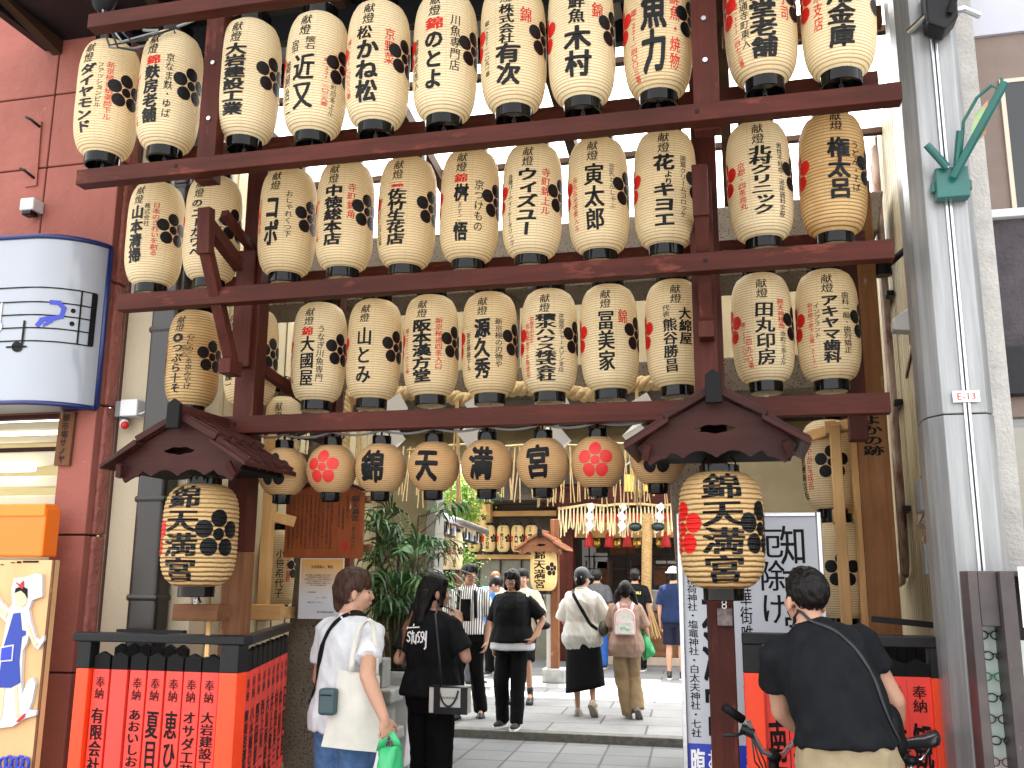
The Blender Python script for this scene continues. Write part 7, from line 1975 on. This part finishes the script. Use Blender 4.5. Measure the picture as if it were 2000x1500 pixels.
# ---- woman in white blouse, black skirt, dark cap
c = PZ(1139, 1398, STEP_Z)
p = Person('person in a loose white blouse, long black skirt and dark cap walking into the shrine', c, rad(-3), 1.62, voxel=.008, fem=True, hyaw=rad(-28), hpitch=rad(4), wide=1.05)
p.arm('R', p.J['R']['sh'] + Vector((.10, .06, -.26)), p.J['R']['sh'] + Vector((.07, .24, -.36)))
p.arm('L', p.J['L']['sh'] + Vector((-.09, .06, -.27)), p.J['L']['sh'] + Vector((-.06, .2, -.40)))
p.leg('R', (.10, .06, .49), (.15, -.14, .17), pitch=.75); p.leg('L', (-.08, .03, .48), (-.06, -.02, .085))
p.body(thin=.9); blouse = leafmat('white_blouse', (.80, .79, .75, 1), (.62, .61, .57, 1)); p.shirt(blouse, hem=.76, ease=.048, sleeve=1.0, sl_r=.092, sl_end=.098, amp=.028, flare=.022, collar=True)
p.skirt(blk_trouser, top=.98, hem=.30, r0=.19, r1=.235, sway=(.03, -.02), tilt=.05); p.shoes(mat('taupe_shoe', (.30, .26, .19, 1), rough=.6), mat('taupe_sole', (.24, .21, .17, 1), rough=.7), slip=True)
p.hair(HBLACK, extra=[((0, -.06, .1), .055, (0, -.075, .03), .04)], fringe=.12, amp=.006)
s_ = p.s; R3 = p.HM(); mb = MB(); mb.ell(p.hp((0, -.010, .135)) * s_, (.092 * s_, .110 * s_, .094 * s_), 20, 14, R3); mb.ell(p.hp((0, .12, .115)) * s_, (.07 * s_, .07 * s_, .010 * s_), 16, 8, R3)
me = remesh(mb, .008, 2); finish('cap', me, mat('navy_cap', (.010, .012, .018, 1), rough=.5), p.t)
mb = MB(); mb.tube([p.hp((.06 * math.cos(a_), -.098 + .01 * abs(math.cos(a_)), .08 + .045 * math.sin(a_))) * s_ for a_ in np.linspace(.2, 2.9, 12)], .005 * s_, 6); mb.tube([p.hp((.014 * math.cos(a_), -.125, .07 + .014 * math.sin(a_))) * s_ for a_ in np.linspace(0, 6.28, 10, endpoint=False)], .003 * s_, 5, closed=True); mb.build('cap_trim', M['white'], p.t, smooth=True, local=True)
p.strap([p.T(-.10, .02, 1.47), p.T(-.085, -.12, 1.41), p.T(-.02, -.19, 1.30), p.T(.08, -.205, 1.16), p.T(.17, -.185, 1.05), p.T(.235, -.12, .99)], .04, M['blackmatte'], name='sling_strap')
q = p.W(p.T(.27, -.05, 1.0)); t = thing('sling_bag', 'olive black sling bag at the hip of the person in the white blouse', 'bag', q); MB().ell(q, (.06, .10, .09)).build('body', mat('olive_nylon', (.035, .038, .02, 1), rough=.6), t, smooth=True)

# ---- child with pigtails
c = PZ(1226, 1404, STEP_Z)
p = Person('child with pigtails in a dusty pink tee and khaki trousers carrying a pastel backpack', c, rad(4), 1.48, voxel=.0075, fem=True)
p.arm('R', p.J['R']['sh'] + Vector((.10, .02, -.27)), p.J['R']['sh'] + Vector((.13, .16, -.42)), hdir=(.15, .3, -.8), curl=.9)
p.arm('L', p.J['L']['sh'] + Vector((-.08, .05, -.27)), p.J['L']['sh'] + Vector((-.02, .22, -.36)))
p.leg('R', (.08, .08, .50), (.14, -.06, .15), pitch=.7); p.leg('L', (-.07, .04, .48), (.02, .03, .085))
p.body(thin=.95); p.shirt(fabric('dusty_pink_cotton', (.31, .205, .165, 1)), hem=.76, ease=.040, sleeve=.9, sl_r=.076, amp=.014, flare=.025); p.trousers(khaki, r=(.10, .088, .085), amp=.018); sandal = mat('grey_sandal', (.24, .22, .17, 1), rough=.7); p.shoes(sandal, mat('grey_sole', (.14, .135, .12, 1), rough=.8))
p.hair(HBLACK, extra=[((-.06, -.02, .11), .04, (-.09, -.03, .05), .03), ((.06, -.02, .11), .04, (.09, -.03, .05), .03), ((-.10, -.03, .06), .035, (-.115, -.04, -.06), .036), ((-.115, -.04, -.06), .034, (-.105, -.05, -.15), .016), ((.10, -.03, .06), .035, (.125, -.04, -.06), .036), ((.125, -.04, -.06), .034, (.15, -.05, -.14), .014)], fringe=.11, amp=.010, vol=1.02)
b0 = p.T(-.01, -.165, 1.19); bk = thing('backpack', 'small pastel pink and clear iridescent backpack worn by the child', 'bag', p.W(b0)); bk.rotation_euler = (0, 0, p.rz)
irid, n_, l_, b_ = nt('iridescent_film'); g_ = ntex(n_, l_, texco(n_, l_), 22, 3); l_.new(ramp(n_, l_, g_, [(.35, (.62, .55, .70, 1)), (.5, (.75, .72, .62, 1)), (.65, (.50, .66, .70, 1))]).outputs[0], b_.inputs['Base Color']); b_.inputs['Roughness'].default_value = .15
pinkp = mat('pastel_pink', (.62, .40, .42, 1), rough=.4)
def bkp(pts, y, th, nm, m, bev=.01): return MB().prism(pts, (0, y, 0), (1, 0, 0), (0, 0, 1), (0, th, 0)).build(nm, m, bk, bevel=bev, local=True)
arch = lambda w, h0, h1: [(-w, -h0), (w, -h0), (w, h1 - w * .9)] + [(w * math.cos(a_), h1 - w * .9 + w * .9 * math.sin(a_)) for a_ in np.linspace(.3, 2.84, 9)] + [(-w, h1 - w * .9)]
bkp(arch(.115, .14, .15), -.02, .10, 'body', pinkp, .02); bkp(arch(.095, .12, .125), -.028, .008, 'front_panel', irid, .004); bkp([(-.10, -.13), (.10, -.13), (.10, -.01), (-.10, -.01)], -.05, .022, 'front_pocket', irid, .01)
mb = MB(); mb.tube([(-.105, -.052, -.005), (.105, -.052, -.005)], .005, 6); mb.tube([(x_, -.03, z_) for x_, z_ in arch(.108, .13, .14)], .005, 6, closed=True); mb.tube([(-.03, .02, .15), (-.02, .0, .19), (.02, .0, .19), (.03, .02, .15)], .006, 6); mb.build('trim', pinkp, bk, smooth=True, local=True)
mb = MB(); mb.ell((-.03, -.052, -.06), (.02, .004, .02)); mb.ell((.035, -.052, -.07), (.026, .004, .018)); mb.ell((.0, -.052, -.05), (.014, .004, .014)); mb.build('pocket_dots', mat('pastel_mint', (.35, .6, .55, 1), rough=.3), bk, smooth=True, local=True)
for sg in (-1, 1): p.strap([p.T(sg * .075, -.165, 1.30), p.T(sg * .10, -.135, 1.39), p.T(sg * .11, -.02, 1.47), p.T(sg * .115, .09, 1.42)], .035, pinkp, name='backpack_strap')
Yc = p.W(p.J['R']['wrist']).y - .05
plastic_bag('green plastic carrier bag held by the child', [(1248, 1238), (1262, 1232), (1281, 1276), (1256, 1290)], Yc, [[(1250, 1240, 0), (1252, 1228, 0), (1255, 1218, 0)], [(1261, 1236, 0), (1258, 1226, 0), (1256, 1218, 0)]], thinplastic('deep_green_film', (.035, .40, .14, 1)), th=.11)

# ---- visitors further back
def simple(label, px_, py_, rz, H, shirtm, trm, hairm, Y=None, to=1.0, lean=0, fem=False, **kw):
    c = PZ(px_, py_, STEP_Z) if Y is None else Vector((PY(px_, py_, Y).x, Y, STEP_Z))
    p = Person(label, c, rz, H, voxel=.011, fem=fem, lean=lean, **kw)
    p.body(); p.shirt(shirtm, hem=.86, ease=.035, sleeve=.85, sl_r=.082); p.trousers(trm, to=to, r=(.10, .085, .078) if to >= 1 else (.105, .095, .09)); p.shoes(shoe_blk, RUBBER); p.hair(hairm, fringe=.11)
    return p
p = simple('person in a black tee with yellow back lettering praying before the hall', 1243, 1290, rad(0), 1.66, tee_black, blk_trouser, HBLACK, Y=16.4)
mb = MB(); 
def bfn(u, v, e): return np.array([tuple(p.T(a_, -.17 - .0 - e, 1.30 + b_) * p.s) for a_, b_ in zip(np.atleast_1d(u), np.atleast_1d(v))])
latin(mb, 'ESSENTIALS', bfn, .0, 0, .062, sx=.75, bold=2, bw=.025); mb.build('back_lettering', mat('yellow_print', (.80, .72, .20, 1), rough=.5), p.t, local=True)
mb = MB(); mb.ell(p.hp((0, -.01, .14)) * p.s, (.088 * p.s, .104 * p.s, .085 * p.s), 16, 10, p.HM()); mb.build('cap', mat('dark_cap', (.02, .018, .016, 1), rough=.6), p.t, smooth=True, local=True)
p = simple('person in a navy tee and white hat half hidden by the white signboard', 1320, 1302, rad(-5), 1.68, fabric('navy_cotton', (.012, .022, .065, 1)), fabric('navy_shorts', (.012, .014, .03, 1)), HBLACK, Y=15.2, to=.46)
mb = MB(); mb.ell(p.hp((0, -.01, .15)) * p.s, (.09 * p.s, .105 * p.s, .075 * p.s), 16, 10, p.HM()); mb.ell(p.hp((0, 0, .125)) * p.s, (.135 * p.s, .15 * p.s, .018 * p.s), 18, 8, p.HM()); mb.build('hat', tee_white, p.t, smooth=True, local=True)
p = simple('person in blue jeans and dark cap behind the white blouse', 1168, 1296, rad(0), 1.66, fabric('grey_tee', (.10, .10, .11, 1)), fabric('bright_denim', (.03, .10, .35, 1)), HBLACK, Y=16.6)
mb = MB(); mb.ell(p.hp((0, -.01, .135)) * p.s, (.09 * p.s, .108 * p.s, .09 * p.s), 16, 10, p.HM()); mb.build('cap', mat('black_cap', (.012, .012, .013, 1), rough=.6), p.t, smooth=True, local=True)
p = simple('person in a bright blue tee stooping behind the striped shirt', 925, 1330, rad(-100), 1.66, fabric('bright_blue_cotton', (.05, .22, .62, 1)), fabric('grey_trouser', (.08, .08, .09, 1)), HBLACK, Y=13.6, lean=rad(48))
p = simple('person with auburn hair and sunglasses far behind the bobbed hair', 966, 1330, rad(172), 1.60, fabric('cream_top', (.55, .48, .38, 1)), blk_trouser, HAUB, Y=15.0, fem=True); p.glasses(dark=True)

# ---- man in black tee bending over the bicycle, front right
Y3 = 3.95
c = PY(1655, 1440, Y3)
p = Person('person in a black tee and khaki shorts bending over a bicycle at the right', (c.x, Y3, 0), rad(16), 1.70, voxel=.006, lean=rad(31), side=rad(-10), hyaw=rad(8), hpitch=rad(-30), wide=1.0)
e, w = PY(1522, 1345, 4.08), PY(1568, 1425, 4.2)
p.arm('L', p.L(e), p.L(w), hdir=(.2, .6, -.6), curl=.8)
e, w = PY(1748, 1370, 4.10), PY(1745, 1460, 4.2)
p.arm('R', p.L(e), p.L(w), hdir=p.L(PY(1735, 1500, 4.22)) - p.L(w), pn=(-1, .6, 0), curl=.7)
p.leg('R', (.11, .06, .49), (.12, -.03, .085)); p.leg('L', (-.11, .08, .49), (-.14, .0, .085))
p.body(); tee_fade = fabric('washed_black_cotton', (.0055, .006, .0074, 1), (.0085, .0092, .011, 1))
p.shirt(tee_fade, hem=.985, ease=.026, sleeve=.55, sl_r=.070, amp=.026, flare=.012, freq=6.5)
p.trousers(fabric('khaki_shorts_cotton', (.27, .215, .135, 1), (.23, .18, .11, 1)), r=(.118, .108, .10), to=.46, amp=.02, name='shorts', ease=.022); p.shoes(shoe_blk, RUBBER)
p.hair(HBLACK, extra=[((-.02, .01, .165), .05, (.02, .02, .165), .05)], fringe=.125, amp=.012, vol=.98, freq=60, nape=False)
p.strap([p.T(-.05, .05, 1.475), p.T(-.03, -.085, 1.445), p.T(.03, -.142, 1.36), p.T(.10, -.158, 1.24), p.T(.165, -.150, 1.12), p.T(.205, -.125, 1.03), p.T(.225, -.08, .98)], .013, mat('grey_strap', (.013, .014, .017, 1), rough=.6), name='bag_strap')
q = PY(1736, 1425, 4.0)
t = thing('waist_bag', 'black sling bag hanging at the right hip of the person in khaki shorts', 'bag', q)
me = None; mb = MB(); mb.ell(q, (.055, .08, .10)); mb.ell(q + Vector((.015, 0, -.05)), (.05, .07, .06)); me = remesh(mb, .01, 2); finish('body', me, M['blackmatte'], t).matrix_parent_inverse = world_of(t).inverted()

# ================================================================ bicycle
YBk = 4.30
def B_(x, y, dy=0): return PY(x, y, YBk + dy)
bike = thing('bicycle', 'bicycle with silver handlebar, black grip and black saddle in front of the man in black', 'bicycle', B_(1620, 1500))
silver = mat('polished_alloy', (.72, .73, .74, 1), rough=.2, metal=.9)
stem_ = B_(1512, 1478)
bar = [B_(1440, 1398, -.16), B_(1462, 1412, -.13), B_(1473, 1440, -.09), B_(1488, 1466, -.05), stem_, B_(1530, 1474, .06), B_(1545, 1455, .12), B_(1560, 1440, .18), B_(1585, 1428, .24)]
MB().tube(bar, .0125, 12).build('handlebar', silver, bike, smooth=True)
MB().tube([B_(1415, 1381, -.20), B_(1450, 1405, -.145)], [.018, .0185], 12).build('grip', M['blackmatte'], bike, smooth=True)
MB().tube([bar[-1], B_(1612, 1420, .30)], .018, 12).build('grip', M['blackmatte'], bike, smooth=True)
q = B_(1462, 1428, -.12); MB().tube([q + Vector((-.03, 0, .01)), q + Vector((.02, 0, -.01))], .02, 10).build('brake_mount', M['blackmetal'], bike); MB().tube([q, q + Vector((-.05, -.04, -.012)), q + Vector((-.10, -.05, -.012))], .007, 8).build('brake_lever', M['blackmetal'], bike, smooth=True)
for k in range(3): MB().tube([q + Vector((.01, 0, -.01)), q + Vector((.02 + .02 * k, .02, -.12)), B_(1500, 1520, .03), B_(1515, 1580, .05)], .0035, 6).build('cable', M['blackwire'], bike, smooth=True)
MB().tube([stem_ + Vector((0, 0, .03)), stem_ + Vector((-.005, .01, -.10)), stem_ + Vector((-.02, .02, -.32))], [.02, .022, .022], 12).build('stem', M['blackmatte'], bike, smooth=True)
MB().ell(stem_, (.03, .03, .024)).build('stem_clamp', M['blackmatte'], bike, smooth=True)
hd = stem_ + Vector((-.03, .03, -.42)); st = B_(1778, 1475, -.02); bb = Vector(((hd.x * .45 + st.x * .55), YBk, .29)); rear = Vector((st.x + .22, YBk, .32)); front = Vector((hd.x - .14, YBk + .02, .32))
frm_ = mat('dark_bike_frame', (.02, .022, .03, 1), rough=.3)
for a_, b__, r_ in ((hd, bb, .018), (hd + Vector((0, 0, .06)), st + Vector((0, 0, -.22)), .016), (bb, st + Vector((0, 0, -.16)), .016), (bb, rear, .01), (rear, st + Vector((0, 0, -.2)), .009)): MB().tube([a_, b__], r_, 10).build('frame_tube', frm_, bike, smooth=True)
for sg in (-1, 1): MB().tube([hd, front + Vector((0, sg * .045, 0))], .011, 8).build('fork', frm_, bike, smooth=True)
MB().tube([st + Vector((-.01, 0, -.2)), st + Vector((0, 0, -.01))], .0135, 10).build('seat_post', silver, bike, smooth=True)
for w_, nm in ((front, 'front'), (rear, 'rear')):
    MB().tube([w_ + Vector((.30 * math.cos(a_), 0, .30 * math.sin(a_))) for a_ in np.linspace(0, 6.283, 40, endpoint=False)], .018, 8, closed=True).build('wheel', M['blackmatte'], bike, smooth=True)
    mb = MB(); mb.tube([w_ + Vector((.275 * math.cos(a_), 0, .275 * math.sin(a_))) for a_ in np.linspace(0, 6.283, 40, endpoint=False)], .009, 6, closed=True)
    for k in range(18): a_ = 2 * math.pi * k / 18; mb.tube([w_ + Vector((.02 * math.cos(a_ + .7), .02 * (-1) ** k, .02 * math.sin(a_ + .7))), w_ + Vector((.275 * math.cos(a_), 0, .275 * math.sin(a_)))], .0012, 4)
    mb.build('rim', silver, bike, smooth=True)
# saddle: nose towards the handlebar
mb = MB(); sn, sr = B_(1758, 1455, 0), B_(1834, 1448, 0)
ax = (sr - sn); L_ = ax.length; ax.normalize(); sdv = Vector((-ax.y, ax.x, 0)).normalized(); rings = []
for u, wd, hh, zz in ((0, .016, .014, -.004), (.08, .024, .022, 0), (.35, .034, .026, .0), (.6, .055, .03, .003), (.8, .075, .034, .010), (.95, .070, .03, .016), (1, .045, .018, .018)):
    c_ = sn + ax * L_ * u + Vector((0, 0, zz)); rings.append([c_ + sdv * wd * math.cos(q) + Vector((0, 0, (hh * math.sin(q)) if math.sin(q) > 0 else hh * 1.2 * math.sin(q) * (abs(math.cos(q)) ** .5))) for q in np.linspace(0, 6.283, 18, endpoint=False)])
mb.loft(rings); mb.build('saddle', mat('black_saddle', (.016, .016, .019, 1), rough=.28), bike, smooth=True)
MB().tube([sn + ax * L_ * .25 + Vector((0, 0, -.025)), st + Vector((-.02, 0, -.015)), st + Vector((.04, 0, -.015)), sr + Vector((-.03, 0, -.015))], .005, 6).build('saddle_rail', silver, bike, smooth=True)
MB().ell(st + Vector((0, 0, -.02)), (.035, .03, .02)).build('saddle_clamp', M['blackmetal'], bike, smooth=True)
